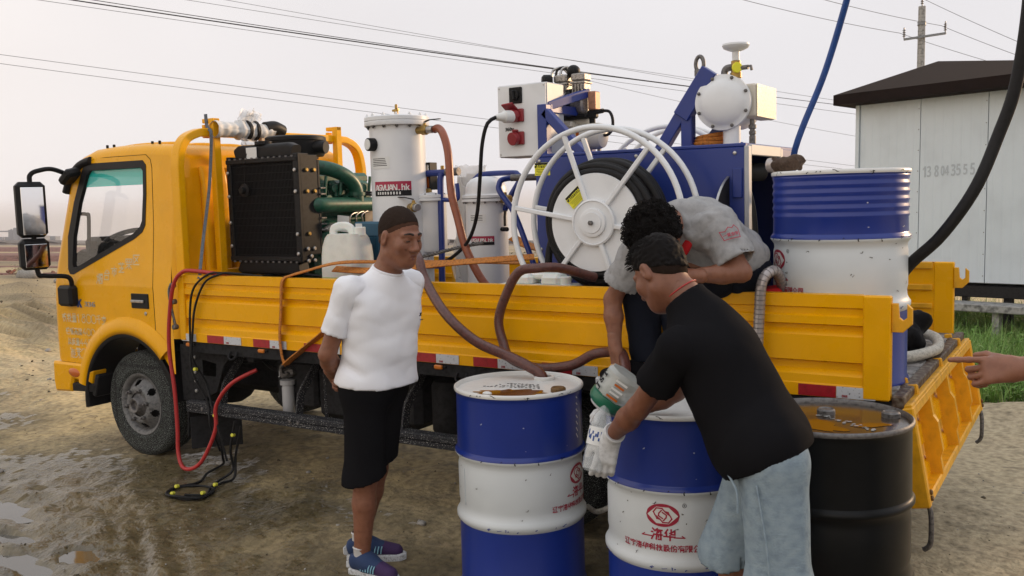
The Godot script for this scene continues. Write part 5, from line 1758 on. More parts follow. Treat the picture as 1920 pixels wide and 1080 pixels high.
	var pane := PackedVector2Array([Vector2(-0.52, 2.085), Vector2(-0.492, 2.06), Vector2(-0.48, 1.9), Vector2(-0.482, 1.71), Vector2(-0.505, 1.668), Vector2(-0.575, 1.622), Vector2(-1.24, 1.372), Vector2(-1.268, 1.375), Vector2(-1.282, 1.4), Vector2(-1.28, 1.6), Vector2(-1.225, 1.85), Vector2(-1.145, 2.05), Vector2(-1.11, 2.085)])
	for side in [1.0, -1.0]:
		var flank_mb := MB.new()
		var gap: PackedVector2Array = Geometry2D.offset_polygon(door, 0.004)[0]
		for p in minus(minus([outline], gap), arch):
			flank(flank_mb, p, side)
		obj("side_panel", flank_mb, M.yellow, c)
		var seam := MB.new()
		var wide: PackedVector2Array = Geometry2D.offset_polygon(door, 0.012)[0]
		var narrow: PackedVector2Array = Geometry2D.offset_polygon(door, -0.02)[0]
		for p in minus(minus([wide], narrow), arch):
			flank(seam, p, side, -0.012)
		obj("door_seam", seam, M.plastic_black, c)
		var dn := Node3D.new()
		dn.name = "door"
		c.add_child(dn, true)
		var dm := MB.new()
		for p in minus(minus([door], win), arch):
			flank(dm, p, side, 0.002)
		obj("door_skin", dm, M.yellow, dn)
		var fr := MB.new()
		rim_band(fr, win, pane, side, 0.006, 0.03)
		obj("window_frame", fr, M.plastic_black, dn)
		var gl := MB.new()
		flank(gl, pane, side, -0.012)
		obj("window_pane", gl, M.glass, dn)
		if side > 0.0:
			var band := MB.new()
			for p in Geometry2D.intersect_polygons(pane, PackedVector2Array([Vector2(-2, 1.965), Vector2(1, 1.965), Vector2(1, 3), Vector2(-2, 3)])):
				flank(band, p, side, -0.018)
			obj("tint_strip", band, M.tint_film, dn)
		# raised lip of the wheel arch
		var lip := MB.new()
		var rows := []
		for q in [[0.645, 0.002], [0.63, 0.016], [0.6, 0.03], [0.56, 0.034], [0.525, 0.03], [0.522, -0.03]]:
			var row := []
			for p in arc2(Vector2(-0.655, 0.385), q[0], 44.0, 168.0, 30):
				row.append(Vector3(p.x, p.y, cab_z(p.y, side, q[1])))
			rows.append(row)
		grid(lip, rows)
		obj("arch_lip", lip, M.yellow, c)
		var guard := MB.new()
		rows = []
		for q in [[0.534, 0.024], [0.5, 0.03], [0.49, 0.01], [0.487, -0.3]]:
			var row := []
			for p in arc2(Vector2(-0.655, 0.385), q[0], 8.0, 186.0, 34):
				row.append(Vector3(p.x, p.y, cab_z(p.y, side, q[1])))
			rows.append(row)
		grid(guard, rows)
		obj("mudguard", guard, M.plastic_black, c)
		# bumper corner, step and lamp
		var bm := MB.new()
		var bp := PackedVector2Array([Vector2(-1.575, 0.652), Vector2(-1.58, 0.5), Vector2(-1.565, 0.42), Vector2(-1.37, 0.43), Vector2(-1.33, 0.53), Vector2(-1.11, 0.512), Vector2(-1.085, 0.6), Vector2(-1.12, 0.652)])
		bm.plate(bp, 0.12, Transform3D(Basis.IDENTITY if side > 0 else Basis(Vector3.LEFT, Vector3.UP, Vector3.FORWARD), Vector3(0, 0, -0.155 if side > 0 else -1.815)) if side > 0 else Transform3D(Basis.IDENTITY, Vector3(0, 0, -1.935)), 0.016)
		obj("bumper_corner", bm, M.yellow, c)
		var sm := MB.new()
		sm.box(Vector3(-1.2, 0.475, cab_z(0.5, side, -0.06)), Vector3(0.3, 0.062, 0.16), Basis.from_euler(Vector3(0, 0, 0.05)), 0.008)
		sm.box(Vector3(-1.06, 0.5, cab_z(0.5, side, -0.05)), Vector3(0.05, 0.17, 0.14), Basis.from_euler(Vector3(0, 0, -0.35)), 0.008)
		obj("step", sm, M.plastic_black, c)
	var lamp := MB.new()
	lamp.ball(Vector3(-1.303, 0.582, -0.037), Vector3(0.072, 0.035, 0.014), Basis.from_euler(Vector3(0, 0, -0.06)), 18)
	obj("side_indicator", lamp, M.orange_lens, c)
	var bf := MB.new()
	bf.box(Vector3(-1.54, 0.535, -0.985), Vector3(0.1, 0.22, 1.7), Basis.IDENTITY, 0.03)
	obj("front_bumper", bf, M.yellow, c)
	# glass of windscreen and rear window
	var gm := MB.new()
	gm.face([Vector3(-1.386, 2.046, -0.26), Vector3(-1.522, 1.432, -0.19), Vector3(-1.522, 1.432, -1.78), Vector3(-1.386, 2.046, -1.71)], Vector3(0, 1, -1), true)
	obj("windscreen", gm, M.glass, c)
	gm = MB.new()
	gm.face([Vector3(-0.09, 1.52, -0.62), Vector3(-0.09, 1.9, -0.62), Vector3(-0.09, 1.9, -1.35), Vector3(-0.09, 1.52, -1.35)], Vector3(-1, 1, -1), true)
	obj("rear_window", gm, M.glass, c)
	# inside
	var fm := MB.new()
	fm.box(Vector3(-0.82, 0.95, -0.985), Vector3(1.4, 0.04, 1.76))
	fm.box(Vector3(-0.11, 1.2, -0.985), Vector3(0.03, 0.6, 1.68))
	obj("cab_floor", fm, M.chassis_plain, c)
	var ds := MB.new()
	ds.sweep(PackedVector3Array([Vector3(-1.36, 1.28, -0.2), Vector3(-1.36, 1.28, -1.77)]), PackedVector2Array([Vector2(-0.14, -0.2), Vector2(0.14, -0.2), Vector2(0.16, 0.05), Vector2(0.1, 0.18), Vector2(-0.02, 0.22), Vector2(-0.14, 0.16)]), PackedFloat32Array(), false, false, Vector3.UP)
	ds.box(Vector3(-1.32, 1.53, -0.46), Vector3(0.2, 0.12, 0.4), Basis.IDENTITY, 0.03)
	obj("dashboard", ds, M.plastic_black, c)
	var sw := MB.new()
	var tilt := Vector3(-0.5, 0.86, 0).normalized()
	sw.tube(ring_path(Vector3(-1.17, 1.54, -0.45), 0.19, tilt, 32), 0.018, 8, true)
	sw.rod(Vector3(-1.17, 1.54, -0.45), Vector3(-1.3, 1.25, -0.45), 0.03, 8)
	sw.beam(Vector3(-1.17, 1.54, -0.27), Vector3(-1.17, 1.54, -0.63), 0.05, 0.03)
	obj("steering_wheel", sw, M.plastic_black, c)
	for z in [-0.55, -1.4]:
		var st := MB.new()
		st.box(Vector3(-0.6, 1.18, z), Vector3(0.5, 0.16, 0.5), Basis.IDENTITY, 0.05)
		st.box(Vector3(-0.3, 1.42, z), Vector3(0.14, 0.5, 0.48), Basis.from_euler(Vector3(0, 0, -0.18)), 0.05)
		obj("seat", st, M.black_cloth, c)
	var trim := MB.new()
	for z in [-1.8, -0.17]:
		trim.box(Vector3(-0.86, 1.13, z), Vector3(0.98, 0.42, 0.04), Basis.IDENTITY, 0.02)
	trim.box(Vector3(-0.7, 1.22, -0.985), Vector3(0.7, 0.4, 0.26), Basis.IDENTITY, 0.05)
	trim.box(Vector3(-1.2, 1.36, -1.35), Vector3(0.3, 0.2, 0.7), Basis.IDENTITY, 0.06)
	obj("door_trim", trim, M.plastic_black, c)
	var gh := MB.new()
	gh.tube(smooth_path([Vector3(-1.33, 1.77, -0.2), Vector3(-1.26, 1.765, -0.2), Vector3(-1.235, 1.74, -0.2), Vector3(-1.25, 1.5, -0.19), Vector3(-1.27, 1.475, -0.19), Vector3(-1.335, 1.485, -0.19)], 5), 0.014, 8)
	obj("grab_handle", gh, M.plastic_black, c)
	# door fittings
	var hd := Node3D.new()
	hd.name = "handle"
	c.add_child(hd, true)
	var hm := MB.new()
	hm.box(Vector3(-0.49, 1.15, -0.058), Vector3(0.19, 0.105, 0.016), Basis.IDENTITY, 0.007)
	obj("recess", hm, M.plastic_black, hd)
	hm = MB.new()
	hm.box(Vector3(-0.51, 1.148, -0.047), Vector3(0.14, 0.02, 0.014), Basis.IDENTITY, 0.006)
	obj("lever", hm, M.steel, hd)
	hm = MB.new()
	hm.cyl(Vector3(-0.437, 1.063, -0.06), Vector3(-0.437, 1.063, -0.052), 0.014, 16)
	obj("lock", hm, M.steel, c)
	# wing mirrors on their arm
	for side in [1.0, -1.0]:
		var zo := 0.0 if side > 0 else -1.97
		var mr := Node3D.new()
		mr.name = "wing_mirror"
		c.add_child(mr, true)
		var zz := func(z: float) -> float: return zo + z * side
		var am := MB.new()
		am.tube(smooth_path([Vector3(-1.31, 2.045, zz.call(-0.15)), Vector3(-1.29, 2.1, zz.call(0.02)), Vector3(-1.27, 2.09, zz.call(0.14)), Vector3(-1.3, 2.06, zz.call(0.19)), Vector3(-1.3, 1.98, zz.call(0.2)), Vector3(-1.3, 1.6, zz.call(0.2)), Vector3(-1.3, 1.36, zz.call(0.19)), Vector3(-1.28, 1.33, zz.call(0.15)), Vector3(-1.24, 1.31, zz.call(0.0)), Vector3(-1.25, 1.24, zz.call(-0.035))], 6), 0.017, 10)
		obj("arm", am, M.plastic_black, mr)
		var base := MB.new()
		base.box(Vector3(-1.3, 1.165, zz.call(-0.03)), Vector3(0.17, 0.155, 0.08), Basis.IDENTITY, 0.02)
		base.box(Vector3(-1.28, 2.05, zz.call(-0.1)), Vector3(0.16, 0.07, 0.12), Basis.from_euler(Vector3(0.2 * side, 0, 0.5)), 0.02)
		base.tube(smooth_path([Vector3(-1.4, 1.93, cab_z(1.93, side, 0.0)), Vector3(-1.34, 2.04, cab_z(2.04, side, 0.005)), Vector3(-1.23, 2.13, cab_z(2.13, side, 0.005)), Vector3(-1.1, 2.16, cab_z(2.16, side, 0.005))], 5), 0.03, 8)
		obj("bracket", base, M.plastic_black, mr)
		var turn := Basis.from_euler(Vector3(0, -0.25 * side, 0))
		for q in [[1.81, 0.4, 0.2, 0.05], [1.49, 0.225, 0.2, 0.07]]:
			var hs := MB.new()
			hs.box(Vector3(-1.31, q[0], zz.call(0.2)), Vector3(0.1, q[1], q[2]), turn, q[3] * 0.7)
			obj("mirror_housing", hs, M.plastic_black, mr)
			var mg := MB.new()
			mg.box(Vector3(-1.31, q[0] - 0.01, zz.call(0.2)) + turn * Vector3(0.052, 0, 0), Vector3(0.006, q[1] - 0.06, q[2] - 0.05), turn, 0.003)
			obj("mirror_glass", mg, M.mirror, mr)
	# writing on the near door
	var on := func(x: float, y: float) -> Array: return [Vector3(x, y, cab_z(y, 1.0, 0.0045)), Vector3(0, 0, 1)]
	var tm := MB.new()
	var line := "烟台市芝罘区"
	for i in line.length():
		strokes(tm, line[i], -0.98 + i * 0.083, 1.265 + i * 0.028, 0.066, 0.0075, on)
	var rows := [["核载量1800千克", -1.435, 0.965, 0.062, 0.058], ["栏板高度400mm", -1.4, 0.87, 0.05, 0.05], ["总质量4495kg", -1.385, 0.79, 0.05, 0.048], ["准乘2人", -1.36, 0.695, 0.072, 0.066]]
	for r in rows:
		for i in r[0].length():
			strokes(tm, r[0][i], r[1] + i * r[4] * 1.05, r[2], r[3], 0.006, on, 0.82)
	obj("door_lettering", tm, M.faded_print, c)
	word("badge", "K", 0.062, M.tube_blue, c, Transform3D(Basis.IDENTITY.scaled(Vector3(1.2, 1, 3)), Vector3(-1.21, 1.107, -0.056)))
	word("badge", "336", 0.036, M.steel, c, Transform3D(Basis.IDENTITY.scaled(Vector3(1.6, 1, 3)), Vector3(-1.08, 1.105, -0.056)))

func underbody(t: Node3D) -> void:
	# side guard, brackets and what hangs behind it
	for q in [[0.445, 0.072]]:
		var mb := MB.new()
		mb.box(Vector3(1.13, q[0], -0.06), Vector3(2.34, 0.008, 0.05), Basis.IDENTITY, 0.0)
		mb.box(Vector3(1.13, q[0], -0.045), Vector3(2.34, q[1], 0.02), Basis.IDENTITY, 0.005)
		mb.box(Vector3(1.13, q[0] + q[1] * 0.5, -0.075), Vector3(2.34, 0.006, 0.06), Basis.IDENTITY, 0.0)
		obj("side_guard", mb, M.chassis, t)
	for x in [0.13, 0.2, 0.95, 1.02, 1.75, 1.82]:
		var mb := MB.new()
		mb.cyl(Vector3(x, 0.445, -0.04), Vector3(x, 0.445, -0.024), 0.012, 6)
		obj("guard_bolt", mb, M.dull_steel, t)
	for x in [0.3, 1.0, 1.85]:
		var mb := MB.new()
		mb.sweep(smooth_path([Vector3(x, 0.84, -0.3), Vector3(x - 0.01, 0.72, -0.2), Vector3(x - 0.03, 0.6, -0.12), Vector3(x - 0.03, 0.44, -0.09)], 4), rect2(0.055, 0.012), PackedFloat32Array(), false, false, Vector3(1, 0, 0))
		obj("guard_bracket", mb, M.chassis, t)
	var pl := MB.new()
	for p in minus([PackedVector2Array([Vector2(-0.13, 0.86), Vector2(0.42, 0.86), Vector2(0.3, 0.74), Vector2(0.22, 0.56), Vector2(0.02, 0.47), Vector2(-0.13, 0.47)])], PackedVector2Array([Vector2(0.09, 0.66), Vector2(0.22, 0.66), Vector2(0.23, 0.75), Vector2(0.09, 0.77)])):
		pl.plate(p, 0.012, Transform3D(Basis.IDENTITY, Vector3(0, 0, -0.1)), 0.0)
	obj("bracket_plate", pl, M.chassis_plain, t)
	for y in [0.55, 0.62, 0.68, 0.78, 0.84]:
		var mb := MB.new()
		mb.cyl(Vector3(0.02, y, -0.09), Vector3(0.02, y, -0.075), 0.012, 8)
		obj("plate_bolt", mb, M.steel, t)
	var fp := MB.new()
	fp.box(Vector3(0.06, 0.25, -0.2), Vector3(0.012, 0.22, 0.34), Basis.from_euler(Vector3(0, -0.75, 0.06)), 0.003)
	obj("mudflap", fp, M.chassis_plain, t)
	fp = MB.new()
	fp.box(Vector3(-0.1, 0.55, -0.25), Vector3(0.014, 0.7, 0.28), Basis.from_euler(Vector3(0, 0, -0.1)), 0.003)
	obj("splash_guard", fp, M.chassis_plain, t)
	# battery box, fuel filter, tanks
	var bx := MB.new()
	bx.box(Vector3(0.75, 0.62, -0.42), Vector3(0.36, 0.3, 0.26), Basis.IDENTITY, 0.02)
	obj("battery_box", bx, M.chassis_plain, t)
	word("stencil", "JAC", 0.035, M.tape_white, t, Transform3D(Basis.IDENTITY, Vector3(0.64, 0.68, -0.288)))
	var ff := MB.new()
	ff.lathe([Vector2(0, 0.42), Vector2(0.036, 0.42), Vector2(0.04, 0.43), Vector2(0.04, 0.6), Vector2(0.034, 0.615), Vector2(0.05, 0.62), Vector2(0.05, 0.65), Vector2(0, 0.655)], Transform3D(Basis.IDENTITY, Vector3(0.71, 0, -0.26)), 20)
	obj("fuel_filter", ff, M.grey_paint, t)
	ff = MB.new()
	ff.box(Vector3(0.7, 0.69, -0.3), Vector3(0.12, 0.06, 0.1), Basis.from_euler(Vector3(0, 0, 0.3)), 0.015)
	ff.tube(ring_path(Vector3(0.71, 0.72, -0.24), 0.035, Vector3(0, 0, 1), 16, 0.5, 5.2), 0.012, 8)
	obj("filter_head", ff, M.dull_steel, t)
	for q in [[1.17, 0.6, 0.36, 0.34], [1.62, 0.6, 0.4, 0.34]]:
		var mb := MB.new()
		mb.box(Vector3(q[0], q[1], -0.4), Vector3(q[2], q[3], 0.34), Basis.IDENTITY, 0.04)
		obj("fuel_tank", mb, M.chassis_plain, t)
		for s in [-0.1, 0.1]:
			var bd := MB.new()
			bd.box(Vector3(q[0] + s, q[1], -0.4), Vector3(0.03, q[3] + 0.012, 0.352), Basis.IDENTITY, 0.04)
			obj("tank_strap", bd, M.chassis, t)
	for q in [1.95, 2.15]:
		var mb := MB.new()
		mb.lathe([Vector2(0, 0), Vector2(0.09, 0.01), Vector2(0.105, 0.04), Vector2(0.105, 0.3), Vector2(0.09, 0.33), Vector2(0, 0.34)], Transform3D(Basis.IDENTITY, Vector3(q, 0.4, -0.36)), 24)
		obj("air_tank", mb, M.chassis_plain, t)
	for q in 7:
		var mb := MB.new()
		var x := 0.1 + q * 0.32
		mb.tube(smooth_path([Vector3(x - 0.3, 0.8, -0.5), Vector3(x, 0.7 - 0.03 * (q % 3), -0.42), Vector3(x + 0.2, 0.74, -0.45), Vector3(x + 0.4, 0.8, -0.5)], 6), 0.012, 6)
		obj("brake_hose", mb, M.rubber, t)
	var eng := MB.new()
	eng.box(Vector3(-0.4, 0.62, -0.985), Vector3(1.3, 0.4, 0.6), Basis.IDENTITY, 0.05)
	eng.rod(Vector3(0.4, 0.6, -0.985), Vector3(2.7, 0.42, -0.985), 0.05)
	obj("drive_line", eng, M.chassis_plain, t)
	var ub := MB.new()
	ub.box(Vector3(4.44, 0.42, -0.985), Vector3(0.05, 0.1, 1.9), Basis.IDENTITY, 0.01)
	obj("underrun_bar", ub, M.concrete, t)
	for z in [-0.45, -1.5]:
		var mb := MB.new()
		mb.beam(Vector3(4.3, 0.8, z), Vector3(4.42, 0.44, z), 0.06, 0.04)
		obj("underrun_bracket", mb, M.chassis_plain, t)
	for z in [-0.1, -1.87]:
		var fl := MB.new()
		fl.box(Vector3(3.22, 0.36, z - 0.12), Vector3(0.012, 0.5, 0.4), Basis.IDENTITY, 0.003)
		obj("mudflap", fl, M.chassis_plain, t)
# ------------------------------------------------------------------ the load on the lorry
const BED := 0.935

func bolt_ring(parent: Node, c: Vector3, r: float, axis: Vector3, count: int, size: float, m: Material, phase := 0.0) -> void:
	var mb := MB.new()
	mb.cyl(Vector3.ZERO, Vector3(0, size * 1.1, 0), size, 6, size * 0.2)
	mb.cyl(Vector3(0, size, 0), Vector3(0, size * 1.7, 0), size * 0.5, 8, 0.001)
	var mesh := mb.mesh()
	var b := MB.aim(Vector3.ZERO, axis).basis
	for k in count:
		var a := TAU * (k + phase) / count
		inst("bolt", mesh, m, parent, Transform3D(b, c + b.x * cos(a) * r + b.z * sin(a) * r))

func engine() -> void:
	var t := thing("diesel_engine", "dark green diesel engine with a black radiator standing on the lorry bed", "engine")
	# radiator
	var rd := Node3D.new()
	rd.name = "radiator"
	t.add_child(rd, true)
	var core := MB.new()
	core.box(Vector3(0.425, 1.765, -0.452), Vector3(0.6, 0.64, 0.06), Basis.IDENTITY, 0.0)
	obj("core", core, M.chassis_plain, rd)
	var fins := MB.new()
	for k in 46:
		fins.box(Vector3(0.135 + k * 0.0129, 1.765, -0.415), Vector3(0.0042, 0.63, 0.02), Basis.IDENTITY, 0.0)
	for k in 13:
		fins.box(Vector3(0.425, 1.46 + k * 0.05, -0.409), Vector3(0.59, 0.003, 0.006), Basis.IDENTITY, 0.0)
	stuff(obj("cooling_fins", fins, M.plastic_black, rd))
	for q in [[0.108, 0.04], [0.745, 0.05]]:
		var mb := MB.new()
		mb.box(Vector3(q[0], 1.77, -0.44), Vector3(q[1], 0.72, 0.1), Basis.IDENTITY, 0.004)
		obj("side_frame", mb, M.black_paint, rd)
	for q in [[2.095, 0.03], [1.435, 0.03]]:
		var mb := MB.new()
		mb.box(Vector3(0.425, q[0], -0.435), Vector3(0.68, q[1], 0.1), Basis.IDENTITY, 0.004)
		obj("header_flange", mb, M.black_paint, rd)
	var tank := MB.new()
	tank.sweep(PackedVector3Array([Vector3(0.16, 2.14, -0.45), Vector3(0.19, 2.15, -0.45), Vector3(0.66, 2.15, -0.45), Vector3(0.7, 2.14, -0.45)]), rect2(0.1, 0.11, 0.03), PackedFloat32Array([0.85, 1.0, 1.0, 0.85]))
	obj("top_tank", tank, M.plastic_black, rd)
	tank = MB.new()
	tank.sweep(PackedVector3Array([Vector3(0.15, 1.385, -0.45), Vector3(0.17, 1.375, -0.45), Vector3(0.68, 1.375, -0.45), Vector3(0.72, 1.385, -0.45)]), rect2(0.1, 0.1, 0.02), PackedFloat32Array([0.9, 1.0, 1.0, 0.9]))
	obj("bottom_tank", tank, M.plastic_black, rd)
	var cap := MB.new()
	cap.cyl(Vector3(0.4, 2.2, -0.45), Vector3(0.4, 2.225, -0.45), 0.06, 20)
	obj("filler_neck", cap, M.plastic_black, rd)
	cap = MB.new()
	cap.lathe([Vector2(0, 0), Vector2(0.04, 0), Vector2(0.045, 0.01), Vector2(0.045, 0.02), Vector2(0.025, 0.024), Vector2(0.022, 0.05), Vector2(0, 0.052)], MB.aim(Vector3(0.262, 1.9, -0.402), Vector3(0.262, 1.9, 0)), 20)
	cap.tube(smooth_path([Vector3(0.262, 1.93, -0.39), Vector3(0.27, 2.0, -0.39), Vector3(0.28, 2.09, -0.385), Vector3(0.31, 2.17, -0.4), Vector3(0.38, 2.21, -0.42)], 6), 0.004, 6)
	obj("hanging_cap", cap, M.plastic_black, rd)
	var lb := MB.new()
	lb.box(Vector3(0.34, 2.148, -0.393), Vector3(0.1, 0.075, 0.004), Basis.IDENTITY, 0.001)
	obj("maker_label", lb, M.paper, rd)
	for k in 12:
		var mb := MB.new()
		mb.cyl(Vector3(0.13 + k * 0.054, 2.105, -0.385), Vector3(0.13 + k * 0.054, 2.117, -0.385), 0.009, 6, 0.002)
		mb.cyl(Vector3(0.13 + k * 0.054, 1.42, -0.385), Vector3(0.13 + k * 0.054, 1.408, -0.385), 0.009, 6, 0.002)
		obj("flange_bolt", mb, M.dull_steel, rd)
	for p in [[0.745, 2.02], [0.745, 1.88], [0.745, 1.6], [0.108, 2.02], [0.108, 1.86], [0.108, 1.68], [0.108, 1.52], [0.745, 1.47]]:
		var mb := MB.new()
		mb.cyl(Vector3(p[0], p[1], -0.39), Vector3(p[0], p[1], -0.375), 0.013, 10, 0.004)
		obj("frame_bolt", mb, M.steel, rd)
	# shroud
	var sh := MB.new()
	sh.box(Vector3(0.765, 1.79, -0.49), Vector3(0.012, 0.66, 0.16), Basis.IDENTITY, 0.003)
	sh.box(Vector3(0.768, 1.79, -0.575), Vector3(0.012, 0.6, 0.02), Basis.IDENTITY, 0.003)
	sh.box(Vector3(0.43, 2.1, -0.53), Vector3(0.66, 0.012, 0.14), Basis.IDENTITY, 0.003)
	obj("fan_shroud", sh, M.black_paint, t)
	for p in [[2.02, -0.46], [1.88, -0.46], [1.6, -0.46], [2.02, -0.53], [1.88, -0.53], [1.5, -0.44], [1.5, -0.5], [1.45, -0.47], [1.42, -0.44], [1.42, -0.5]]:
		var mb := MB.new()
		mb.cyl(Vector3(0.768, p[0], p[1]), Vector3(0.785, p[0], p[1]), 0.014, 10, 0.004)
		obj("shroud_bolt", mb, M.brass if p[0] > 1.55 else M.steel, t)
	var fan := MB.new()
	for k in 7:
		var a := TAU * k / 7
		fan.box(Vector3(0.43 + cos(a) * 0.16, 1.75 + sin(a) * 0.16, -0.58), Vector3(0.24, 0.09, 0.012), Basis.from_euler(Vector3(0.5, 0, 0)).rotated(Vector3(0, 0, 1), a), 0.003)
	obj("cooling_fan", fan, M.plastic_black, t)
	# block
	var bl := MB.new()
	bl.box(Vector3(0.45, 1.5, -0.95), Vector3(0.5, 0.42, 0.72), Basis.IDENTITY, 0.02)
	bl.box(Vector3(0.45, 1.2, -0.95), Vector3(0.4, 0.3, 0.66), Basis.IDENTITY, 0.05)
	bl.box(Vector3(0.45, 1.76, -0.93), Vector3(0.46, 0.12, 0.7), Basis.IDENTITY, 0.015)
	obj("engine_block", bl, M.green_paint, t)
	for k in 3:
		var hd := MB.new()
		var z := -0.66 - k * 0.2
		hd.box(Vector3(0.5, 1.86, z), Vector3(0.36, 0.09, 0.17), Basis.IDENTITY, 0.02)
		hd.box(Vector3(0.56, 1.92, z), Vector3(0.3, 0.07, 0.14), Basis.IDENTITY, 0.025)
		hd.cyl(Vector3(0.52, 1.95, z), Vector3(0.52, 1.99, z), 0.02, 8)
		hd.cyl(Vector3(0.7, 1.84, z + 0.05), Vector3(0.7, 1.93, z + 0.05), 0.02, 8)
		hd.cyl(Vector3(0.69, 1.82, z - 0.04), Vector3(0.745, 1.82, z - 0.04), 0.035, 10)
		obj("cylinder_head", hd, M.green_paint, t)
	var rk := MB.new()
	rk.box(Vector3(0.5, 1.97, -0.93), Vector3(0.3, 0.08, 0.6), Basis.IDENTITY, 0.03)
	for k in 4:
		rk.box(Vector3(0.655, 1.9, -0.68 - k * 0.15), Vector3(0.08, 0.1, 0.1), Basis.IDENTITY, 0.02)
		rk.cyl(Vector3(0.7, 1.9, -0.63 - k * 0.15), Vector3(0.725, 1.9, -0.63 - k * 0.15), 0.03, 12)
		rk.rod(Vector3(0.74, 1.85, -0.66 - k * 0.15), Vector3(0.74, 1.98, -0.68 - k * 0.15), 0.011, 8)
	rk.box(Vector3(0.71, 1.4, -0.95), Vector3(0.08, 0.16, 0.4), Basis.IDENTITY, 0.03)
	rk.box(Vector3(0.66, 1.71, -1.17), Vector3(0.14, 0.24, 0.1), Basis.IDENTITY, 0.03)
	rk.cyl(Vector3(0.62, 1.66, -1.24), Vector3(0.9, 1.66, -1.24), 0.055, 16)
	rk.cyl(Vector3(0.74, 1.3, -0.8), Vector3(0.74, 1.5, -0.8), 0.05, 16)
	obj("valve_gear", rk, M.green_paint, t)
	var mf := MB.new()
	mf.tube(smooth_path([Vector3(0.74, 1.79, -0.56), Vector3(0.77, 1.785, -0.62), Vector3(0.77, 1.78, -1.08), Vector3(0.74, 1.78, -1.15)], 5), 0.052, 16)
	for k in 3:
		mf.rod(Vector3(0.77, 1.785, -0.68 - k * 0.2), Vector3(0.62, 1.82, -0.68 - k * 0.2), 0.036, 10)
	obj("intake_manifold", mf, M.green_paint, t)
	var ip := MB.new()
	ip.tube(smooth_path([Vector3(0.52, 2.03, -0.62), Vector3(0.66, 2.045, -0.66), Vector3(0.74, 2.02, -0.76), Vector3(0.765, 1.97, -0.87), Vector3(0.77, 1.9, -0.935), Vector3(0.77, 1.8, -0.95)], 6), 0.05, 16)
	ip.lathe([Vector2(0.05, 0), Vector2(0.062, 0.0), Vector2(0.062, 0.022), Vector2(0.05, 0.022)], Transform3D(Basis.IDENTITY, Vector3(0.77, 1.845, -0.945)), 18)
	obj("intake_pipe", ip, M.green_paint, t)
	var ex := MB.new()
	ex.cyl(Vector3(0.42, 1.95, -0.9), Vector3(0.42, 2.08, -0.9), 0.045, 14)
	obj("exhaust_stub", ex, M.plastic_black, t)
	var cover := MB.new()
	cover.box(Vector3(0.715, 1.63, -0.9), Vector3(0.05, 0.1, 0.44), Basis.IDENTITY, 0.015)
	cover.box(Vector3(0.715, 1.5, -0.86), Vector3(0.06, 0.07, 0.3), Basis.IDENTITY, 0.015)
	obj("side_cover", cover, M.green_paint, t)
	var pump := MB.new()
	pump.lathe([Vector2(0, 0), Vector2(0.11, 0), Vector2(0.125, 0.015), Vector2(0.125, 0.05), Vector2(0.1, 0.07), Vector2(0.09, 0.12), Vector2(0, 0.13)], MB.aim(Vector3(0.66, 1.53, -0.7), Vector3(1.0, 1.53, -0.6)), 24)
	pump.box(Vector3(0.76, 1.57, -0.92), Vector3(0.1, 0.06, 0.26), Basis.IDENTITY, 0.012)
	for k in 3:
		pump.cyl(Vector3(0.79, 1.6, -0.84 - k * 0.07), Vector3(0.79, 1.66, -0.84 - k * 0.07), 0.012, 8)
	obj("injection_pump", pump, M.green_paint, t)
	bolt_ring(t, Vector3(0.7, 1.53, -0.685), 0.112, Vector3(0.34, 0, 0.1), 7, 0.009, M.dull_steel)
	for k in 3:
		var pp := MB.new()
		pp.tube(smooth_path([Vector3(0.79, 1.65, -0.84 - k * 0.07), Vector3(0.8, 1.7 + k * 0.004, -0.84 - k * 0.06), Vector3(0.79, 1.725 + k * 0.006, -0.9 - k * 0.07), Vector3(0.76, 1.73, -1.12), Vector3(0.66, 1.8, -1.14)], 6), 0.006, 6)
		obj("fuel_line", pp, M.steel, t)
	for k in 8:
		var pp := MB.new()
		pp.box(Vector3(0.775, 1.9 - k * 0.04, -0.6), Vector3(0.02, 0.012, 0.05), Basis.IDENTITY, 0.003)
		obj("oil_cooler_fin", pp, M.dull_steel, t)
	for w in [[Vector3(0.75, 1.87, -1.05), Vector3(0.84, 1.84, -1.2), Vector3(0.9, 1.74, -1.24), Vector3(0.86, 1.6, -1.2)], [Vector3(0.7, 1.86, -0.95), Vector3(0.82, 1.83, -1.15), Vector3(0.92, 1.7, -1.28)], [Vector3(0.6, 1.34, -0.5), Vector3(0.75, 1.33, -0.45), Vector3(0.9, 1.31, -0.5)]]:
		var hm := MB.new()
		hm.tube(smooth_path(w, 6), 0.009, 6)
		obj("wiring", hm, M.rubber, t)
	var tg := MB.new()
	tg.box(Vector3(0.83, 1.655, -0.73), Vector3(0.085, 0.11, 0.003), Basis.from_euler(Vector3(0.1, 0.3, -0.12)), 0.0)
	obj("paper_tag", tg, M.paper, t)
	tg = MB.new()
	tg.box(Vector3(0.79, 1.69, -1.08), Vector3(0.006, 0.085, 0.12), Basis.from_euler(Vector3(0, -0.3, 0)), 0.001)
	obj("card_tag", tg, M.card, t)
	var al := MB.new()
	al.box(Vector3(0.76, 1.63, -0.66), Vector3(0.05, 0.035, 0.09), Basis.from_euler(Vector3(0.3, 0, 0.3)), 0.008)
	obj("thermostat", al, M.cast_alu, t)
	# engine feet and skid
	var sk := MB.new()
	sk.box(Vector3(0.2, 0.99, -0.85), Vector3(0.08, 0.1, 1.1))
	sk.box(Vector3(0.7, 0.99, -0.85), Vector3(0.08, 0.1, 1.1))
	sk.box(Vector3(0.45, 1.08, -0.85), Vector3(0.6, 0.08, 0.9))
	sk.beam(Vector3(0.45, 1.33, -0.46), Vector3(0.45, 1.0, -0.46), 0.5, 0.05)
	obj("skid_frame", sk, M.black_paint, t)
	var af := MB.new()
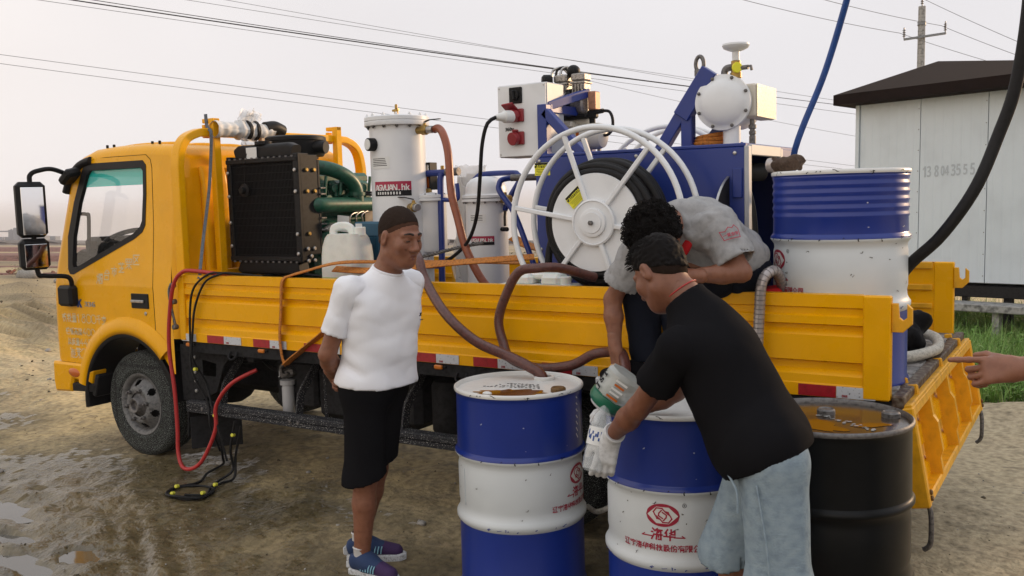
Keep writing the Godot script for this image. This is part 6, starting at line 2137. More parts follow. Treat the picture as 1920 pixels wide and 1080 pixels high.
	af.lathe([Vector2(0, 2.13), Vector2(0.19, 2.13), Vector2(0.2, 2.145), Vector2(0.2, 2.235), Vector2(0.212, 2.24), Vector2(0.212, 2.262), Vector2(0.195, 2.272), Vector2(0, 2.28)], Transform3D(Basis.IDENTITY, Vector3(0.37, 0.0, -0.78)), 36)
	af.cyl(Vector3(0.55, 2.19, -0.78), Vector3(0.64, 2.185, -0.8), 0.045, 16)
	obj("air_filter", af, M.plastic_black, t)
	# blue-green electric motor coupled behind the can
	var mo := thing("electric_motor", "blue-green finned electric motor behind the standing man's head", "motor", Vector3(1.2, 0, -0.62))
	var mm := MB.new()
	mm.box(Vector3(0, 1.62, 0.0), Vector3(0.22, 0.1, 0.16), Basis.IDENTITY, 0.012)
	obj("terminal_box", mm, M.teal_paint, mo)
	mm = MB.new()
	mm.lathe([Vector2(0, -0.17), Vector2(0.11, -0.17), Vector2(0.12, -0.15), Vector2(0.12, 0.15), Vector2(0.11, 0.17), Vector2(0, 0.17)], Transform3D(Basis(Vector3(0, 1, 0), Vector3(1, 0, 0), Vector3(0, 0, -1)), Vector3(0, 1.45, 0)), 28)
	mm.box(Vector3(0, 1.16, 0), Vector3(0.26, 0.44, 0.2), Basis.IDENTITY, 0.01)
	obj("housing", mm, M.teal_paint, mo)
	mm = MB.new()
	for k in 22:
		mm.box(Vector3(-0.14 + k * 0.0133, 1.45, 0.0), Vector3(0.005, 0.25, 0.27), Basis.IDENTITY, 0.0)
	obj("cooling_fins", mm, M.teal_paint, mo)
	mm = MB.new()
	mm.box(Vector3(-0.06, 1.645, 0.082), Vector3(0.055, 0.03, 0.003), Basis.IDENTITY, 0.0)
	obj("rating_plate", mm, M.paper, mo)

func jug(called: String, label: String, at: Vector3, turn: float) -> void:
	var t := thing(called, label, "jerrycan", at, "", turn)
	var mb := MB.new()
	var rows := [[0.0, 0.86], [0.02, 1.0], [0.2, 1.0], [0.3, 0.985], [0.36, 0.94], [0.41, 0.84], [0.435, 0.72]]
	var prof := rect2(0.3, 0.22, 0.06)
	var path := PackedVector3Array()
	var sc := PackedFloat32Array()
	for r in rows:
		path.append(Vector3(0, r[0], 0))
		sc.append(r[1])
	mb.sweep(path, prof, sc, false, true, Vector3(0, 0, -1))
	obj("can_body", mb, M.jerry, t)
	mb = MB.new()
	mb.sweep(smooth_path([Vector3(-0.1, 0.42, 0), Vector3(-0.09, 0.47, 0), Vector3(-0.02, 0.485, 0), Vector3(0.03, 0.47, 0), Vector3(0.05, 0.43, 0)], 5), rect2(0.05, 0.035, 0.014), PackedFloat32Array(), false, true, Vector3(0, 0, 1))
	obj("can_handle", mb, M.jerry, t)
	mb = MB.new()
	mb.cyl(Vector3(0.1, 0.42, 0), Vector3(0.1, 0.475, 0), 0.036, 18)
	obj("can_cap", mb, M.jerry, t)
	mb = MB.new()
	mb.sweep(PackedVector3Array([Vector3(0, 0.004, 0), Vector3(0, 0.02, 0), Vector3(0, 0.17, 0)]), prof, PackedFloat32Array([0.87, 1.006, 1.006]), false, true, Vector3(0, 0, -1))
	obj("oil_level", mb, M.liquid_tint, t)

func filters() -> void:
	# the tall filter
	var c := Vector3(1.275, 0, -0.8)
	var t := thing("filter_vessel", "tallest white filter vessel with bolted lid and orange hose", "filter vessel", c)
	var mb := MB.new()
	mb.lathe([Vector2(0, BED), Vector2(0.18, BED), Vector2(0.182, 0.95), Vector2(0.182, 2.31), Vector2(0.0, 2.31)], Transform3D.IDENTITY, 48)
	obj("shell", mb, M.white_paint, t)
	mb = MB.new()
	mb.lathe([Vector2(0.15, 2.285), Vector2(0.21, 2.285), Vector2(0.212, 2.29), Vector2(0.212, 2.31), Vector2(0.208, 2.314), Vector2(0.206, 2.316), Vector2(0.212, 2.319), Vector2(0.212, 2.34), Vector2(0.206, 2.346), Vector2(0.17, 2.35), Vector2(0, 2.355)], Transform3D.IDENTITY, 48)
	obj("lid_flange", mb, M.white_paint, t)
	bolt_ring(t, Vector3(0, 2.345, 0), 0.193, Vector3.UP, 14, 0.011, M.white_paint)
	bolt_ring(t, Vector3(0, 2.286, 0), 0.193, Vector3.DOWN, 14, 0.011, M.dull_steel)
	mb = MB.new()
	mb.cyl(Vector3(0, 2.35, 0), Vector3(0, 2.4, 0), 0.014, 8)
	mb.cyl(Vector3(0, 2.4, 0), Vector3(0, 2.43, 0), 0.009, 8)
	mb.rod(Vector3(-0.03, 2.39, 0.0), Vector3(0.02, 2.395, 0), 0.008, 8)
	obj("vent_cock", mb, M.brass, t)
	var to := Vector3(-0.5, 0, 0.86)                      # towards the viewer
	var gd := Vector3(-0.3, 0.0, 0.95).normalized()
	mb = MB.new()
	mb.cyl(gd * 0.178 + Vector3(0, 2.165, 0), gd * 0.23 + Vector3(0, 2.165, 0), 0.042, 24)
	obj("pressure_gauge", mb, M.plastic_black, t)
	mb = MB.new()
	mb.cyl(gd * 0.23 + Vector3(0, 2.165, 0), gd * 0.234 + Vector3(0, 2.165, 0), 0.034, 24, 0.001)
	obj("gauge_dial", mb, M.paper, t)
	# plates and label bent round the shell
	for q in [["name_plate", 2.008, 2.084, 68.0, 116.0, M.paper], ["label_red", 1.87, 1.925, 26.0, 108.0, M.label_red], ["label_black", 1.832, 1.869, 26.0, 108.0, M.black_print]]:
		mb = MB.new()
		mb.lathe([Vector2(0.184, q[1]), Vector2(0.184, q[2])], Transform3D.IDENTITY, 14, 0.7, deg_to_rad(q[3]), deg_to_rad(q[4]))
		var plate := obj(q[0], mb, q[5], t)
		if q[0] == "label_red":
			var s := "AGVUAN.hk"
			for i in s.length():
				var a := deg_to_rad(101.0 - i * 8.3)
				word("letter", s[i], 0.038, M.white_print, plate, Transform3D(Basis(Vector3(sin(a), 0, -cos(a)), Vector3.UP, Vector3(cos(a), 0, sin(a))), Vector3(cos(a) * 0.184, 1.885, sin(a) * 0.184)))
		elif q[0] == "label_black":
			for i in 9:
				var a := deg_to_rad(98.0 - i * 6.0)
				var sq := MB.new()
				sq.box(Vector3(cos(a) * 0.1845, 1.85, sin(a) * 0.1845), Vector3(0.01, 0.017, 0.002), Basis(Vector3(sin(a), 0, -cos(a)), Vector3.UP, Vector3(cos(a), 0, sin(a))), 0.0)
				obj("printed_sign", sq, M.white_print, plate)
		else:
			for i in 5:
				var ln := MB.new()
				ln.lathe([Vector2(0.1848, 2.07 - i * 0.011), Vector2(0.1848, 2.074 - i * 0.011)], Transform3D.IDENTITY, 8, 0.7, deg_to_rad(78.0 - i), deg_to_rad(112.0))
				obj("printed_line", ln, M.black_print, plate)
	# upper outlet with ball valve, lower outlet
	for q in [[2.247, 0.07, 0.0], [1.756, 0.52, 0.0]]:
		var y: float = q[0]
		var d := Vector3(cos(q[1]), 0, sin(q[1]))
		mb = MB.new()
		mb.cyl(d * 0.175 + Vector3(0, y, 0), d * 0.215 + Vector3(0, y, 0), 0.024, 12)
		mb.cyl(d * 0.215 + Vector3(0, y, 0), d * 0.265 + Vector3(0, y, 0), 0.032, 8, 0.006)
		mb.cyl(d * 0.24 + Vector3(0, y, 0), d * 0.24 + Vector3(0, y + 0.045, 0), 0.011, 8)
		obj("ball_valve", mb, M.brass, t)
		mb = MB.new()
		mb.sweep(PackedVector3Array([d * 0.24 + Vector3(0, y + 0.05, 0), d * 0.27 + Vector3(0.01, y + 0.062, 0), d * 0.34 + Vector3(0.03, y + 0.062, 0)]) if y > 2.0 else PackedVector3Array([d * 0.24 + Vector3(0, y + 0.05, 0), d * 0.22 + Vector3(-0.04, y + 0.065, 0.03), d * 0.2 + Vector3(-0.12, y + 0.066, 0.04)]), rect2(0.02, 0.006, 0.002))
		obj("valve_lever", mb, M.plastic_black, t)
		mb = MB.new()
		mb.cyl(d * 0.265 + Vector3(0, y, 0), d * 0.31 + Vector3(0, y, 0), 0.024, 14)
		obj("hose_tail", mb, M.steel, t)
	# small vessel on a blue trolley
	var u := thing("filter_trolley", "small white filter pot on a blue tube trolley with black framed box", "filter trolley", Vector3(1.457, 0, -0.9))
	mb = MB.new()
	mb.lathe([Vector2(0, 1.455), Vector2(0.09, 1.46), Vector2(0.1, 1.475), Vector2(0.1, 1.79), Vector2(0.124, 1.795), Vector2(0.124, 1.808), Vector2(0.118, 1.811), Vector2(0.124, 1.815), Vector2(0.124, 1.832), Vector2(0.1, 1.84), Vector2(0, 1.85)], Transform3D.IDENTITY, 36)
	obj("pot", mb, M.white_paint, u)
	mb = MB.new()
	mb.cyl(Vector3(-0.03, 1.0, 0), Vector3(-0.03, 1.46, 0), 0.03, 14)
	obj("drain_pipe", mb, M.white_paint, u)
	bolt_ring(u, Vector3(0, 1.83, 0), 0.112, Vector3.UP, 10, 0.007, M.dull_steel)
	mb = MB.new()
	mb.tube(smooth_path([Vector3(-0.2, 1.965, -0.02), Vector3(-0.08, 1.972, 0.0), Vector3(0.1, 1.975, 0.01), Vector3(0.2, 1.975, 0.01)], 5), 0.021, 12)
	mb.tube(smooth_path([Vector3(0.11, 1.97, 0.01), Vector3(0.1, 1.94, 0.02), Vector3(0.103, 1.8, 0.03), Vector3(0.095, 1.4, 0.03), Vector3(0.085, 1.37, 0.03), Vector3(-0.04, 1.37, 0.03)], 5), 0.021, 12)
	mb.tube(smooth_path([Vector3(0.103, 1.8, 0.03), Vector3(0.16, 1.795, 0.02), Vector3(0.225, 1.8, 0.02), Vector3(0.235, 1.83, 0.02), Vector3(0.228, 1.9, 0.02)], 5), 0.014, 10)
	mb.rod(Vector3(0.093, 1.4, 0.03), Vector3(0.085, BED, 0.03), 0.021, 12)
	mb.rod(Vector3(-0.2, 1.96, -0.02), Vector3(-0.22, BED, -0.25), 0.021, 12)
	obj("tube_frame", mb, M.crate_blue, u)
	mb = MB.new()
	mb.rod(Vector3(0.14, 1.975, 0.01), Vector3(0.24, 1.977, 0.01), 0.026, 12)
	obj("hand_grip", mb, M.dull_steel, u)
	mb = MB.new()
	mb.cyl(Vector3(0.11, 1.98, 0.01), Vector3(0.11, 2.02, 0.01), 0.012, 8)
	mb.cyl(Vector3(-0.05, 1.84, 0.0), Vector3(-0.05, 1.875, 0), 0.05, 14)
	obj("fitting", mb, M.brass, u)
	mb = MB.new()
	mb.box(Vector3(-0.045, 2.04, -0.04), Vector3(0.088, 0.012, 0.08), Basis.IDENTITY, 0.002)
	mb.box(Vector3(-0.045, 1.965, -0.04), Vector3(0.088, 0.012, 0.08), Basis.IDENTITY, 0.002)
	mb.box(Vector3(-0.045, 1.872, -0.04), Vector3(0.088, 0.012, 0.08), Basis.IDENTITY, 0.002)
	for x in [-0.084, -0.006]:
		mb.box(Vector3(x, 1.956, -0.04), Vector3(0.012, 0.18, 0.08), Basis.IDENTITY, 0.002)
	obj("framed_box", mb, M.plastic_black, u)
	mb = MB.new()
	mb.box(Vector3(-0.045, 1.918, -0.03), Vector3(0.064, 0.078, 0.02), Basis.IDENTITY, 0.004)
	obj("amber_sun_reflection", mb, M.orange_lens, u)  # amber colour painted in for the sun reflected in a lamp
	mb = MB.new()
	mb.box(Vector3(-0.045, 2.003, -0.05), Vector3(0.064, 0.062, 0.004), Basis.IDENTITY, 0.001)
	obj("box_glass", mb, M.film_thin, u)
	# domed filter
	var w := thing("filter_vessel", "squat white filter vessel with domed lid and blue handles", "filter vessel", Vector3(1.83, 0, -1.0))
	mb = MB.new()
	mb.lathe([Vector2(0, BED), Vector2(0.135, BED), Vector2(0.136, 0.95), Vector2(0.136, 1.78), Vector2(0, 1.78)], Transform3D.IDENTITY, 40)
	obj("shell", mb, M.white_paint, w)
	mb = MB.new()
	mb.lathe([Vector2(0.12, 1.78), Vector2(0.158, 1.78), Vector2(0.158, 1.797), Vector2(0.152, 1.8), Vector2(0.158, 1.803), Vector2(0.158, 1.82), Vector2(0.135, 1.828), Vector2(0.134, 1.86), Vector2(0.125, 1.895), Vector2(0.1, 1.922), Vector2(0.06, 1.938), Vector2(0, 1.942)], Transform3D.IDENTITY, 40)
	obj("domed_lid", mb, M.white_paint, w)
	mb = MB.new()
	mb.lathe([Vector2(0.159, 1.7985), Vector2(0.159, 1.8015)], Transform3D.IDENTITY, 40)
	obj("gasket", mb, M.plastic_black, w)
	bolt_ring(w, Vector3(0, 1.78, 0), 0.147, Vector3.DOWN, 12, 0.008, M.dull_steel)
	for q in [["name_plate", 1.645, 1.7, 58.0, 108.0, M.paper], ["label_red", 1.525, 1.56, 38.0, 104.0, M.label_red], ["label_black", 1.503, 1.5245, 38.0, 104.0, M.black_print]]:
		mb = MB.new()
		mb.lathe([Vector2(0.138, q[1]), Vector2(0.138, q[2])], Transform3D.IDENTITY, 12, 0.7, deg_to_rad(q[3]), deg_to_rad(q[4]))
		var plate := obj(q[0], mb, q[5], w)
		if q[0] == "label_red":
			var s := "AGVUAN.hk"
			for i in s.length():
				var a := deg_to_rad(98.0 - i * 6.6)
				word("letter", s[i], 0.024, M.white_print, plate, Transform3D(Basis(Vector3(sin(a), 0, -cos(a)), Vector3.UP, Vector3(cos(a), 0, sin(a))), Vector3(cos(a) * 0.138, 1.534, sin(a) * 0.138)))
		elif q[0] == "name_plate":
			for i in 4:
				var ln := MB.new()
				ln.lathe([Vector2(0.1388, 1.69 - i * 0.01), Vector2(0.1388, 1.693 - i * 0.01)], Transform3D.IDENTITY, 6, 0.7, deg_to_rad(68.0), deg_to_rad(104.0))
				obj("printed_line", ln, M.black_print, plate)
	mb = MB.new()
	mb.tube(smooth_path([Vector3(-0.14, 1.8, -0.02), Vector3(-0.135, 1.87, -0.02), Vector3(-0.1, 1.935, -0.04), Vector3(-0.04, 1.957, -0.05), Vector3(0.18, 1.957, -0.04), Vector3(0.225, 1.945, -0.03), Vector3(0.245, 1.91, -0.02), Vector3(0.18, 1.8, 0.0), Vector3(0.14, 1.72, 0.0)], 6), 0.018, 12)
	obj("carry_handle", mb, M.crate_blue, w)
	mb = MB.new()
	mb.cyl(Vector3(0.135, 1.792, 0.03), Vector3(0.215, 1.79, 0.05), 0.028, 8, 0.005)
	mb.cyl(Vector3(0.17, 1.8, 0.04), Vector3(0.17, 1.835, 0.04), 0.012, 8)
	obj("ball_valve", mb, M.brass, w)
	mb = MB.new()
	mb.cyl(Vector3(0.13, 1.6, 0.03), Vector3(0.19, 1.6, 0.05), 0.014, 8)
	mb.sweep(PackedVector3Array([Vector3(0.17, 1.62, 0.05), Vector3(0.17, 1.68, 0.05), Vector3(0.175, 1.72, 0.05)]), rect2(0.02, 0.01, 0.003))
	obj("drain_cock", mb, M.plastic_black, w)
	# film-wrapped boards between them
	var f := thing("wrapped_boards", "upright boards wrapped in crumpled clear film between the filters", "boards", Vector3(1.56, 0, -1.15))
	for k in 3:
		mb = MB.new()
		mb.beam(Vector3(-0.08 + k * 0.05, BED, -0.03 * k), Vector3(-0.02 + k * 0.042, 1.95 + 0.02 * k, -0.05 * k), 0.07, 0.03, Vector3.BACK, 0.004)
		obj("board", mb, M.film, f)
	var nf := noise(3.0, 3, FastNoiseLite.TYPE_SIMPLEX_SMOOTH, 91)
	mb = MB.new()
	var rows := []
	for j in 26:
		var row := []
		for i in 21:
			var a := TAU * i / 20.0
			var y := lerpf(1.2, 2.02, j / 25.0)
			var r := 0.075 + 0.03 * nf.get_noise_3d(cos(a) * 0.5, y * 2.0, sin(a) * 0.5) + 0.02 * sin(j * 0.3)
			row.append(Vector3(-0.03 + 0.06 * (y - 1.0) + cos(a) * r * 1.3, y + 0.03 * nf.get_noise_2d(a, 4.0) * (1.0 if j > 23 else 0.0), -0.03 + sin(a) * r * 0.6))
		rows.append(row)
	grid(mb, rows)
	obj("clear_film", mb, M.film_thin, f)

func machine() -> void:
	var t := thing("oil_filtering_machine", "large blue steel machine housing with lifting gantry behind the hose reel", "machine")
	var front := PackedVector2Array([Vector2(2.475, BED), Vector2(3.69, BED), Vector2(3.69, 2.02), Vector2(2.475, 2.02)])
	var mb := MB.new()
	mb.plate(front, 0.02, Transform3D(Basis.IDENTITY, Vector3(0, 0, -0.57)))
	obj("front_panel", mb, M.crate_blue, t)
	mb = MB.new()
	mb.box(Vector3(3.0825, 1.478, -1.44), Vector3(1.215, 1.085, 0.02))
	obj("rear_panel", mb, M.crate_blue, t)
	mb = MB.new()
	mb.box(Vector3(2.485, 1.478, -1.0), Vector3(0.02, 1.085, 0.84))
	obj("side_panel", mb, M.crate_blue, t)
	mb = MB.new()
	mb.box(Vector3(3.0825, 2.03, -1.0), Vector3(1.225, 0.018, 0.9))
	obj("top_panel", mb, M.crate_blue, t)
	mb = MB.new()
	mb.box(Vector3(3.0825, 0.945, -1.0), Vector3(1.2, 0.02, 0.86), Basis.IDENTITY, 0.0)
	obj("base_panel", mb, M.crate_blue, t)
	# open end with a pale frame
	mb = MB.new()
	mb.box(Vector3(3.7, 1.48, -0.572), Vector3(0.024, 1.09, 0.05))
	mb.box(Vector3(3.7, 1.48, -1.12), Vector3(0.024, 1.09, 0.045))
	mb.box(Vector3(3.7, 2.005, -0.845), Vector3(0.026, 0.055, 0.505))
	obj("end_frame", mb, M.grey_paint, t)
	mb = MB.new()
	mb.box(Vector3(3.69, 1.48, -1.29), Vector3(0.02, 1.09, 0.3))
	obj("end_panel", mb, M.crate_blue, t)
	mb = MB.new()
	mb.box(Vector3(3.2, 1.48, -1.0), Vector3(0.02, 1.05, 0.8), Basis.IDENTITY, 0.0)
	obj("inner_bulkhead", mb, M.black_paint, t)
	mb = MB.new()
	mb.rod(Vector3(3.4, 1.9, -0.62), Vector3(3.62, 1.9, -1.05), 0.05, 14)
	mb.tube(smooth_path([Vector3(3.6, 1.95, -0.7), Vector3(3.62, 1.75, -0.75), Vector3(3.58, 1.5, -0.95), Vector3(3.62, 1.3, -0.9)], 6), 0.03, 10)
	obj("inner_pipes", mb, M.rubber, t)
	# small latch on the front panel, rivets
	mb = MB.new()
	mb.box(Vector3(3.655, 1.84, -0.545), Vector3(0.05, 0.15, 0.012))
	obj("latch_plate", mb, M.crate_blue, t)
	for p in [[2.5, 2.0], [2.83, 2.0], [3.3, 2.0], [3.64, 1.99], [3.64, 1.55], [2.5, 1.5], [3.64, 1.2], [3.1, 2.0]]:
		mb = MB.new()
		mb.ball(Vector3(p[0], p[1], -0.549), Vector3(0.011, 0.011, 0.005), Basis.IDENTITY, 10)
		obj("panel_screw", mb, M.steel, t)
	for x in [2.5, 2.75, 3.1, 3.4, 3.66]:
		mb = MB.new()
		mb.ball(Vector3(x, 2.04, -0.6), Vector3(0.01, 0.006, 0.01), Basis.IDENTITY, 8)
		obj("top_screw", mb, M.crate_blue, t)
	# left brackets
	mb = MB.new()
	mb.beam(Vector3(2.51, 2.02, -0.6), Vector3(2.51, 2.32, -0.6), 0.06, 0.06)
	mb.beam(Vector3(2.52, 2.28, -0.6), Vector3(2.76, 2.03, -0.6), 0.06, 0.05)
	mb.beam(Vector3(2.51, 2.31, -0.62), Vector3(2.58, 2.41, -1.0), 0.05, 0.05)
	mb.beam(Vector3(2.51, 2.02, -1.15), Vector3(2.51, 2.32, -1.15), 0.06, 0.06)
	mb.box(Vector3(2.51, 2.3, -0.88), Vector3(0.06, 0.05, 0.5))
	obj("bracket_frame", mb, M.crate_blue, t)
	# lifting gantry
	mb = MB.new()
	for z in [-0.72, -1.2]:
		mb.beam(Vector3(3.328, 2.03, z), Vector3(3.328, 2.27, z), 0.065, 0.06)
	mb.beam(Vector3(3.17, 2.03, -0.72), Vector3(3.43, 2.42, -0.72), 0.062, 0.06, Vector3.BACK)
	mb.beam(Vector3(3.3, 2.2, -0.71), Vector3(3.46, 2.43, -0.71), 0.09, 0.075, Vector3.BACK)
	mb.beam(Vector3(3.38, 2.05, -0.86), Vector3(3.52, 2.22, -0.86), 0.055, 0.05, Vector3.BACK)
	mb.beam(Vector3(3.5, 2.03, -0.95), Vector3(3.5, 2.2, -0.95), 0.06, 0.05)
	mb.beam(Vector3(3.36, 2.26, -0.72), Vector3(3.36, 2.26, -1.2), 0.06, 0.06)
	obj("lifting_gantry", mb, M.crate_blue, t)
	mb = MB.new()
	var eye := PackedVector3Array()
	for k in 20:
		var a := TAU * k / 20
		eye.append(Vector3(3.395 + cos(a) * 0.022, 2.47 + sin(a) * 0.04, -0.72))
	mb.tube(eye, 0.011, 8, true)
	mb.box(Vector3(3.395, 2.425, -0.72), Vector3(0.055, 0.04, 0.024), Basis.IDENTITY, 0.005)
	obj("lifting_eye", mb, M.dull_steel, t)
	# reel disc in the open end
	mb = MB.new()
	mb.cyl(Vector3(3.5, 1.54, -0.66), Vector3(3.62, 1.54, -0.66), 0.05, 16)
	mb.lathe([Vector2(0.0, 0.0), Vector2(0.35, 0.0), Vector2(0.352, 0.006), Vector2(0.35, 0.012), Vector2(0.0, 0.012)], MB.aim(Vector3(3.6, 1.54, -0.66), Vector3(4.6, 1.54, -0.66)), 56)
	obj("black_disc", mb, M.disc_black, t)
	mb = MB.new()
	mb.lathe([Vector2(0.35, 0.0), Vector2(0.354, 0.0), Vector2(0.354, 0.012), Vector2(0.35, 0.012)], MB.aim(Vector3(3.6, 1.54, -0.66), Vector3(4.6, 1.54, -0.66)), 56)
	obj("disc_edge", mb, M.steel, t)
	mb = MB.new()
	mb.cyl(Vector3(3.613, 1.69, -0.66), Vector3(3.616, 1.69, -0.66), 0.03, 20, 0.0)
	obj("yellow_sticker", mb, M.label_yellow, t)
	mb = MB.new()
	mb.ball(Vector3(3.615, 1.75, -0.79), Vector3(0.006, 0.035, 0.02), Basis.IDENTITY, 8)
	mb.ball(Vector3(3.615, 1.67, -0.8), Vector3(0.006, 0.016, 0.018), Basis.IDENTITY, 8)
	obj("chipped_paint", mb, M.white_print, t)
	caution(t, Transform3D(Basis.IDENTITY, Vector3(2.52, 1.955, -0.5495)), 0.1)
	# orange strap coiled on top
	var sc := thing("strap_coil", "coiled orange ratchet strap lying on top of the blue machine", "strap coil", Vector3(3.42, 2.042, -0.78))
	for k in 3:
		mb = MB.new()
		mb.lathe([Vector2(0.02, k * 0.022), Vector2(0.085 - 0.006 * k, k * 0.022), Vector2(0.09 - 0.006 * k, k * 0.022 + 0.006), Vector2(0.09 - 0.006 * k, k * 0.022 + 0.016), Vector2(0.085 - 0.006 * k, k * 0.022 + 0.02), Vector2(0.02, k * 0.022 + 0.02)], Transform3D(Basis.from_euler(Vector3(0.05 * (k - 1), 0, 0.06 * k)), Vector3(0.008 * k, 0, 0)), 28)
		obj("strap_turn", mb, M.strap_orange, sc)

func caution(parent: Node, xf: Transform3D, w: float) -> void:
	var n := Node3D.new()
	n.name = "caution_label"
	parent.add_child(n, true)
	n.transform = xf
	var mb := MB.new()
	mb.box(Vector3(0, 0, 0.0005), Vector3(w, w * 0.72, 0.001), Basis.IDENTITY, 0.0)
	obj("yellow_sheet", mb, M.label_yellow, n)
	mb = MB.new()
	mb.box(Vector3(0, w * 0.21, 0.0015), Vector3(w * 0.98, w * 0.28, 0.001), Basis.IDENTITY, 0.0)
	obj("black_band", mb, M.black_print, n)
	word("caution_lettering", "CAUTION", w * 0.19, M.label_yellow, n, Transform3D(Basis.IDENTITY.scaled(Vector3(0.92, 1, 1)), Vector3(0, w * 0.135, 0.002)))
	for k in 4:
		mb = MB.new()
		mb.box(Vector3(-w * 0.02 * (k % 2), -w * (0.03 + 0.085 * k), 0.0012), Vector3(w * (0.84 - 0.12 * (k % 3)), w * 0.022, 0.0008), Basis.IDENTITY, 0.0)
		obj("small_print", mb, M.black_print, n)

func reels() -> void:
	var c := Vector3(3.02, 1.66, -0.2)
	var t := thing("hose_reel", "white steel hose reel with round plate on the side of the blue machine", "hose reel", c)
	var mb := MB.new()
	for q in [[0.0, "front_hoop"], [-0.21, "rear_hoop"]]:
		mb = MB.new()
		mb.tube(ring_path(Vector3(0, 0, q[0]), 0.482, Vector3(0, 0, 1), 72), 0.0155, 12, true)
		obj(q[1], mb, M.white_paint, t)
	for k in 6:
		var a := deg_to_rad(50.0 + k * 60.0)
		var d := Vector3(cos(a), sin(a), 0)
		for z in [0.0, -0.21]:
			mb = MB.new()
			mb.beam(d * 0.11 + Vector3(0, 0, z), d * 0.475 + Vector3(0, 0, z), 0.024, 0.024, Vector3.BACK)
			obj("spoke", mb, M.white_paint, t)
	mb = MB.new()
	mb.lathe([Vector2(0, -0.012), Vector2(0.25, -0.012), Vector2(0.252, -0.008), Vector2(0.25, -0.002), Vector2(0.0, -0.002)], MB.aim(Vector3(0, 0, -0.006), Vector3(0, 0, 1)), 64)
	obj("round_plate", mb, M.white_paint, t)
	mb = MB.new()
	mb.lathe([Vector2(0, -0.012), Vector2(0.25, -0.012), Vector2(0.25, 0.0), Vector2(0, 0)], MB.aim(Vector3(0, 0, -0.21), Vector3(0, 0, 1)), 48)
	mb.cyl(Vector3(0, 0, -0.22), Vector3(0, 0, -0.35), 0.06, 20)
	obj("rear_plate", mb, M.white_paint, t)
	mb = MB.new()
	mb.lathe([Vector2(0.118, -0.01), Vector2(0.12, 0.012), Vector2(0.112, 0.016), Vector2(0.108, 0.01), Vector2(0.075, 0.01), Vector2(0.073, 0.022), Vector2(0.068, 0.024), Vector2(0.055, 0.024), Vector2(0.053, 0.029), Vector2(0, 0.03)], MB.aim(Vector3.ZERO, Vector3(0, 0, 1)), 48)
	obj("hub", mb, M.white_paint, t)
	mb = MB.new()
	mb.cyl(Vector3(0, 0, 0.03), Vector3(0, 0, 0.048), 0.013, 6)
	obj("hub_bolt", mb, M.dull_steel, t)
	caution(t, Transform3D(Basis.from_euler(Vector3(0, 0, 0.72)), Vector3(-0.105, 0.13, -0.0035)), 0.1)
	# the black hose wound on it
	var h := thing("wound_hose", "thick black hose wound round the white reel", "hose", c)
	var turns := 0
	for lay in 3:
		for k in 5 - (lay % 2):
			mb = MB.new()
			var r := 0.264 + lay * 0.03
			if lay == 2 and k < 2:
				continue
			var p := PackedVector3Array()
			for i in 60:
				var a := TAU * i / 60
				var rr := r + 0.004 * sin(a * 3.0 + k * 2.1 + lay)
				p.append(Vector3(cos(a) * rr, sin(a) * rr - 0.006 * lay, -0.032 - 0.037 * k - 0.018 * (lay % 2)))
			mb.tube(p, 0.0195, 10, true)
			obj("hose_turn", mb, M.rubber, h)
	mb = MB.new()
	mb.tube(smooth_path([Vector3(-0.29, -0.02, -0.12), Vector3(-0.325, -0.16, -0.1), Vector3(-0.32, -0.3, -0.09), Vector3(-0.27, -0.42, -0.1), Vector3(-0.2, -0.5, -0.14)], 8), 0.02, 10)
	obj("loose_end", mb, M.rubber, h)
	# twin reel on the far side: only its hoops show
	var u := thing("hose_reel", "second white hose reel on the far side of the blue machine", "hose reel", Vector3(2.86, 1.74, -1.55))
	for q in [[0.0, "front_hoop"], [-0.21, "rear_hoop"]]:
		mb = MB.new()
		mb.tube(ring_path(Vector3(0, 0, q[0]), 0.482, Vector3(0, 0, 1), 64), 0.0155, 10, true)
		obj(q[1], mb, M.white_paint, u)
	for k in 6:
		var a := deg_to_rad(70.0 + k * 60.0)
		var d := Vector3(cos(a), sin(a), 0)
		for z in [0.0, -0.21]:
			mb = MB.new()
			mb.beam(d * 0.1 + Vector3(0, 0, z), d * 0.475 + Vector3(0, 0, z), 0.024, 0.024, Vector3.BACK)
			obj("spoke", mb, M.white_paint, u)
	mb = MB.new()
	mb.cyl(Vector3(0, 0, 0.1), Vector3(0, 0, -0.23), 0.12, 24)
	obj("hub", mb, M.white_paint, u)

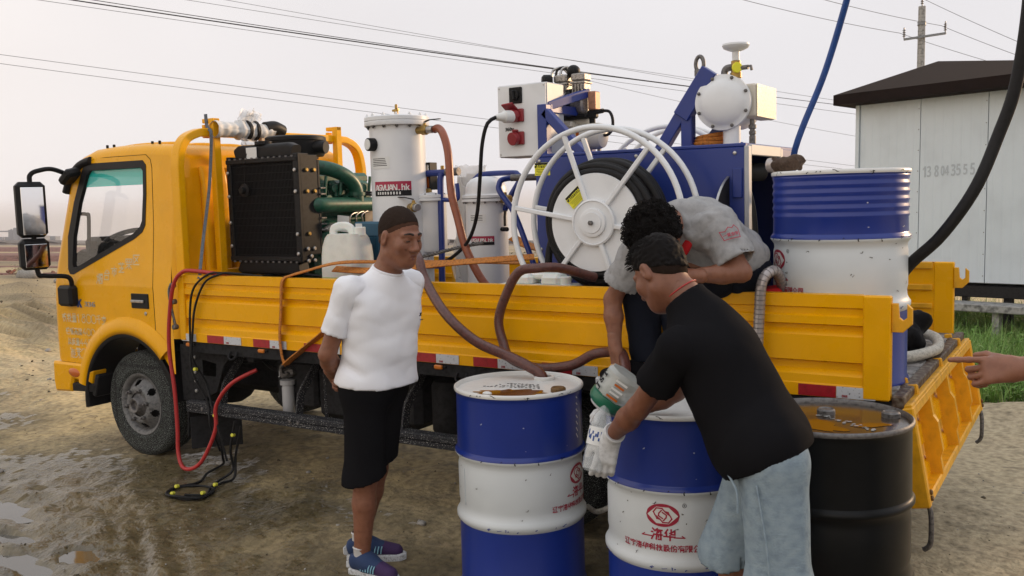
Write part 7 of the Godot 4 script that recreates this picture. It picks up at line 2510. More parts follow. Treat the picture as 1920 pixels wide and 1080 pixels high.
func fittings() -> void:
	# control box
	var t := thing("control_box", "pale grey electrical control box with two red sockets", "control box", Vector3(2.365, 2.24, -0.6))
	var mb := MB.new()
	mb.box(Vector3(0.0, 0.0, -0.1), Vector3(0.33, 0.415, 0.2), Basis.IDENTITY, 0.006)
	obj("case", mb, M.grey_paint, t)
	mb = MB.new()
	mb.box(Vector3(0.0, 0.0, 0.003), Vector3(0.322, 0.408, 0.008), Basis.IDENTITY, 0.003)
	obj("door", mb, M.white_paint, t)
	mb = MB.new()
	mb.box(Vector3(-0.035, 0.145, 0.012), Vector3(0.085, 0.092, 0.012), Basis.IDENTITY, 0.004)
	obj("isolator_plate", mb, M.plastic_black, t)
	mb = MB.new()
	mb.cyl(Vector3(-0.035, 0.145, 0.018), Vector3(-0.035, 0.145, 0.032), 0.03, 20)
	mb.box(Vector3(-0.035, 0.145, 0.036), Vector3(0.012, 0.056, 0.02), Basis.from_euler(Vector3(0, 0, 0.2)), 0.004)
	obj("isolator_knob", mb, M.plastic_black, t)
	for y in [0.03, -0.1]:
		var s := Node3D.new()
		s.name = "socket"
		t.add_child(s, true)
		mb = MB.new()
		mb.box(Vector3(-0.02, y, 0.014), Vector3(0.074, 0.074, 0.02), Basis.IDENTITY, 0.005)
		obj("socket_plate", mb, M.red_socket, s)
		mb = MB.new()
		mb.cyl(Vector3(-0.035, y, 0.02), Vector3(-0.043, y - 0.006, 0.055), 0.038, 20)
		if y > 0.0:
			mb.box(Vector3(-0.05, y + 0.045, 0.055), Vector3(0.075, 0.012, 0.075), Basis.from_euler(Vector3(-0.5, 0, 0.12)), 0.004)
		else:
			mb.box(Vector3(-0.033, y + 0.042, 0.03), Vector3(0.03, 0.014, 0.03), Basis.IDENTITY, 0.004)
		obj("socket_cap", mb, M.red_socket, s)
	word("voltage_lettering", "360v", 0.02, M.black_print, t, Transform3D(Basis.IDENTITY, Vector3(-0.085, -0.046, 0.0085)))
	for p in [[-0.15, 0.19], [0.15, 0.19], [-0.15, -0.19], [0.15, -0.19]]:
		mb = MB.new()
		mb.cyl(Vector3(p[0], p[1], 0.006), Vector3(p[0], p[1], 0.01), 0.005, 8, 0.001)
		obj("door_screw", mb, M.steel, t)
	# plug and its cable
	var pg := thing("power_cable", "black power cable with pale plug hanging from the upper red socket", "cable")
	mb = MB.new()
	mb.lathe([Vector2(0, -0.01), Vector2(0.034, -0.01), Vector2(0.036, 0.0), Vector2(0.036, 0.045), Vector2(0.026, 0.055), Vector2(0.02, 0.09), Vector2(0.012, 0.1), Vector2(0, 0.1)], MB.aim(Vector3(2.322, 2.263, -0.545), Vector3(2.27, 2.255, -0.44)), 20)
	obj("plug", mb, M.paper, pg)
	mb = MB.new()
	mb.tube(even_path(smooth_path([Vector3(2.277, 2.256, -0.455), Vector3(2.24, 2.22, -0.42), Vector3(2.2, 2.1, -0.42), Vector3(2.15, 1.9, -0.46), Vector3(2.08, 1.7, -0.52), Vector3(1.98, 1.56, -0.58), Vector3(1.86, 1.47, -0.62), Vector3(1.72, 1.41, -0.66), Vector3(1.56, 1.38, -0.68), Vector3(1.4, 1.3, -0.7)], 8), 0.03), 0.011, 8)
	obj("flex", mb, M.rubber, pg)
	# compressor
	var cp := thing("air_compressor", "small oil-free air compressor with cream tank on top of the machine", "air compressor", Vector3(2.52, 2.04, -1.0))
	mb = MB.new()
	mb.lathe([Vector2(0, -0.175), Vector2(0.03, -0.172), Vector2(0.07, -0.15), Vector2(0.078, -0.125), Vector2(0.078, 0.125), Vector2(0.07, 0.15), Vector2(0.03, 0.172), Vector2(0, 0.175)], Transform3D(Basis(Vector3(0, 1, 0), Vector3(1, 0, 0), Vector3(0, 0, -1)), Vector3(0.02, 0.11, 0.02)), 28)
	obj("air_tank", mb, M.cream_paint, cp)
	mb = MB.new()
	mb.cyl(Vector3(-0.1, 0.2, -0.02), Vector3(0.08, 0.2, -0.02), 0.045, 20)
	mb.box(Vector3(-0.09, 0.185, 0.03), Vector3(0.17, 0.04, 0.12), Basis.IDENTITY, 0.01)
	obj("motor_saddle", mb, M.cream_paint, cp)
	for x in [-0.06, 0.1]:
		mb = MB.new()
		mb.beam(Vector3(x, 0.09, 0.09), Vector3(x, 0.0, 0.1), 0.025, 0.02)
		mb.beam(Vector3(x, 0.09, -0.06), Vector3(x, 0.0, -0.07), 0.025, 0.02)
		obj("foot", mb, M.cream_paint, cp)
	var dn := MB.new()
	dn.box(Vector3(0.04, 0.125, 0.0985), Vector3(0.018, 0.03, 0.002), Basis.IDENTITY, 0.0)
	dn.face([Vector3(0.025, 0.11, 0.0995), Vector3(0.055, 0.11, 0.0995), Vector3(0.04, 0.09, 0.0995)], Vector3(0.04, 0.1, 0), true)
	obj("direction_arrow", dn, M.orange_lens, cp)
	for q in [-0.1, 0.02]:
		mb = MB.new()
		mb.cyl(Vector3(q - 0.045, 0.315, 0.0), Vector3(q + 0.045, 0.315, 0.0), 0.082, 26, 0.012)
		obj("motor_body", mb, M.cast_alu, cp)
		mb = MB.new()
		mb.box(Vector3(q, 0.41, 0.0), Vector3(0.085, 0.05, 0.09), Basis.IDENTITY, 0.008)
		mb.box(Vector3(q, 0.432, 0.0), Vector3(0.1, 0.014, 0.105), Basis.IDENTITY, 0.004)
		mb.box(Vector3(q, 0.465, 0.0), Vector3(0.092, 0.045, 0.095), Basis.IDENTITY, 0.008)
		for k in 4:
			mb.box(Vector3(q - 0.03 + k * 0.02, 0.4, 0.0), Vector3(0.006, 0.045, 0.11), Basis.IDENTITY, 0.0)
		obj("cylinder_head", mb, M.cast_alu, cp)
	mb = MB.new()
	mb.cyl(Vector3(-0.055, 0.315, 0.0), Vector3(-0.025, 0.315, 0.0), 0.088, 26)
	mb.cyl(Vector3(-0.12, 0.315, 0.03), Vector3(-0.15, 0.315, 0.06), 0.088, 28, 0.01)
	mb.box(Vector3(-0.03, 0.23, 0.0), Vector3(0.22, 0.03, 0.12), Basis.IDENTITY, 0.008)
	obj("fan_cowl", mb, M.plastic_black, cp)
	mb = MB.new()
	mb.cyl(Vector3(-0.15, 0.315, 0.06), Vector3(-0.154, 0.315, 0.064), 0.07, 24, 0.001)
	obj("fan_opening", mb, M.drum_black, cp)
	mb = MB.new()
	mb.cyl(Vector3(-0.15, 0.455, 0.05), Vector3(-0.2, 0.455, 0.09), 0.038, 20, 0.012)
	mb.ball(Vector3(-0.03, 0.505, 0.0), Vector3(0.042, 0.04, 0.042), Basis.IDENTITY, 16)
	obj("air_intake", mb, M.plastic_black, cp)
	for k in 3:
		mb = MB.new()
		mb.tube(smooth_path([Vector3(-0.16 + k * 0.03, 0.47, 0.04), Vector3(-0.16 + k * 0.03, 0.52, 0.02), Vector3(-0.11 + k * 0.02, 0.535, 0.0), Vector3(-0.07, 0.5, 0.0)], 5), 0.008, 8)
		obj("air_pipe", mb, M.rubber if k % 2 else M.steel, cp)
	mb = MB.new()
	mb.box(Vector3(0.105, 0.32, 0.0), Vector3(0.05, 0.11, 0.07), Basis.IDENTITY, 0.006)
	obj("capacitor_box", mb, M.copper_box, cp)
	mb = MB.new()
	mb.box(Vector3(0.1, 0.24, 0.01), Vector3(0.06, 0.05, 0.05), Basis.IDENTITY, 0.01)
	mb.rod(Vector3(0.12, 0.25, 0.02), Vector3(0.18, 0.255, 0.03), 0.014, 8)
	mb.cyl(Vector3(0.09, 0.18, 0.0), Vector3(0.09, 0.25, 0.0), 0.02, 10)
	obj("pressure_switch", mb, M.plastic_black, cp)
	mb = MB.new()
	mb.tube(smooth_path([Vector3(0.18, 0.255, 0.03), Vector3(0.225, 0.245, 0.04), Vector3(0.25, 0.2, 0.05), Vector3(0.245, 0.14, 0.05), Vector3(0.21, 0.11, 0.05), Vector3(0.16, 0.12, 0.04)], 7), 0.009, 8)
	obj("air_hose", mb, M.rubber, cp)
	# separator vessel
	var s := thing("separator_vessel", "round white separator vessel with bolted domed end on the machine", "separator vessel", Vector3(3.527, 2.26, -0.7))
	var ax := Vector3(0.12, 0.0, 1.0).normalized()
	mb = MB.new()
	mb.lathe([Vector2(0, -0.02), Vector2(0.142, -0.02), Vector2(0.145, -0.016), Vector2(0.145, -0.004), Vector2(0.14, 0.0), Vector2(0.143, 0.002), Vector2(0.143, 0.014), Vector2(0.122, 0.018), Vector2(0.115, 0.026), Vector2(0.1, 0.04), Vector2(0.07, 0.054), Vector2(0.035, 0.061), Vector2(0, 0.063)], MB.aim(Vector3.ZERO, ax), 48)
	obj("domed_end", mb, M.white_paint, s)
	bolt_ring(s, ax * 0.014, 0.131, ax, 8, 0.0095, M.dull_steel, 0.5)
	mb = MB.new()
	mb.lathe([Vector2(0, -0.52), Vector2(0.06, -0.51), Vector2(0.105, -0.47), Vector2(0.12, -0.42), Vector2(0.12, -0.02)], MB.aim(Vector3.ZERO, ax), 40)
	obj("shell", mb, M.white_paint, s)
	mb = MB.new()
	mb.box(Vector3(0.115, 0.005, -0.22), Vector3(0.09, 0.17, 0.34), Basis.IDENTITY, 0.01)
	obj("terminal_cover", mb, M.cream_paint, s)
	mb = MB.new()
	mb.box(Vector3(0.162, 0.005, -0.22), Vector3(0.003, 0.165, 0.33), Basis.IDENTITY, 0.0)
	obj("wrapping_film", mb, M.yellowed_film, s)
	mb = MB.new()
	mb.cyl(Vector3(0.03, -0.24, -0.05), Vector3(0.03, -0.12, -0.05), 0.045, 24)
	mb.cyl(Vector3(0.03, -0.225, -0.05), Vector3(0.03, -0.235, -0.05), 0.03, 14)
	obj("stand", mb, M.white_paint, s)
	mb = MB.new()
	mb.cyl(Vector3(0.06, 0.12, -0.03), Vector3(0.06, 0.15, -0.03), 0.03, 14)
	mb.cyl(Vector3(0.06, 0.14, -0.03), Vector3(0.06, 0.21, -0.03), 0.025, 14)
	obj("riser", mb, M.brass, s)
	mb = MB.new()
	mb.tube(smooth_path([Vector3(0.0, 0.14, -0.03), Vector3(0.0, 0.16, -0.03), Vector3(0.012, 0.175, -0.03), Vector3(0.04, 0.178, -0.03)], 4), 0.018, 10)
	mb.rod(Vector3(0.085, 0.168, -0.01), Vector3(0.135, 0.168, 0.0), 0.012, 8)
	mb.sweep(PackedVector3Array([Vector3(0.125, 0.172, 0.0), Vector3(0.15, 0.172, 0.005), Vector3(0.155, 0.15, 0.006)]), rect2(0.014, 0.012, 0.003))
	obj("side_valve", mb, M.dull_steel, s)
	mb = MB.new()
	mb.cyl(Vector3(0.075, 0.17, 0.0), Vector3(0.082, 0.17, 0.012), 0.027, 20, 0.004)
	obj("yellow_handle", mb, M.label_yellow, s)
	mb = MB.new()
	mb.lathe([Vector2(0.019, 0.2), Vector2(0.019, 0.255), Vector2(0.04, 0.262), Vector2(0.062, 0.272), Vector2(0.07, 0.286), Vector2(0.068, 0.295), Vector2(0.06, 0.292), Vector2(0.0, 0.288)], Transform3D(Basis.IDENTITY, Vector3(0.06, 0, -0.03)), 32)
	obj("breather_cap", mb, M.white_paint, s)
	mb = MB.new()
	mb.cyl(Vector3(0.13, -0.23, -0.08), Vector3(0.13, -0.09, -0.08), 0.014, 10)
	mb.cyl(Vector3(0.13, -0.14, -0.08), Vector3(0.13, -0.118, -0.08), 0.021, 8)
	mb.cyl(Vector3(0.13, -0.17, -0.08), Vector3(0.13, -0.15, -0.08), 0.019, 6)
	mb.cyl(Vector3(0.13, -0.23, -0.08), Vector3(0.13, -0.175, -0.08), 0.018, 6)
	obj("drain_valve", mb, M.dull_steel, s)
	# blue U-shaped pushing handle beside the reel
	var h := thing("push_handle", "blue tubular push handle left of the hose reel", "push handle")
	mb = MB.new()
	mb.tube(smooth_path([Vector3(2.345, 1.35, -0.75), Vector3(2.3, 1.46, -0.75), Vector3(2.2, 1.7, -0.75), Vector3(2.1, 1.835, -0.75), Vector3(2.088, 1.88, -0.76), Vector3(2.1, 1.91, -0.78), Vector3(2.15, 1.92, -0.85), Vector3(2.27, 1.92, -0.9), Vector3(2.34, 1.905, -0.85), Vector3(2.36, 1.87, -0.8), Vector3(2.39, 1.6, -0.75), Vector3(2.4, 1.35, -0.75)], 7), 0.017, 12)
	mb.rod(Vector3(2.345, 1.35, -0.75), Vector3(2.345, BED, -0.75), 0.017, 12)
	mb.rod(Vector3(2.4, 1.35, -0.75), Vector3(2.4, BED, -0.75), 0.017, 12)
	obj("bent_tube", mb, M.crate_blue, h)
	mb = MB.new()
	mb.rod(Vector3(2.13, 1.92, -0.83), Vector3(2.29, 1.92, -0.89), 0.021, 12)
	obj("grip", mb, M.dull_steel, h)

func strap(mb: MB, pts: Array, w: float, up: Vector3, thick := 0.004) -> void:
	# a webbing strap: a flat ribbon with raised edges
	var path := even_path(smooth_path(pts, 8), 0.02)
	mb.sweep(path, PackedVector2Array([Vector2(-w / 2, -thick), Vector2(-w * 0.3, -thick * 0.6), Vector2(0, -thick), Vector2(w * 0.3, -thick * 0.6), Vector2(w / 2, -thick), Vector2(w / 2, thick), Vector2(w * 0.3, thick * 0.6), Vector2(0, thick), Vector2(-w * 0.3, thick * 0.6), Vector2(-w / 2, thick)]), PackedFloat32Array(), false, true, up)

func loose_load() -> void:
	engine()
	jug("jerrycan", "upright white jerrycan holding pale yellow liquid beside the engine", Vector3(1.23, 1.17, -0.32), 0.12)
	# what the jerrycan stands on
	var bx := thing("wooden_crate", "low wooden crate under the upright jerrycan", "crate", Vector3(1.25, BED, -0.32))
	for k in 3:
		var mb := MB.new()
		mb.box(Vector3(0, 0.04 + k * 0.09, 0), Vector3(0.5, 0.075, 0.34), Basis.IDENTITY, 0.005)
		obj("plank", mb, M.plank, bx)
	filters()
	machine()
	reels()
	fittings()
	# white flat can lying in front of the reel
	var t := thing("plastic_can", "white plastic can lying flat behind the dropside below the reel", "plastic can", Vector3(2.7, 0, -0.17))
	var mb := MB.new()
	mb.sweep(PackedVector3Array([Vector3(-0.215, 1.26, 0), Vector3(-0.2, 1.26, 0), Vector3(0.2, 1.26, 0), Vector3(0.215, 1.26, 0)]), rect2(0.24, 0.17, 0.05), PackedFloat32Array([0.9, 1.0, 1.0, 0.9]))
	mb.box(Vector3(-0.08, 1.365, 0.0), Vector3(0.14, 0.07, 0.12), Basis.IDENTITY, 0.025)
	mb.box(Vector3(0.1, 1.365, 0.0), Vector3(0.12, 0.07, 0.12), Basis.IDENTITY, 0.025)
	mb.box(Vector3(0.0, 1.385, 0.0), Vector3(0.3, 0.035, 0.06), Basis.IDENTITY, 0.015)
	mb.box(Vector3(0.0, 1.05, 0), Vector3(0.4, 0.24, 0.22), Basis.IDENTITY, 0.03)
	obj("can_body", mb, M.jerry, t)
	mb = MB.new()
	mb.cyl(Vector3(0.165, 1.33, 0.01), Vector3(0.165, 1.385, 0.01), 0.035, 18)
	obj("can_cap", mb, M.jerry, t)
	t = thing("plastic_bottle", "white plastic bottle standing by the reel at the seated man's elbow", "bottle", Vector3(3.24, 0, -0.1))
	mb = MB.new()
	mb.lathe([Vector2(0, 1.1), Vector2(0.05, 1.1), Vector2(0.055, 1.12), Vector2(0.055, 1.36), Vector2(0.04, 1.4), Vector2(0.025, 1.42), Vector2(0.025, 1.44), Vector2(0, 1.44)], Transform3D.IDENTITY, 24)
	mb.box(Vector3(0, 1.02, 0), Vector3(0.1, 0.17, 0.1), Basis.IDENTITY, 0.02)
	obj("bottle_body", mb, M.jerry, t)
	mb = MB.new()
	mb.tube(smooth_path([Vector3(-0.05, 1.37, 0.0), Vector3(-0.09, 1.4, 0.0), Vector3(-0.07, 1.44, 0.0), Vector3(-0.02, 1.43, 0)], 5), 0.01, 8)
	obj("bottle_handle", mb, M.jerry, t)
	# plastic-wrapped roll on the headboard
	t = thing("wrapped_roll", "roll wrapped in torn white plastic lashed to the headboard bar", "wrapped roll", Vector3(0.05, 2.325, -0.6))
	var nf := noise(5.0, 3, FastNoiseLite.TYPE_SIMPLEX_SMOOTH, 92)
	mb = MB.new()
	var rows := []
	for j in 44:
		var row := []
		var x := lerpf(-0.28, 0.24, j / 43.0)
		for i in 21:
			var a := TAU * i / 20.0
			var r := 0.052 + 0.003 * sin(j * 1.15) + 0.012 * nf.get_noise_3d(cos(a) * 0.25, x * 1.6, sin(a) * 0.25) + (0.014 if j > 16 and j < 30 else 0.0)
			row.append(Vector3(0.02 + cos(a) * r, sin(a) * r, -x))
		rows.append(row)
	grid(mb, rows)
	obj("plastic_wrap", mb, M.film, t)
	for q in [[-0.02, 0.03], [0.05, 0.03]]:
		mb = MB.new()
		mb.cyl(Vector3(0.02, 0, -q[0]), Vector3(0.02, 0, -q[0] - q[1]), 0.075, 20)
		obj("tape_band", mb, M.plastic_black, t)
	mb = MB.new()
	mb.tube(smooth_path([Vector3(0.02, 0.02, -0.18), Vector3(0.03, 0.03, -0.26), Vector3(0.02, 0.01, -0.34)], 5), 0.05, 14)
	obj("dark_core", mb, M.plastic_black, t)
	mb = MB.new()
	mb.beam(Vector3(0.03, -0.03, -0.14), Vector3(0.03, -0.16, -0.14), 0.05, 0.04)
	obj("wooden_stub", mb, M.card, t)
	for f in 4:
		mb = MB.new()
		rows = []
		var r := RandomNumberGenerator.new()
		r.seed = 300 + f
		var z0 := r.randf_range(-0.25, 0.2)
		var updn := 1.0 if f < 3 else -1.0
		for j in 7:
			var row := []
			for i in 7:
				row.append(Vector3(0.05 + 0.05 * nf.get_noise_2d(j + f * 9.0, i), updn * (0.03 + j * 0.017) * (1.0 + 0.4 * nf.get_noise_2d(i * 1.7, f * 5.0)), -z0 - i * 0.022 - 0.02 * nf.get_noise_2d(i, j * 2.0 + f)))
			rows.append(row)
		grid(mb, rows)
		obj("torn_flap", mb, M.film_thin, t)
	# grey lashing strap down the headboard
	mb = MB.new()
	strap(mb, [Vector3(-0.02, 2.43, -0.33), Vector3(0.0, 2.34, -0.32), Vector3(0.06, 2.3, -0.3), Vector3(0.07, 2.15, -0.28), Vector3(0.1, 1.9, -0.22), Vector3(0.14, 1.6, -0.12), Vector3(0.2, 1.4, -0.03), Vector3(0.215, 1.352, -0.01), Vector3(0.22, 1.33, 0.006)], 0.022, Vector3(0.6, 0, 0.8), 0.0015)
	tag(obj("lashing_strap", mb, M.strap_grey), "grey lashing strap hanging from the headboard hoop to the dropside", "strap")
	# orange ratchet straps
	mb = MB.new()
	strap(mb, [Vector3(2.35, 1.42, -0.55), Vector3(2.0, 1.43, -0.45), Vector3(1.6, 1.43, -0.35), Vector3(1.35, 1.44, -0.12), Vector3(1.1, 1.385, -0.06), Vector3(1.02, 1.362, -0.03), Vector3(0.99, 1.33, 0.012), Vector3(0.97, 1.15, 0.014), Vector3(0.95, 0.98, 0.016), Vector3(0.96, 0.86, 0.014), Vector3(0.985, 0.815, 0.016)], 0.05, Vector3(0, 1, 0.2))
	strap(mb, [Vector3(0.985, 0.815, 0.016), Vector3(1.05, 0.86, 0.018), Vector3(1.2, 0.955, 0.018), Vector3(1.34, 1.05, 0.014), Vector3(1.5, 1.2, 0.012), Vector3(1.62, 1.34, 0.012), Vector3(1.66, 1.362, -0.02), Vector3(1.8, 1.37, -0.2)], 0.05, Vector3(0.6, -0.8, 0.2))
	tag(obj("ratchet_strap", mb, M.strap_orange), "orange ratchet strap looped over the dropside and hooked beneath it", "strap")
	var straps := [[[Vector3(1.28, 1.4, -0.14), Vector3(1.6, 1.39, -0.2), Vector3(2.0, 1.43, -0.3), Vector3(2.3, 1.45, -0.4), Vector3(2.48, 1.46, -0.5)], "orange strap stretched along the dropside below the filters", "strap"], [[Vector3(2.05, 1.55, -0.95), Vector3(2.2, 1.5, -0.9), Vector3(2.44, 1.49, -0.7)], "short orange strap end behind the blue push handle", "strap"]]
	for q in straps:
		mb = MB.new()
		strap(mb, q[0], 0.06, Vector3(0, 1, 0.5))
		tag(obj("ratchet_strap", mb, M.strap_orange), q[1], q[2])
	# rope lying over the valves
	mb = MB.new()
	var rp := even_path(smooth_path([Vector3(1.42, 1.42, -0.55), Vector3(1.62, 1.45, -0.6), Vector3(1.85, 1.5, -0.62), Vector3(2.02, 1.53, -0.66)], 8), 0.006)
	for s in 3:
		var tw := PackedVector3Array()
		for i in rp.size():
			var a := i * 0.55 + TAU * s / 3.0
			tw.append(rp[i] + Vector3(0, cos(a), sin(a)) * 0.006)
		mb.tube(tw, 0.006, 6)
	tag(obj("rope", mb, M.dull_steel), "twisted grey rope strung in front of the domed filter", "rope")
	# black bag and white hose at the tail
	var f := Field.new()
	f.noise = noise(6.0, 3, FastNoiseLite.TYPE_SIMPLEX_SMOOTH, 95)
	f.amp = 0.035
	f.egg(Vector3(4.3, 1.03, -1.05), Vector3(0.15, 0.12, 0.14), 0.05)
	f.egg(Vector3(4.2, 1.0, -1.0), Vector3(0.12, 0.09, 0.13), 0.05)
	f.limb(Vector3(4.32, 1.1, -1.08), Vector3(4.42, 1.09, -1.2), 0.07, 0.06, 0.04)
	f.cut(Vector3(0, 0.938, 0), Vector3.DOWN)
	mb = MB.new()
	f.build(mb, 0.012)
	tag(obj("black_bag", mb, M.black_bag), "crumpled black bag lying on the bed behind the drum", "bag")
	mb = MB.new()
	mb.tube(even_path(smooth_path([Vector3(4.1, 0.965, -0.62), Vector3(4.3, 0.966, -0.66), Vector3(4.43, 0.968, -0.8), Vector3(4.5, 0.97, -0.98), Vector3(4.51, 0.97, -1.15), Vector3(4.46, 0.98, -1.4), Vector3(4.35, 0.99, -1.5), Vector3(4.2, 0.97, -1.55)], 8), 0.02), 0.028, 14)
	tag(obj("white_hose", mb, M.hose_white), "dirty white hose looped on the bed at the tailgate", "hose")
	mb = MB.new()
	mb.box(Vector3(3.93, 1.335, -0.12), Vector3(0.14, 0.05, 0.1), Basis.from_euler(Vector3(0.1, 0.3, 0.1)), 0.015)
	mb.box(Vector3(3.9, 1.14, -0.14), Vector3(0.12, 0.4, 0.1), Basis.IDENTITY, 0.015)
	tag(obj("red_box", mb, M.red_cloth), "red box just behind the dropside left of the drum on the bed", "box")
	# hoses and a blue line rising out of the picture
	mb = MB.new()
	mb.tube(even_path(smooth_path([Vector3(3.84, 1.8, -0.85), Vector3(3.885, 1.96, -0.72), Vector3(3.94, 2.1, -0.68), Vector3(4.05, 2.35, -0.66), Vector3(4.16, 2.65, -0.6), Vector3(4.28, 3.0, -0.5), Vector3(4.42, 3.35, -0.4)], 6), 0.05), 0.016, 10)
	tag(obj("blue_hose", mb, M.tube_blue), "blue hose rising steeply from behind the drum out of the picture", "hose")
	mb = MB.new()
	mb.tube(even_path(smooth_path([Vector3(4.25, 1.0, -0.62), Vector3(4.38, 1.28, -0.52), Vector3(4.48, 1.44, -0.4), Vector3(4.62, 1.58, -0.36), Vector3(4.75, 1.78, -0.36), Vector3(4.83, 2.0, -0.4), Vector3(4.89, 2.2, -0.4), Vector3(4.93, 2.5, -0.38), Vector3(4.95, 2.9, -0.35)], 8), 0.04), 0.026, 14)
	tag(obj("black_hose", mb, M.rubber), "thick black hose sweeping up past the shed wall", "hose")
# ------------------------------------------------------------------ drums, hoses, cables
func drum(label: String, at: Vector3, black := false, mark := 999.0, ringed := false, group := "blue and white oil drums") -> Node3D:
	var t := thing("oil_drum", label, "oil drum", at, group)
	var R := 0.29
	var up := [Vector2(0.292, 0.65)]
	if ringed:
		for k in 6:
			var y := 0.745 + k * 0.034
			up.append_array([Vector2(R, y - 0.014), Vector2(R + 0.004, y - 0.004), Vector2(R + 0.004, y + 0.002), Vector2(R, y + 0.012)])
	up.append_array([Vector2(R, 0.9), Vector2(0.292, 0.918), Vector2(0.298, 0.926)])
	var top: Material = M.drum_black if black else M.drum_blue
	var mid: Material = M.drum_black if black else M.drum_white
	var mb := MB.new()
	mb.lathe(up, Transform3D.IDENTITY, 72)
	obj("upper_wall", mb, top, t)
	mb = MB.new()
	mb.lathe([Vector2(0.289, 0.322), Vector2(0.296, 0.33), Vector2(0.303, 0.342), Vector2(0.303, 0.358), Vector2(0.295, 0.37), Vector2(0.288, 0.385), Vector2(0.286, 0.41), Vector2(R, 0.43), Vector2(R, 0.585), Vector2(0.286, 0.6), Vector2(0.288, 0.618), Vector2(0.297, 0.632), Vector2(0.303, 0.64), Vector2(0.303, 0.645)], Transform3D.IDENTITY, 72)
	obj("middle_wall", mb, mid, t)
	mb = MB.new()
	mb.lathe([Vector2(0.303, 0.645), Vector2(0.303, 0.651), Vector2(0.296, 0.66), Vector2(0.29, 0.67), Vector2(0.289, 0.68)], Transform3D.IDENTITY, 72)
	obj("hoop", mb, top, t)
	mb = MB.new()
	mb.lathe([Vector2(0, 0.01), Vector2(0.29, 0.01), Vector2(0.298, 0.0), Vector2(0.298, 0.012), Vector2(0.29, 0.03), Vector2(R, 0.3), Vector2(0.289, 0.322)], Transform3D.IDENTITY, 72)
	obj("lower_wall", mb, top, t)
	mb = MB.new()
	mb.lathe([Vector2(0.298, 0.926), Vector2(0.3, 0.932), Vector2(0.299, 0.941), Vector2(0.293, 0.945), Vector2(0.288, 0.94), Vector2(0.286, 0.925)], Transform3D.IDENTITY, 72, 0.3)
	obj("rim", mb, M.dull_steel if black else M.drum_lid, t)
	mb = MB.new()
	mb.lathe([Vector2(0.287, 0.925), Vector2(0.27, 0.928), Vector2(0.24, 0.932), Vector2(0.0, 0.932)], Transform3D.IDENTITY, 72)
	obj("lid", mb, M.oil_dark if black else M.drum_lid, t)
	if mark < 900.0:
		var print_at := func(x: float, y: float) -> Array:
			var a := deg_to_rad(mark) - x / 0.2915
			return [Vector3(cos(a) * 0.2915, y, sin(a) * 0.2915), Vector3(cos(a), 0, sin(a))]
		var lg := Node3D.new()
		lg.name = "printed_emblem"
		t.add_child(lg, true)
		# red oval with a white lozenge and a winding red band
		mb = MB.new()
		sheet(mb, func(u: float) -> Array: var h := 0.046 * sqrt(maxf(0.0, 1.0 - pow(u / 0.067, 2.0))); return [0.55 - h, 0.55 + h], -0.067, 0.067, print_at, 0.0)
		obj("red_oval", mb, M.red_print, lg)
		mb = MB.new()
		sheet(mb, func(u: float) -> Array: var h := 0.033 * clampf((0.061 - absf(u)) / 0.036, 0.0, 1.0); return [0.55 - h, 0.55 + h], -0.06, 0.06, print_at, 0.0006)
		obj("white_lozenge", mb, M.drum_lid, lg)
		mb = MB.new()
		var lifted := func(x: float, y: float) -> Array: var r: Array = print_at.call(x, y); return [r[0] + r[1] * 0.0012, r[1]]
		for s in [1.0, -1.0]:
			for w in [[Vector2(-0.001, 0.028), Vector2(-0.024, 0.028), Vector2(-0.036, 0.012), Vector2(-0.03, 0.0), Vector2(-0.012, -0.014), Vector2(0.0, -0.026)], [Vector2(0.0, 0.012), Vector2(0.016, 0.002), Vector2(0.014, -0.008), Vector2(0.004, -0.02)], [Vector2(0.01, 0.016), Vector2(0.022, 0.014), Vector2(0.026, 0.006)]]:
				for i in w.size() - 1:
					ribbon(mb, Vector2(w[i].x * s, 0.55 + w[i].y * s), Vector2(w[i + 1].x * s, 0.55 + w[i + 1].y * s), 0.0055, lifted)
		obj("winding_band", mb, M.red_print, lg)
		mb = MB.new()
		for i in 2:
			strokes(mb, "海华"[i], -0.045 + i * 0.05, 0.452, 0.042, 0.0065, print_at)
		for s in [-1.0, 1.0]:
			ribbon(mb, Vector2(0.045 * s, 0.463), Vector2(0.085 * s, 0.463), 0.005, print_at)
			ribbon(mb, Vector2(0.085 * s, 0.463), Vector2(0.075 * s, 0.47), 0.004, print_at)
		var line := "辽宁海华科技股份有限公司"
		for i in line.length():
			strokes(mb, line[i], -0.172 + i * 0.029, 0.407, 0.024, 0.0036, print_at)
		obj("company_lettering", mb, M.red_print, lg)
		mb = MB.new()
		for i in 14:
			ribbon(mb, Vector2(0.085, 0.592) + Vector2.from_angle(TAU * i / 14) * 0.008, Vector2(0.085, 0.592) + Vector2.from_angle(TAU * (i + 1) / 14) * 0.008, 0.0016, print_at)
		ribbon(mb, Vector2(0.083, 0.588), Vector2(0.083, 0.596), 0.0015, print_at)
		ribbon(mb, Vector2(0.083, 0.596), Vector2(0.087, 0.594), 0.0015, print_at)
		ribbon(mb, Vector2(0.084, 0.592), Vector2(0.088, 0.588), 0.0015, print_at)
		obj("registered_mark", mb, M.black_print, lg)
	return t

func ribbon(mb: MB, a: Vector2, b: Vector2, width: float, on: Callable) -> void:
	var d := (b - a).normalized() * width * 0.5
	var s := Vector2(-d.y, d.x)
	var k := maxi(1, int(a.distance_to(b) / 0.015))
	for i in k:
		var p := a.lerp(b, float(i) / k)
		var q := a.lerp(b, float(i + 1) / k)
		var f := mb.v.size()
		for c in [p - d - s, q + d - s, q + d + s, p - d + s]:
			var r: Array = on.call(c.x, c.y)
			mb.add(r[0], r[1])
		mb.tri(f, f + 1, f + 2); mb.tri(f, f + 2, f + 3)

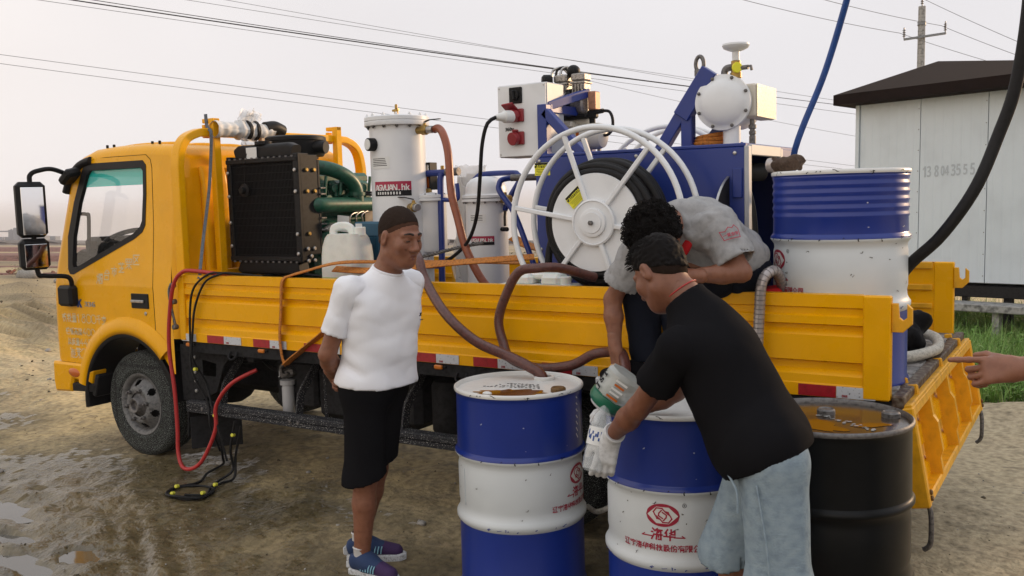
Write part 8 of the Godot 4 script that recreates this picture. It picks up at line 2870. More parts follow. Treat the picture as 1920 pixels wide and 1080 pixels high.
func sheet(mb: MB, span: Callable, a: float, b: float, on: Callable, lift: float) -> void:
	# a printed patch between two edges, bent onto its surface
	var k := 24
	for i in k:
		var xa := lerpf(a, b, float(i) / k)
		var xb := lerpf(a, b, float(i + 1) / k)
		var sa: Array = span.call(xa)
		var sb: Array = span.call(xb)
		var f := mb.v.size()
		for c in [Vector2(xa, sa[0]), Vector2(xb, sb[0]), Vector2(xb, sb[1]), Vector2(xa, sa[1])]:
			var r: Array = on.call(c.x, c.y)
			mb.add(r[0] + r[1] * lift, r[1])
		mb.tri(f, f + 1, f + 2); mb.tri(f, f + 2, f + 3)

func blot(mb: MB, c: Vector3, rx: float, rz: float, turn: float, sd: int, limit := 0.28) -> void:
	# an uneven spill lying on a lid
	var f := noise(0.9, 3, FastNoiseLite.TYPE_SIMPLEX_SMOOTH, sd)
	var i0 := mb.add(c, Vector3.UP)
	for k in 41:
		var a := TAU * k / 40.0
		var r := 1.0 + 0.5 * f.get_noise_2d(cos(a) * 2.0, sin(a) * 2.0)
		var p := Vector2(cos(a) * rx * r, sin(a) * rz * r).rotated(turn) + Vector2(c.x, c.z)
		if p.length() > limit:
			p = p.normalized() * limit
		mb.add(Vector3(p.x, c.y, p.y), Vector3.UP)
		if k > 0:
			mb.tri(i0, i0 + k, i0 + k + 1)

func scratches(t: Node3D, sd: int, count: int, a0: float, a1: float, y0: float, y1: float, R := 0.2915, m := "dull_steel") -> void:
	var r := RandomNumberGenerator.new()
	r.seed = sd
	var mb := MB.new()
	for k in count:
		var a := deg_to_rad(r.randf_range(a0, a1))
		var y := r.randf_range(y0, y1)
		var len := r.randf_range(0.006, 0.03)
		var on := func(x: float, yy: float) -> Array: return [Vector3(cos(a + x / R) * R, yy, sin(a + x / R) * R), Vector3(cos(a), 0, sin(a))]
		var p := Vector2(0, y)
		for s in 3:
			var q := p + Vector2(r.randf_range(-0.3, 1.0) * len * 0.4, r.randf_range(-0.7, 0.4) * len * 0.4)
			ribbon(mb, p, q, r.randf_range(0.0012, 0.004), on)
			p = q
	stuff(obj("scuff_mark", mb, M[m], t))

func hose_tube(called: String, label: String, pts: Array, r: float, m: Material, wire: Material) -> void:
	# spiral-reinforced suction hose: a ribbed wall and its helix
	var t := thing(called, label, "hose")
	var path := even_path(smooth_path(pts, 10), 0.0052)
	var sc := PackedFloat32Array()
	for i in path.size():
		sc.append(1.0 if i % 2 else 0.95)
	var prof := PackedVector2Array()
	for j in 14:
		prof.append(Vector2.from_angle(TAU * j / 14) * r)
	var mb := MB.new()
	mb.sweep(path, prof, sc)
	obj("ribbed_wall", mb, m, t)
	if wire:
		mb = MB.new()
		var k := path.size() / 2
		for i in k:
			var a := path[mini(i * 2, path.size() - 2)]
			var d := (path[mini(i * 2 + 1, path.size() - 1)] - a).normalized()
			if i % 2 == 0:
				mb.tube(ring_path(a, r * 1.0, d, 12), 0.0014, 4, true)
		stuff(obj("wire_helix", mb, wire, t))

func drums() -> void:
	var d1 := drum("blue and white oil drum with open bung and hose, beside the standing man", Vector3(2.941, 0, 0.439), false, -4.0)
	var d2 := drum("blue and white oil drum under the bending man's arms, red emblem facing front", Vector3(3.737, 0, 0.481), false, 79.0)
	var d3 := drum("black oil drum behind the bending man, below the tailgate corner", Vector3(4.354, 0, 0.47), true, 999.0, false, "")
	var d4 := drum("dented blue and white oil drum standing on the lorry bed", Vector3(4.2, BED, -0.34), false, 142.0, true)
	scratches(d1, 401, 9, -20.0, 150.0, 0.36, 0.63)
	scratches(d2, 402, 20, 20.0, 130.0, 0.36, 0.63)
	scratches(d4, 403, 22, 0.0, 160.0, 0.36, 0.64)
	for d in [d1, d2, d4]:
		scratches(d, 404, 16, 0.0, 150.0, 0.643, 0.652, 0.3042, "black_print")
		scratches(d, 405, 14, 0.0, 150.0, 0.338, 0.346, 0.3042, "drum_blue")
		scratches(d, 406, 12, -10.0, 150.0, 0.932, 0.94, 0.3008, "black_print")
		scratches(d, 407, 5, 0.0, 150.0, 0.68, 0.89, 0.2914, "tape_white")
	var mb := MB.new()
	# weld seam of the first drum
	mb.box(Vector3(cos(2.08) * 0.29, 0.5, sin(2.08) * 0.29), Vector3(0.003, 0.17, 0.003), Basis.from_euler(Vector3(0, -2.08, 0)), 0.001)
	obj("weld_seam", mb, M.shed_seam, d1)
	for q in [[d1, 0.038, -0.171, true], [d2, -0.238, -0.053, true], [d1, 0.262, 0.05, false], [d3, -0.027, -0.055, false], [d3, 0.2, -0.106, false]]:
		var c := Vector3(q[1], 0.932, q[2])
		mb = MB.new()
		if q[3]:
			mb.lathe([Vector2(0.05, 0.0), Vector2(0.052, 0.014), Vector2(0.044, 0.018), Vector2(0.036, 0.016), Vector2(0.036, -0.02)], Transform3D(Basis.IDENTITY, c), 28)
			obj("bung_ring", mb, M.drum_lid, q[0])
			mb = MB.new()
			mb.lathe([Vector2(0.038, 0.002), Vector2(0, 0.002)], Transform3D(Basis.IDENTITY, c), 24)
			obj("bung_hole", mb, M.drum_black, q[0])
		else:
			c.x = minf(c.x, 0.24)
			mb.lathe([Vector2(0.034, 0.0), Vector2(0.034, 0.016), Vector2(0.028, 0.022), Vector2(0.024, 0.018), Vector2(0, 0.018)], Transform3D(Basis.IDENTITY, c), 24)
			obj("bung_cap", mb, M.bung_brown if q[0] == d1 else M.dull_steel, q[0])
	# print on the first lid
	mb = MB.new()
	var r := RandomNumberGenerator.new()
	r.seed = 410
	for row in 4:
		for k in 15 - row * 2:
			if r.randf() < 0.14:
				continue
			var p := Vector3(-0.13 + k * 0.018 + row * 0.012 + row * 0.01, 0.9335, 0.09 - row * 0.032 + k * -0.0045)
			for s in 2:
				mb.box(p + Vector3(r.randf_range(-0.004, 0.004), 0, r.randf_range(-0.005, 0.005)), Vector3(r.randf_range(0.004, 0.011), 0.0008, r.randf_range(0.003, 0.008)), Basis.from_euler(Vector3(0, 0.25, 0)), 0.0)
	stuff(obj("lid_lettering", mb, M.black_print, d1))
	mb = MB.new()
	blot(mb, Vector3(0.045, 0.9338, 0.175), 0.15, 0.085, -0.42, 411, 0.282)
	obj("oil_spill", mb, M.oil, d1)
	mb = MB.new()
	mb.ball(Vector3(-0.02, 0.936, 0.232), Vector3(0.024, 0.01, 0.018), Basis.IDENTITY, 12)
	obj("white_bung_seal", mb, M.drum_lid, d1)
	mb = MB.new()
	blot(mb, Vector3(-0.07, 0.9338, 0.13), 0.15, 0.08, 0.2, 412, 0.275)
	obj("oil_spill", mb, M.oil, d3)
	mb = MB.new()
	blot(mb, Vector3(0.16, 0.9338, 0.06), 0.07, 0.03, -0.6, 413, 0.275)
	obj("oil_spill", mb, M.oil, d3)
	mb = MB.new()
	for k in 16:
		var p := Vector3(-0.05 + k * 0.016, 0.9345, -0.03 + k * 0.011)
		for s in 2:
			mb.box(p + Vector3(r.randf_range(-0.01, 0.01), 0, r.randf_range(-0.02, 0.02)), Vector3(r.randf_range(0.006, 0.016), 0.0008, r.randf_range(0.004, 0.01)), Basis.from_euler(Vector3(0, 0.6, 0)), 0.0)
	stuff(obj("lid_lettering", mb, M.concrete, d3))
	# torn label at the drum's upper edge
	var e := MB.new()
	var on := func(x: float, y: float) -> Array: return [Vector3(cos(-0.08 - x / 0.29) * 0.2925, y, sin(-0.08 - x / 0.29) * 0.2925), Vector3(1, 0, 0)]
	for k in 7:
		var y := 0.9 - k * 0.028
		ribbon(e, Vector2(-0.004 - 0.001 * k, y), Vector2(0.004, y - 0.006 - 0.002 * k), 0.006, on)
	obj("upright_lettering", e, M.white_print, d1)
	# hoses
	hose_tube("suction_hose", "brown ribbed hose from behind the standing man's face into the open drum", [Vector3(1.4, 1.6, -0.57), Vector3(1.638, 1.573, -0.35), Vector3(1.887, 1.52, -0.15), Vector3(2.04, 1.476, 0.0), Vector3(2.13, 1.362, 0.06), Vector3(2.35, 1.212, 0.19), Vector3(2.57, 1.093, 0.25), Vector3(2.78, 1.037, 0.285), Vector3(2.9, 0.995, 0.288), Vector3(2.965, 0.955, 0.275), Vector3(2.982, 0.9, 0.268)], 0.0265, M.hose_brown, null)
	hose_tube("suction_hose", "brown ribbed hose looping over the dropside to the seated man's hand and drum", [Vector3(3.02, 1.38, -0.2), Vector3(2.92, 1.44, -0.02), Vector3(2.834, 1.445, 0.06), Vector3(2.735, 1.424, 0.08), Vector3(2.66, 1.304, 0.09), Vector3(2.62, 1.179, 0.1), Vector3(2.648, 1.071, 0.11), Vector3(2.71, 0.995, 0.14), Vector3(2.85, 0.955, 0.13), Vector3(3.032, 0.975, 0.1), Vector3(3.151, 1.035, 0.1), Vector3(3.24, 1.056, 0.11), Vector3(3.35, 1.075, 0.2), Vector3(3.42, 1.04, 0.3), Vector3(3.452, 0.985, 0.37), Vector3(3.485, 0.9, 0.42)], 0.025, M.hose_brown, null)
	hose_tube("suction_hose", "grey silvery ribbed hose hanging over the dropside left of the bed drum", [Vector3(4.0, 1.3, -0.2), Vector3(4.0, 1.43, -0.06), Vector3(3.98, 1.44, 0.0), Vector3(3.957, 1.39, 0.035), Vector3(3.947, 1.25, 0.038), Vector3(3.94, 1.05, 0.05), Vector3(3.93, 0.8, 0.08), Vector3(3.9, 0.5, 0.06)], 0.024, M.hose_silver, M.dull_steel)
	hose_tube("filter_hose", "translucent orange-brown hose from the tall filter's valve down into the bed", [Vector3(1.58, 2.247, -0.8), Vector3(1.63, 2.25, -0.78), Vector3(1.71, 2.2, -0.72), Vector3(1.77, 2.08, -0.68), Vector3(1.82, 1.844, -0.63), Vector3(1.87, 1.68, -0.62), Vector3(1.93, 1.5, -0.61), Vector3(2.04, 1.32, -0.6), Vector3(2.18, 1.2, -0.58)], 0.0255, M.hose_orange, null)
	# thin clear hose hanging behind the first drum
	mb = MB.new()
	mb.tube(even_path(smooth_path([Vector3(3.32, 0.62, 0.1), Vector3(3.35, 0.48, 0.12), Vector3(3.31, 0.36, 0.16), Vector3(3.22, 0.3, 0.2), Vector3(3.1, 0.27, 0.08)], 8), 0.02), 0.013, 10)
	tag(obj("clear_hose", mb, M.hose_white), "thin pale hose curving between the two blue drums", "hose")
	# red and black leads over the front of the dropside
	mb = MB.new()
	mb.tube(even_path(smooth_path([Vector3(0.5, 1.34, -0.12), Vector3(0.38, 1.362, -0.02), Vector3(0.19, 1.378, 0.0), Vector3(0.083, 1.372, 0.02), Vector3(-0.002, 1.282, 0.035), Vector3(-0.06, 1.046, 0.04), Vector3(-0.078, 0.828, 0.04), Vector3(-0.05, 0.575, 0.04), Vector3(-0.045, 0.318, 0.04), Vector3(-0.04, 0.14, 0.05), Vector3(0.015, 0.05, 0.06), Vector3(0.115, 0.06, 0.05), Vector3(0.2, 0.14, 0.03), Vector3(0.29, 0.33, 0.0), Vector3(0.305, 0.49, -0.005), Vector3(0.43, 0.64, -0.03), Vector3(0.58, 0.73, -0.12)], 8), 0.02), 0.0135, 10)
	tag(obj("red_lead", mb, M.cable_red), "red lead looping down from the dropside in front of the wheel", "cable")
	var t := thing("black_lead", "pair of black leads over the dropside with their coil on the mud", "cable")
	for q in [[Vector3(0.7, 1.345, -0.1), Vector3(0.5, 1.368, -0.02), Vector3(0.43, 1.362, 0.01), Vector3(0.297, 1.307, 0.022), Vector3(0.19, 1.15, 0.022), Vector3(0.15, 0.986, 0.022), Vector3(0.13, 0.8, 0.02), Vector3(0.15, 0.62, -0.06), Vector3(0.25, 0.45, -0.02), Vector3(0.33, 0.3, 0.0), Vector3(0.36, 0.12, -0.02)], [Vector3(0.6, 1.345, -0.1), Vector3(0.4, 1.368, -0.02), Vector3(0.31, 1.355, 0.012), Vector3(0.19, 1.27, 0.024), Vector3(0.139, 1.127, 0.024), Vector3(0.118, 0.877, 0.022), Vector3(0.12, 0.7, 0.02), Vector3(0.19, 0.5, -0.03), Vector3(0.24, 0.36, 0.0), Vector3(0.2, 0.15, -0.1)]]:
		mb = MB.new()
		mb.tube(even_path(smooth_path(q, 8), 0.02), 0.0075, 8)
		obj("hanging_lead", mb, M.rubber, t)
	for q in [[Vector3(0.46, 0.4, -0.02), Vector3(0.4, 0.2, -0.02), Vector3(0.39, 0.06, -0.04), Vector3(0.36, 0.012, 0.06), Vector3(0.41, 0.01, 0.17), Vector3(0.52, 0.01, 0.3), Vector3(0.48, 0.01, 0.4), Vector3(0.33, 0.01, 0.42), Vector3(0.22, 0.01, 0.32), Vector3(0.26, 0.012, 0.19), Vector3(0.42, 0.012, 0.16), Vector3(0.5, 0.012, 0.26), Vector3(0.4, 0.014, 0.36)], [Vector3(0.25, 0.3, -0.06), Vector3(0.2, 0.1, -0.12), Vector3(0.1, 0.02, -0.2), Vector3(0.16, 0.012, -0.02), Vector3(0.24, 0.01, 0.12), Vector3(0.21, 0.01, 0.28), Vector3(0.29, 0.012, 0.41), Vector3(0.42, 0.022, 0.43), Vector3(0.54, 0.022, 0.33), Vector3(0.44, 0.022, 0.12), Vector3(0.42, 0.02, -0.02), Vector3(0.4, 0.15, -0.06), Vector3(0.48, 0.36, -0.05)]]:
		mb = MB.new()
		var g := []
		for p in q:
			g.append(Vector3(p.x, p.y + (ground_y(p.x, p.z) if p.y < 0.05 else 0.0), p.z))
		mb.tube(even_path(smooth_path(g, 8), 0.02), 0.0085, 8)
		obj("lead_on_ground", mb, M.rubber, t)
	for p in [[0.135, 0.72, 0.01], [0.285, 0.42, -0.005], [0.43, 0.3, -0.02], [0.51, 0.018, 0.31], [0.35, 0.02, 0.41], [0.25, 0.02, 0.3], [0.46, 0.025, 0.17]]:
		mb = MB.new()
		mb.cyl(Vector3(p[0], p[1], p[2] - 0.014), Vector3(p[0] + 0.006, p[1] + 0.006, p[2] + 0.014), 0.012, 10)
		obj("yellow_tape", mb, M.yellow_tape, t)
	# what lies on the drum on the bed
	t = thing("paint_roller", "dirty brown rag roll lying on the rim of the bed drum", "roll", Vector3(3.94, 1.915, -0.24))
	var f := Field.new()
	f.noise = noise(22.0, 3, FastNoiseLite.TYPE_SIMPLEX_SMOOTH, 96)
	f.amp = 0.016
	f.limb(Vector3(0.01, 0, 0.0), Vector3(0.095, 0.004, 0.02), 0.036, 0.036)
	mb = MB.new()
	f.build(mb, 0.006)
	obj("rag", mb, M.rag, t)
	mb = MB.new()
	mb.cyl(Vector3(-0.04, -0.002, -0.012), Vector3(0.0, -0.001, -0.003), 0.034, 18, 0.006)
	obj("wrapper", mb, M.hose_silver, t)
	# the vessels the gloved man pours with
	var ax := Vector3(0.09, 0.13, -0.03).normalized()
	t = thing("plastic_jar", "clear faceted plastic jar with green band, tipped over in a gloved hand", "jar", Vector3(3.575, 0.972, 0.83))
	t.basis = MB.aim(Vector3.ZERO, ax).basis
	mb = MB.new()
	mb.lathe([Vector2(0.068, 0.05), Vector2(0.078, 0.06), Vector2(0.078, 0.15), Vector2(0.066, 0.165), Vector2(0.0, 0.168)], Transform3D.IDENTITY, 8, 0.99)
	obj("jar_wall", mb, M.jar_clear, t)
	mb = MB.new()
	mb.lathe([Vector2(0.058, 0.005), Vector2(0.072, 0.014), Vector2(0.0785, 0.03), Vector2(0.0785, 0.052), Vector2(0.07, 0.056)], Transform3D.IDENTITY, 24)
	obj("green_band", mb, M.jar_green, t)
	mb = MB.new()
	mb.lathe([Vector2(0.0, -0.004), Vector2(0.054, -0.004), Vector2(0.058, 0.0), Vector2(0.058, 0.008)], Transform3D.IDENTITY, 28)
	obj("jar_lid", mb, M.grey_paint, t)
	var fc := Vector3(-0.45, 0, 0.9).normalized()
	for k in 3:
		var c := "JST"[k]
		word("jar_lettering", c, 0.03, M.black_print, t, Transform3D(Basis(Vector3(0, 1, 0), Vector3(-0.8, 0, -0.6), Vector3(-0.6, 0, 0.8)), Vector3(-0.047, 0.072 + k * 0.026, 0.062)), "Droid Serif")
	for k in 5:
		mb = MB.new()
		mb.box(Vector3(0.035, 0.07 + k * 0.017, 0.071), Vector3(0.05 - 0.008 * (k % 2), 0.008, 0.002), Basis.from_euler(Vector3(0, 0.42, 0)), 0.0)
		obj("jar_print", mb, M.paper if k % 3 else M.orange_lens, t)
	ax = Vector3(0.03, 0.26, -0.075).normalized()
	t = thing("water_bottle", "clear plastic bottle with white and blue label held in the gloves", "bottle", Vector3(3.585, 0.75, 0.955))
	t.basis = MB.aim(Vector3.ZERO, ax).basis
	mb = MB.new()
	mb.lathe([Vector2(0, 0.006), Vector2(0.03, 0.0), Vector2(0.04, 0.01), Vector2(0.042, 0.05), Vector2(0.039, 0.06), Vector2(0.042, 0.07), Vector2(0.042, 0.1), Vector2(0.042, 0.17), Vector2(0.038, 0.2), Vector2(0.022, 0.235), Vector2(0.014, 0.25), Vector2(0.014, 0.272)], Transform3D.IDENTITY, 28)
	obj("bottle_wall", mb, M.clear_pet, t)
	mb = MB.new()
	mb.lathe([Vector2(0.0432, 0.1), Vector2(0.0432, 0.168)], Transform3D.IDENTITY, 28)
	obj("label", mb, M.paper, t)
	mb = MB.new()
	for k in 10:
		var a := 0.75 + k * 0.16
		mb.box(Vector3(cos(a) * 0.0438, 0.135 + 0.012 * sin(k * 2.3), sin(a) * 0.0438), Vector3(0.006, 0.012 + 0.008 * (k % 2), 0.001), Basis.from_euler(Vector3(0, PI / 2 - a, 0)), 0.0)
	obj("label_print", mb, M.tube_blue, t)
# ------------------------------------------------------------------ people
func head_field(f: Field, c: Vector3, F: Vector3, U: Vector3, s: float) -> void:
	F = F.normalized()
	U = (U - F * U.dot(F)).normalized()
	var S := U.cross(F)
	var b := Basis(S, U, F)
	var p := func(x: float, y: float, z: float) -> Vector3: return c + (S * x + U * y + F * z) * s
	f.egg(p.call(0, 0.034, -0.014), Vector3(0.076, 0.098, 0.098) * s, 0.02, b)
	f.egg(p.call(0, -0.045, 0.022), Vector3(0.062, 0.078, 0.072) * s, 0.04, b)
	f.egg(p.call(0, -0.1, 0.06), Vector3(0.032, 0.022, 0.028) * s, 0.04)
	for q in [1.0, -1.0]:
		f.limb(p.call(0.05 * q, -0.07, 0.0), p.call(0.02 * q, -0.1, 0.05), 0.02 * s, 0.018 * s, 0.03)
		f.egg(p.call(0.042 * q, -0.024, 0.062), Vector3(0.026, 0.026, 0.02) * s, 0.03, b)
		f.hole(p.call(0.033 * q, 0.008, 0.098), Vector3(0.02, 0.012, 0.018) * s, 0.014, b)
		f.egg(p.call(0.032 * q, 0.005, 0.076), Vector3(0.017, 0.011, 0.014) * s, 0.006, b)
		f.limb(p.call(0.012 * q, 0.026, 0.088), p.call(0.048 * q, 0.026, 0.072), 0.011 * s, 0.009 * s, 0.015)
		f.egg(p.call(0.014 * q, -0.034, 0.1), Vector3(0.011, 0.009, 0.012) * s, 0.008, b)
		f.egg(p.call(0.079 * q, -0.004, -0.012), Vector3(0.01, 0.034, 0.021) * s, 0.008, Basis(b.y, 0.2 * q) * Basis(b.x, 0.15) * b)
		f.hole(p.call(0.089 * q, 0.0, -0.006), Vector3(0.006, 0.018, 0.009) * s, 0.006, b)
	f.limb(p.call(0, 0.016, 0.088), p.call(0, -0.03, 0.112), 0.009 * s, 0.0135 * s, 0.014)
	f.limb(p.call(-0.013, -0.062, 0.087), p.call(0.013, -0.062, 0.087), 0.009 * s, 0.009 * s, 0.012)
	f.limb(p.call(-0.016, -0.074, 0.084), p.call(0.016, -0.074, 0.084), 0.0095 * s, 0.0095 * s, 0.01)
	f.hole(p.call(0, -0.0675, 0.098), Vector3(0.018, 0.0022, 0.012) * s, 0.004, b)

func hand_field(f: Field, w: Vector3, Y: Vector3, Z: Vector3, side: float, curls: Array, grow := 0.0, thumb := 0.5, s := 1.0) -> void:
	# w wrist, Y towards the knuckles, Z out of the back of the hand, side: +1 puts the thumb on Y×Z
	Y = Y.normalized()
	Z = (Z - Y * Z.dot(Y)).normalized()
	var X := Y.cross(Z) * side
	var p := func(x: float, y: float, z: float) -> Vector3: return w + (X * x + Y * y + Z * z) * s
	f.limb(p.call(0, -0.02, 0), p.call(0, 0.02, 0), 0.026 * s + grow, 0.027 * s + grow, 0.02)
	for q in [-0.027, -0.009, 0.009, 0.027]:
		f.limb(p.call(q * 0.7, 0.02, 0), p.call(q, 0.088, 0.002), 0.017 * s + grow, 0.0125 * s + grow, 0.016)
	f.limb(p.call(0.02, 0.025, -0.008), p.call(0.034, 0.055, -0.012), 0.019 * s + grow, 0.014 * s + grow, 0.015)
	var lens := [0.036, 0.044, 0.046, 0.042]
	for i in 4:
		var x: float = [-0.03, -0.01, 0.01, 0.03][i]
		var at: Vector3 = p.call(x, 0.09, 0.002)
		var ang: float = curls[i] * 0.55
		var r := 0.0092 * s + grow
		var dir := Y
		for k in 3:
			dir = (Y * cos(ang) - Z * sin(ang) + X * (i - 1.5) * 0.05).normalized()
			var l: float = lens[i] * [1.0, 0.68, 0.5][k] * s
			f.limb(at, at + dir * l, r, r * 0.93, 0.005)
			at += dir * l
			r *= 0.93
			ang += curls[i]
	var at: Vector3 = p.call(0.034, 0.045, -0.01)
	var d := (X * 0.75 + Y * 0.6 - Z * thumb).normalized()
	f.limb(at, at + d * 0.036 * s, 0.0125 * s + grow, 0.011 * s + grow, 0.01)
	at += d * 0.036 * s
	d = (X * 0.2 + Y * 0.9 - Z * thumb).normalized()
	f.limb(at, at + d * 0.03 * s, 0.011 * s + grow, 0.009 * s + grow, 0.005)

func torso_field(f: Field, J: Dictionary, g: float, belly := 0.0) -> void:
	# J: pelvis, chest, neck, sl, sr, hl, hr; g: how far the cloth stands off
	var A: Vector3 = (J.sl - J.sr).normalized()
	var V: Vector3 = (J.neck - J.pelvis).normalized()
	A = (A - V * A.dot(V)).normalized()
	var b := Basis(A, V, A.cross(V))
	f.egg(J.chest, Vector3(0.165 + g, 0.17, 0.112 + g), 0.06, b)
	f.egg(J.pelvis.lerp(J.chest, 0.5) + b.z * belly * 0.5, Vector3(0.15 + g, 0.17, 0.112 + g + belly * 0.5), 0.06, b)
	f.egg(J.pelvis, Vector3(0.16 + g, 0.13, 0.118 + g), 0.06, b)
	f.limb(J.sl, J.sr, 0.055 + g, 0.055 + g, 0.07)
	f.limb(J.chest.lerp(J.neck, 0.55), J.neck, 0.085 + g, 0.066 + g, 0.06)

func limb_fields(f: Field, J: Dictionary) -> void:
	for q in ["l", "r"]:
		var s: Vector3 = J["s" + q]; var e: Vector3 = J["e" + q]; var w: Vector3 = J["w" + q]
		f.limb(s, e, 0.05, 0.04, 0.05)
		f.limb(e, e.lerp(w, 0.35), 0.04, 0.043, 0.02)
		f.limb(e.lerp(w, 0.35), w, 0.043, 0.027, 0.02)
		var h: Vector3 = J["h" + q]; var k: Vector3 = J["k" + q]; var a: Vector3 = J["a" + q]
		f.limb(h, k, 0.088, 0.056, 0.05)
		f.limb(k, k.lerp(a, 0.3), 0.056, 0.056, 0.02)
		f.limb(k.lerp(a, 0.3), a, 0.056, 0.036, 0.02)

func hair_cap(mb: MB, c: Vector3, F: Vector3, U: Vector3, s: float, grow: float, amp: float, freq: float, front: float, drop := 0.83, cell := 0.005) -> void:
	F = F.normalized()
	U = (U - F * U.dot(F)).normalized()
	var b := Basis(U.cross(F), U, F)
	var f := Field.new()
	f.noise = noise(freq, 2, FastNoiseLite.TYPE_SIMPLEX_SMOOTH, 97)
	f.amp = amp
	f.egg(c + (U * 0.034 - F * 0.014) * s, (Vector3(0.076, 0.098, 0.098) + Vector3.ONE * grow) * s, 0.02, b)
	f.egg(c + (-U * 0.03 - F * 0.03) * s, (Vector3(0.066, 0.05, 0.06) + Vector3.ONE * grow) * s, 0.03, b)
	f.cut(c + (U * front + F * 0.084) * s, F * 0.55 - U * drop)
	f.build(mb, cell)

func person(label: String) -> Node3D:
	return thing("person", label, "person")

func face_parts(t: Node3D, c: Vector3, F: Vector3, U: Vector3, s: float) -> void:
	F = F.normalized()
	U = (U - F * U.dot(F)).normalized()
	var S := U.cross(F)
	var b := Basis(S, U, F)
	for q in [1.0, -1.0]:
		var mb := MB.new()
		mb.tube(smooth_path([c + (S * 0.013 * q + U * 0.031 + F * 0.098) * s, c + (S * 0.03 * q + U * 0.036 + F * 0.092) * s, c + (S * 0.052 * q + U * 0.028 + F * 0.076) * s], 4), 0.0042 * s, 6, false, PackedFloat32Array([1.0, 1.2, 1.2, 1.1, 1.1, 1.0, 0.9, 0.7, 0.5]))
		obj("eyebrow", mb, M.brow, t)
		mb = MB.new()
		mb.ball(c + (S * 0.032 * q + U * 0.002 + F * 0.0885) * s, Vector3(0.012, 0.0026, 0.004) * s, b, 10)
		obj("eye", mb, M.eye, t)
	var mb := MB.new()
	mb.ball(c + (-U * 0.0755 + F * 0.0925) * s, Vector3(0.015, 0.006, 0.006) * s, b, 12)
	mb.ball(c + (-U * 0.0605 + F * 0.0945) * s, Vector3(0.017, 0.005, 0.005) * s, b, 12)
	obj("lips", mb, M.lip, t)

func shoe(t: Node3D, heel: Vector3, dir: Vector3, upper: Material, toe: Material, cell := 0.012) -> void:
	dir = dir.normalized()
	var b := Basis(dir, Vector3.UP, dir.cross(Vector3.UP))
	var n := Node3D.new()
	n.name = "shoe"
	t.add_child(n, true)
	n.transform = Transform3D(b, heel)
	var sole := MB.new()
	var out := PackedVector2Array([Vector2(-0.012, 0.03), Vector2(0.0, 0.037), Vector2(0.08, 0.036), Vector2(0.18, 0.048), Vector2(0.25, 0.042), Vector2(0.285, 0.015), Vector2(0.288, -0.012), Vector2(0.26, -0.04), Vector2(0.19, -0.046), Vector2(0.08, -0.036), Vector2(0.0, -0.037), Vector2(-0.012, -0.03)])
	sole.plate(out, 0.034, Transform3D(Basis(Vector3(1, 0, 0), Vector3(0, 0, -1), Vector3(0, 1, 0)), Vector3(0, 0.0, 0)), 0.007)
	sole.sweep(smooth_path([Vector3(-0.014, 0.05, 0.026), Vector3(-0.024, 0.045, 0.0), Vector3(-0.014, 0.05, -0.026)], 5), rect2(0.02, 0.035, 0.006))
	obj("sole", sole, M.shoe_sole, n)
	for q in [[-1.0, 0.14, upper], [0.13, 1.0, toe]]:
		var f := Field.new()
		f.limb(Vector3(0.025, 0.06, 0), Vector3(0.1, 0.07, 0), 0.042, 0.044, 0.03)
		f.limb(Vector3(0.03, 0.085, 0), Vector3(0.07, 0.085, 0), 0.038, 0.04, 0.02)
		f.limb(Vector3(0.1, 0.065, 0), Vector3(0.235, 0.04, 0.002), 0.045, 0.036, 0.03)
		f.bore(Vector3(0.045, 0.1, 0), Vector3(0.045, 0.16, 0), 0.03, 0.035)
		f.cut(Vector3(0, 0.03, 0), Vector3.DOWN)
		f.cut(Vector3(0.05, 0.112, 0), Vector3(-0.25, 1, 0))
		f.cut(Vector3(q[0], 0, 0), Vector3(-1, 0.5 if q[0] > 0 else 0.0, 0))
		f.cut(Vector3(q[1], 0, 0), Vector3(1, -0.5, 0))
		var mb := MB.new()
		f.build(mb, cell)
		obj("upper", mb, q[2], n)
	for k in 6:
		var st := MB.new()
		st.tube(PackedVector3Array([Vector3(0.085 + k * 0.016, 0.042, 0.0465), Vector3(0.088 + k * 0.016, 0.062, 0.046), Vector3(0.092 + k * 0.016, 0.078, 0.039)]), 0.0028, 6)
		obj("side_stripe", st, M.shoe_stripe, n)
	for k in 4:
		var la := MB.new()
		la.tube(smooth_path([Vector3(0.09 + k * 0.018, 0.1 - k * 0.006, 0.022), Vector3(0.095 + k * 0.018, 0.114 - k * 0.007, 0.0), Vector3(0.1 + k * 0.018, 0.1 - k * 0.006, -0.022)], 4), 0.0035, 6)
		obj("lace", la, M.shoe_blue, n)

func cloth(J: Dictionary, g: float, belly: float, amp: float, freq: float, sd: int, squash: Vector3) -> Field:
	var f := Field.new()
	f.noise = noise(freq, 2, FastNoiseLite.TYPE_SIMPLEX_SMOOTH, sd)
	f.noise.fractal_type = FastNoiseLite.FRACTAL_RIDGED
	f.amp = amp
	f.squash = squash
	torso_field(f, J, g, belly)
	return f

func sleeves(J: Dictionary, mb: MB, reach: float, r0: float, r1: float, amp: float, sd: int, keys := ["l", "r"]) -> void:
	for q in keys:
		var s: Vector3 = J["s" + q]; var e: Vector3 = J["e" + q]
		var h := s.lerp(e, reach)
		var f := Field.new()
		f.noise = noise(7.0, 2, FastNoiseLite.TYPE_SIMPLEX_SMOOTH, sd)
		f.noise.fractal_type = FastNoiseLite.FRACTAL_RIDGED
		f.amp = amp
		var o: Vector3 = J["s" + ("r" if q == "l" else "l")]
		f.limb(s.lerp(o, 0.3), s, r0, r0, 0.04)
		f.limb(s, s.lerp(e, reach + 0.12), r0, r1, 0.05)
		f.bore(h.lerp(s, 0.4), s.lerp(e, reach + 0.3), r1 * 0.5, r1 - 0.009)
		f.cut(h, e - s)
		f.build(mb, 0.01)

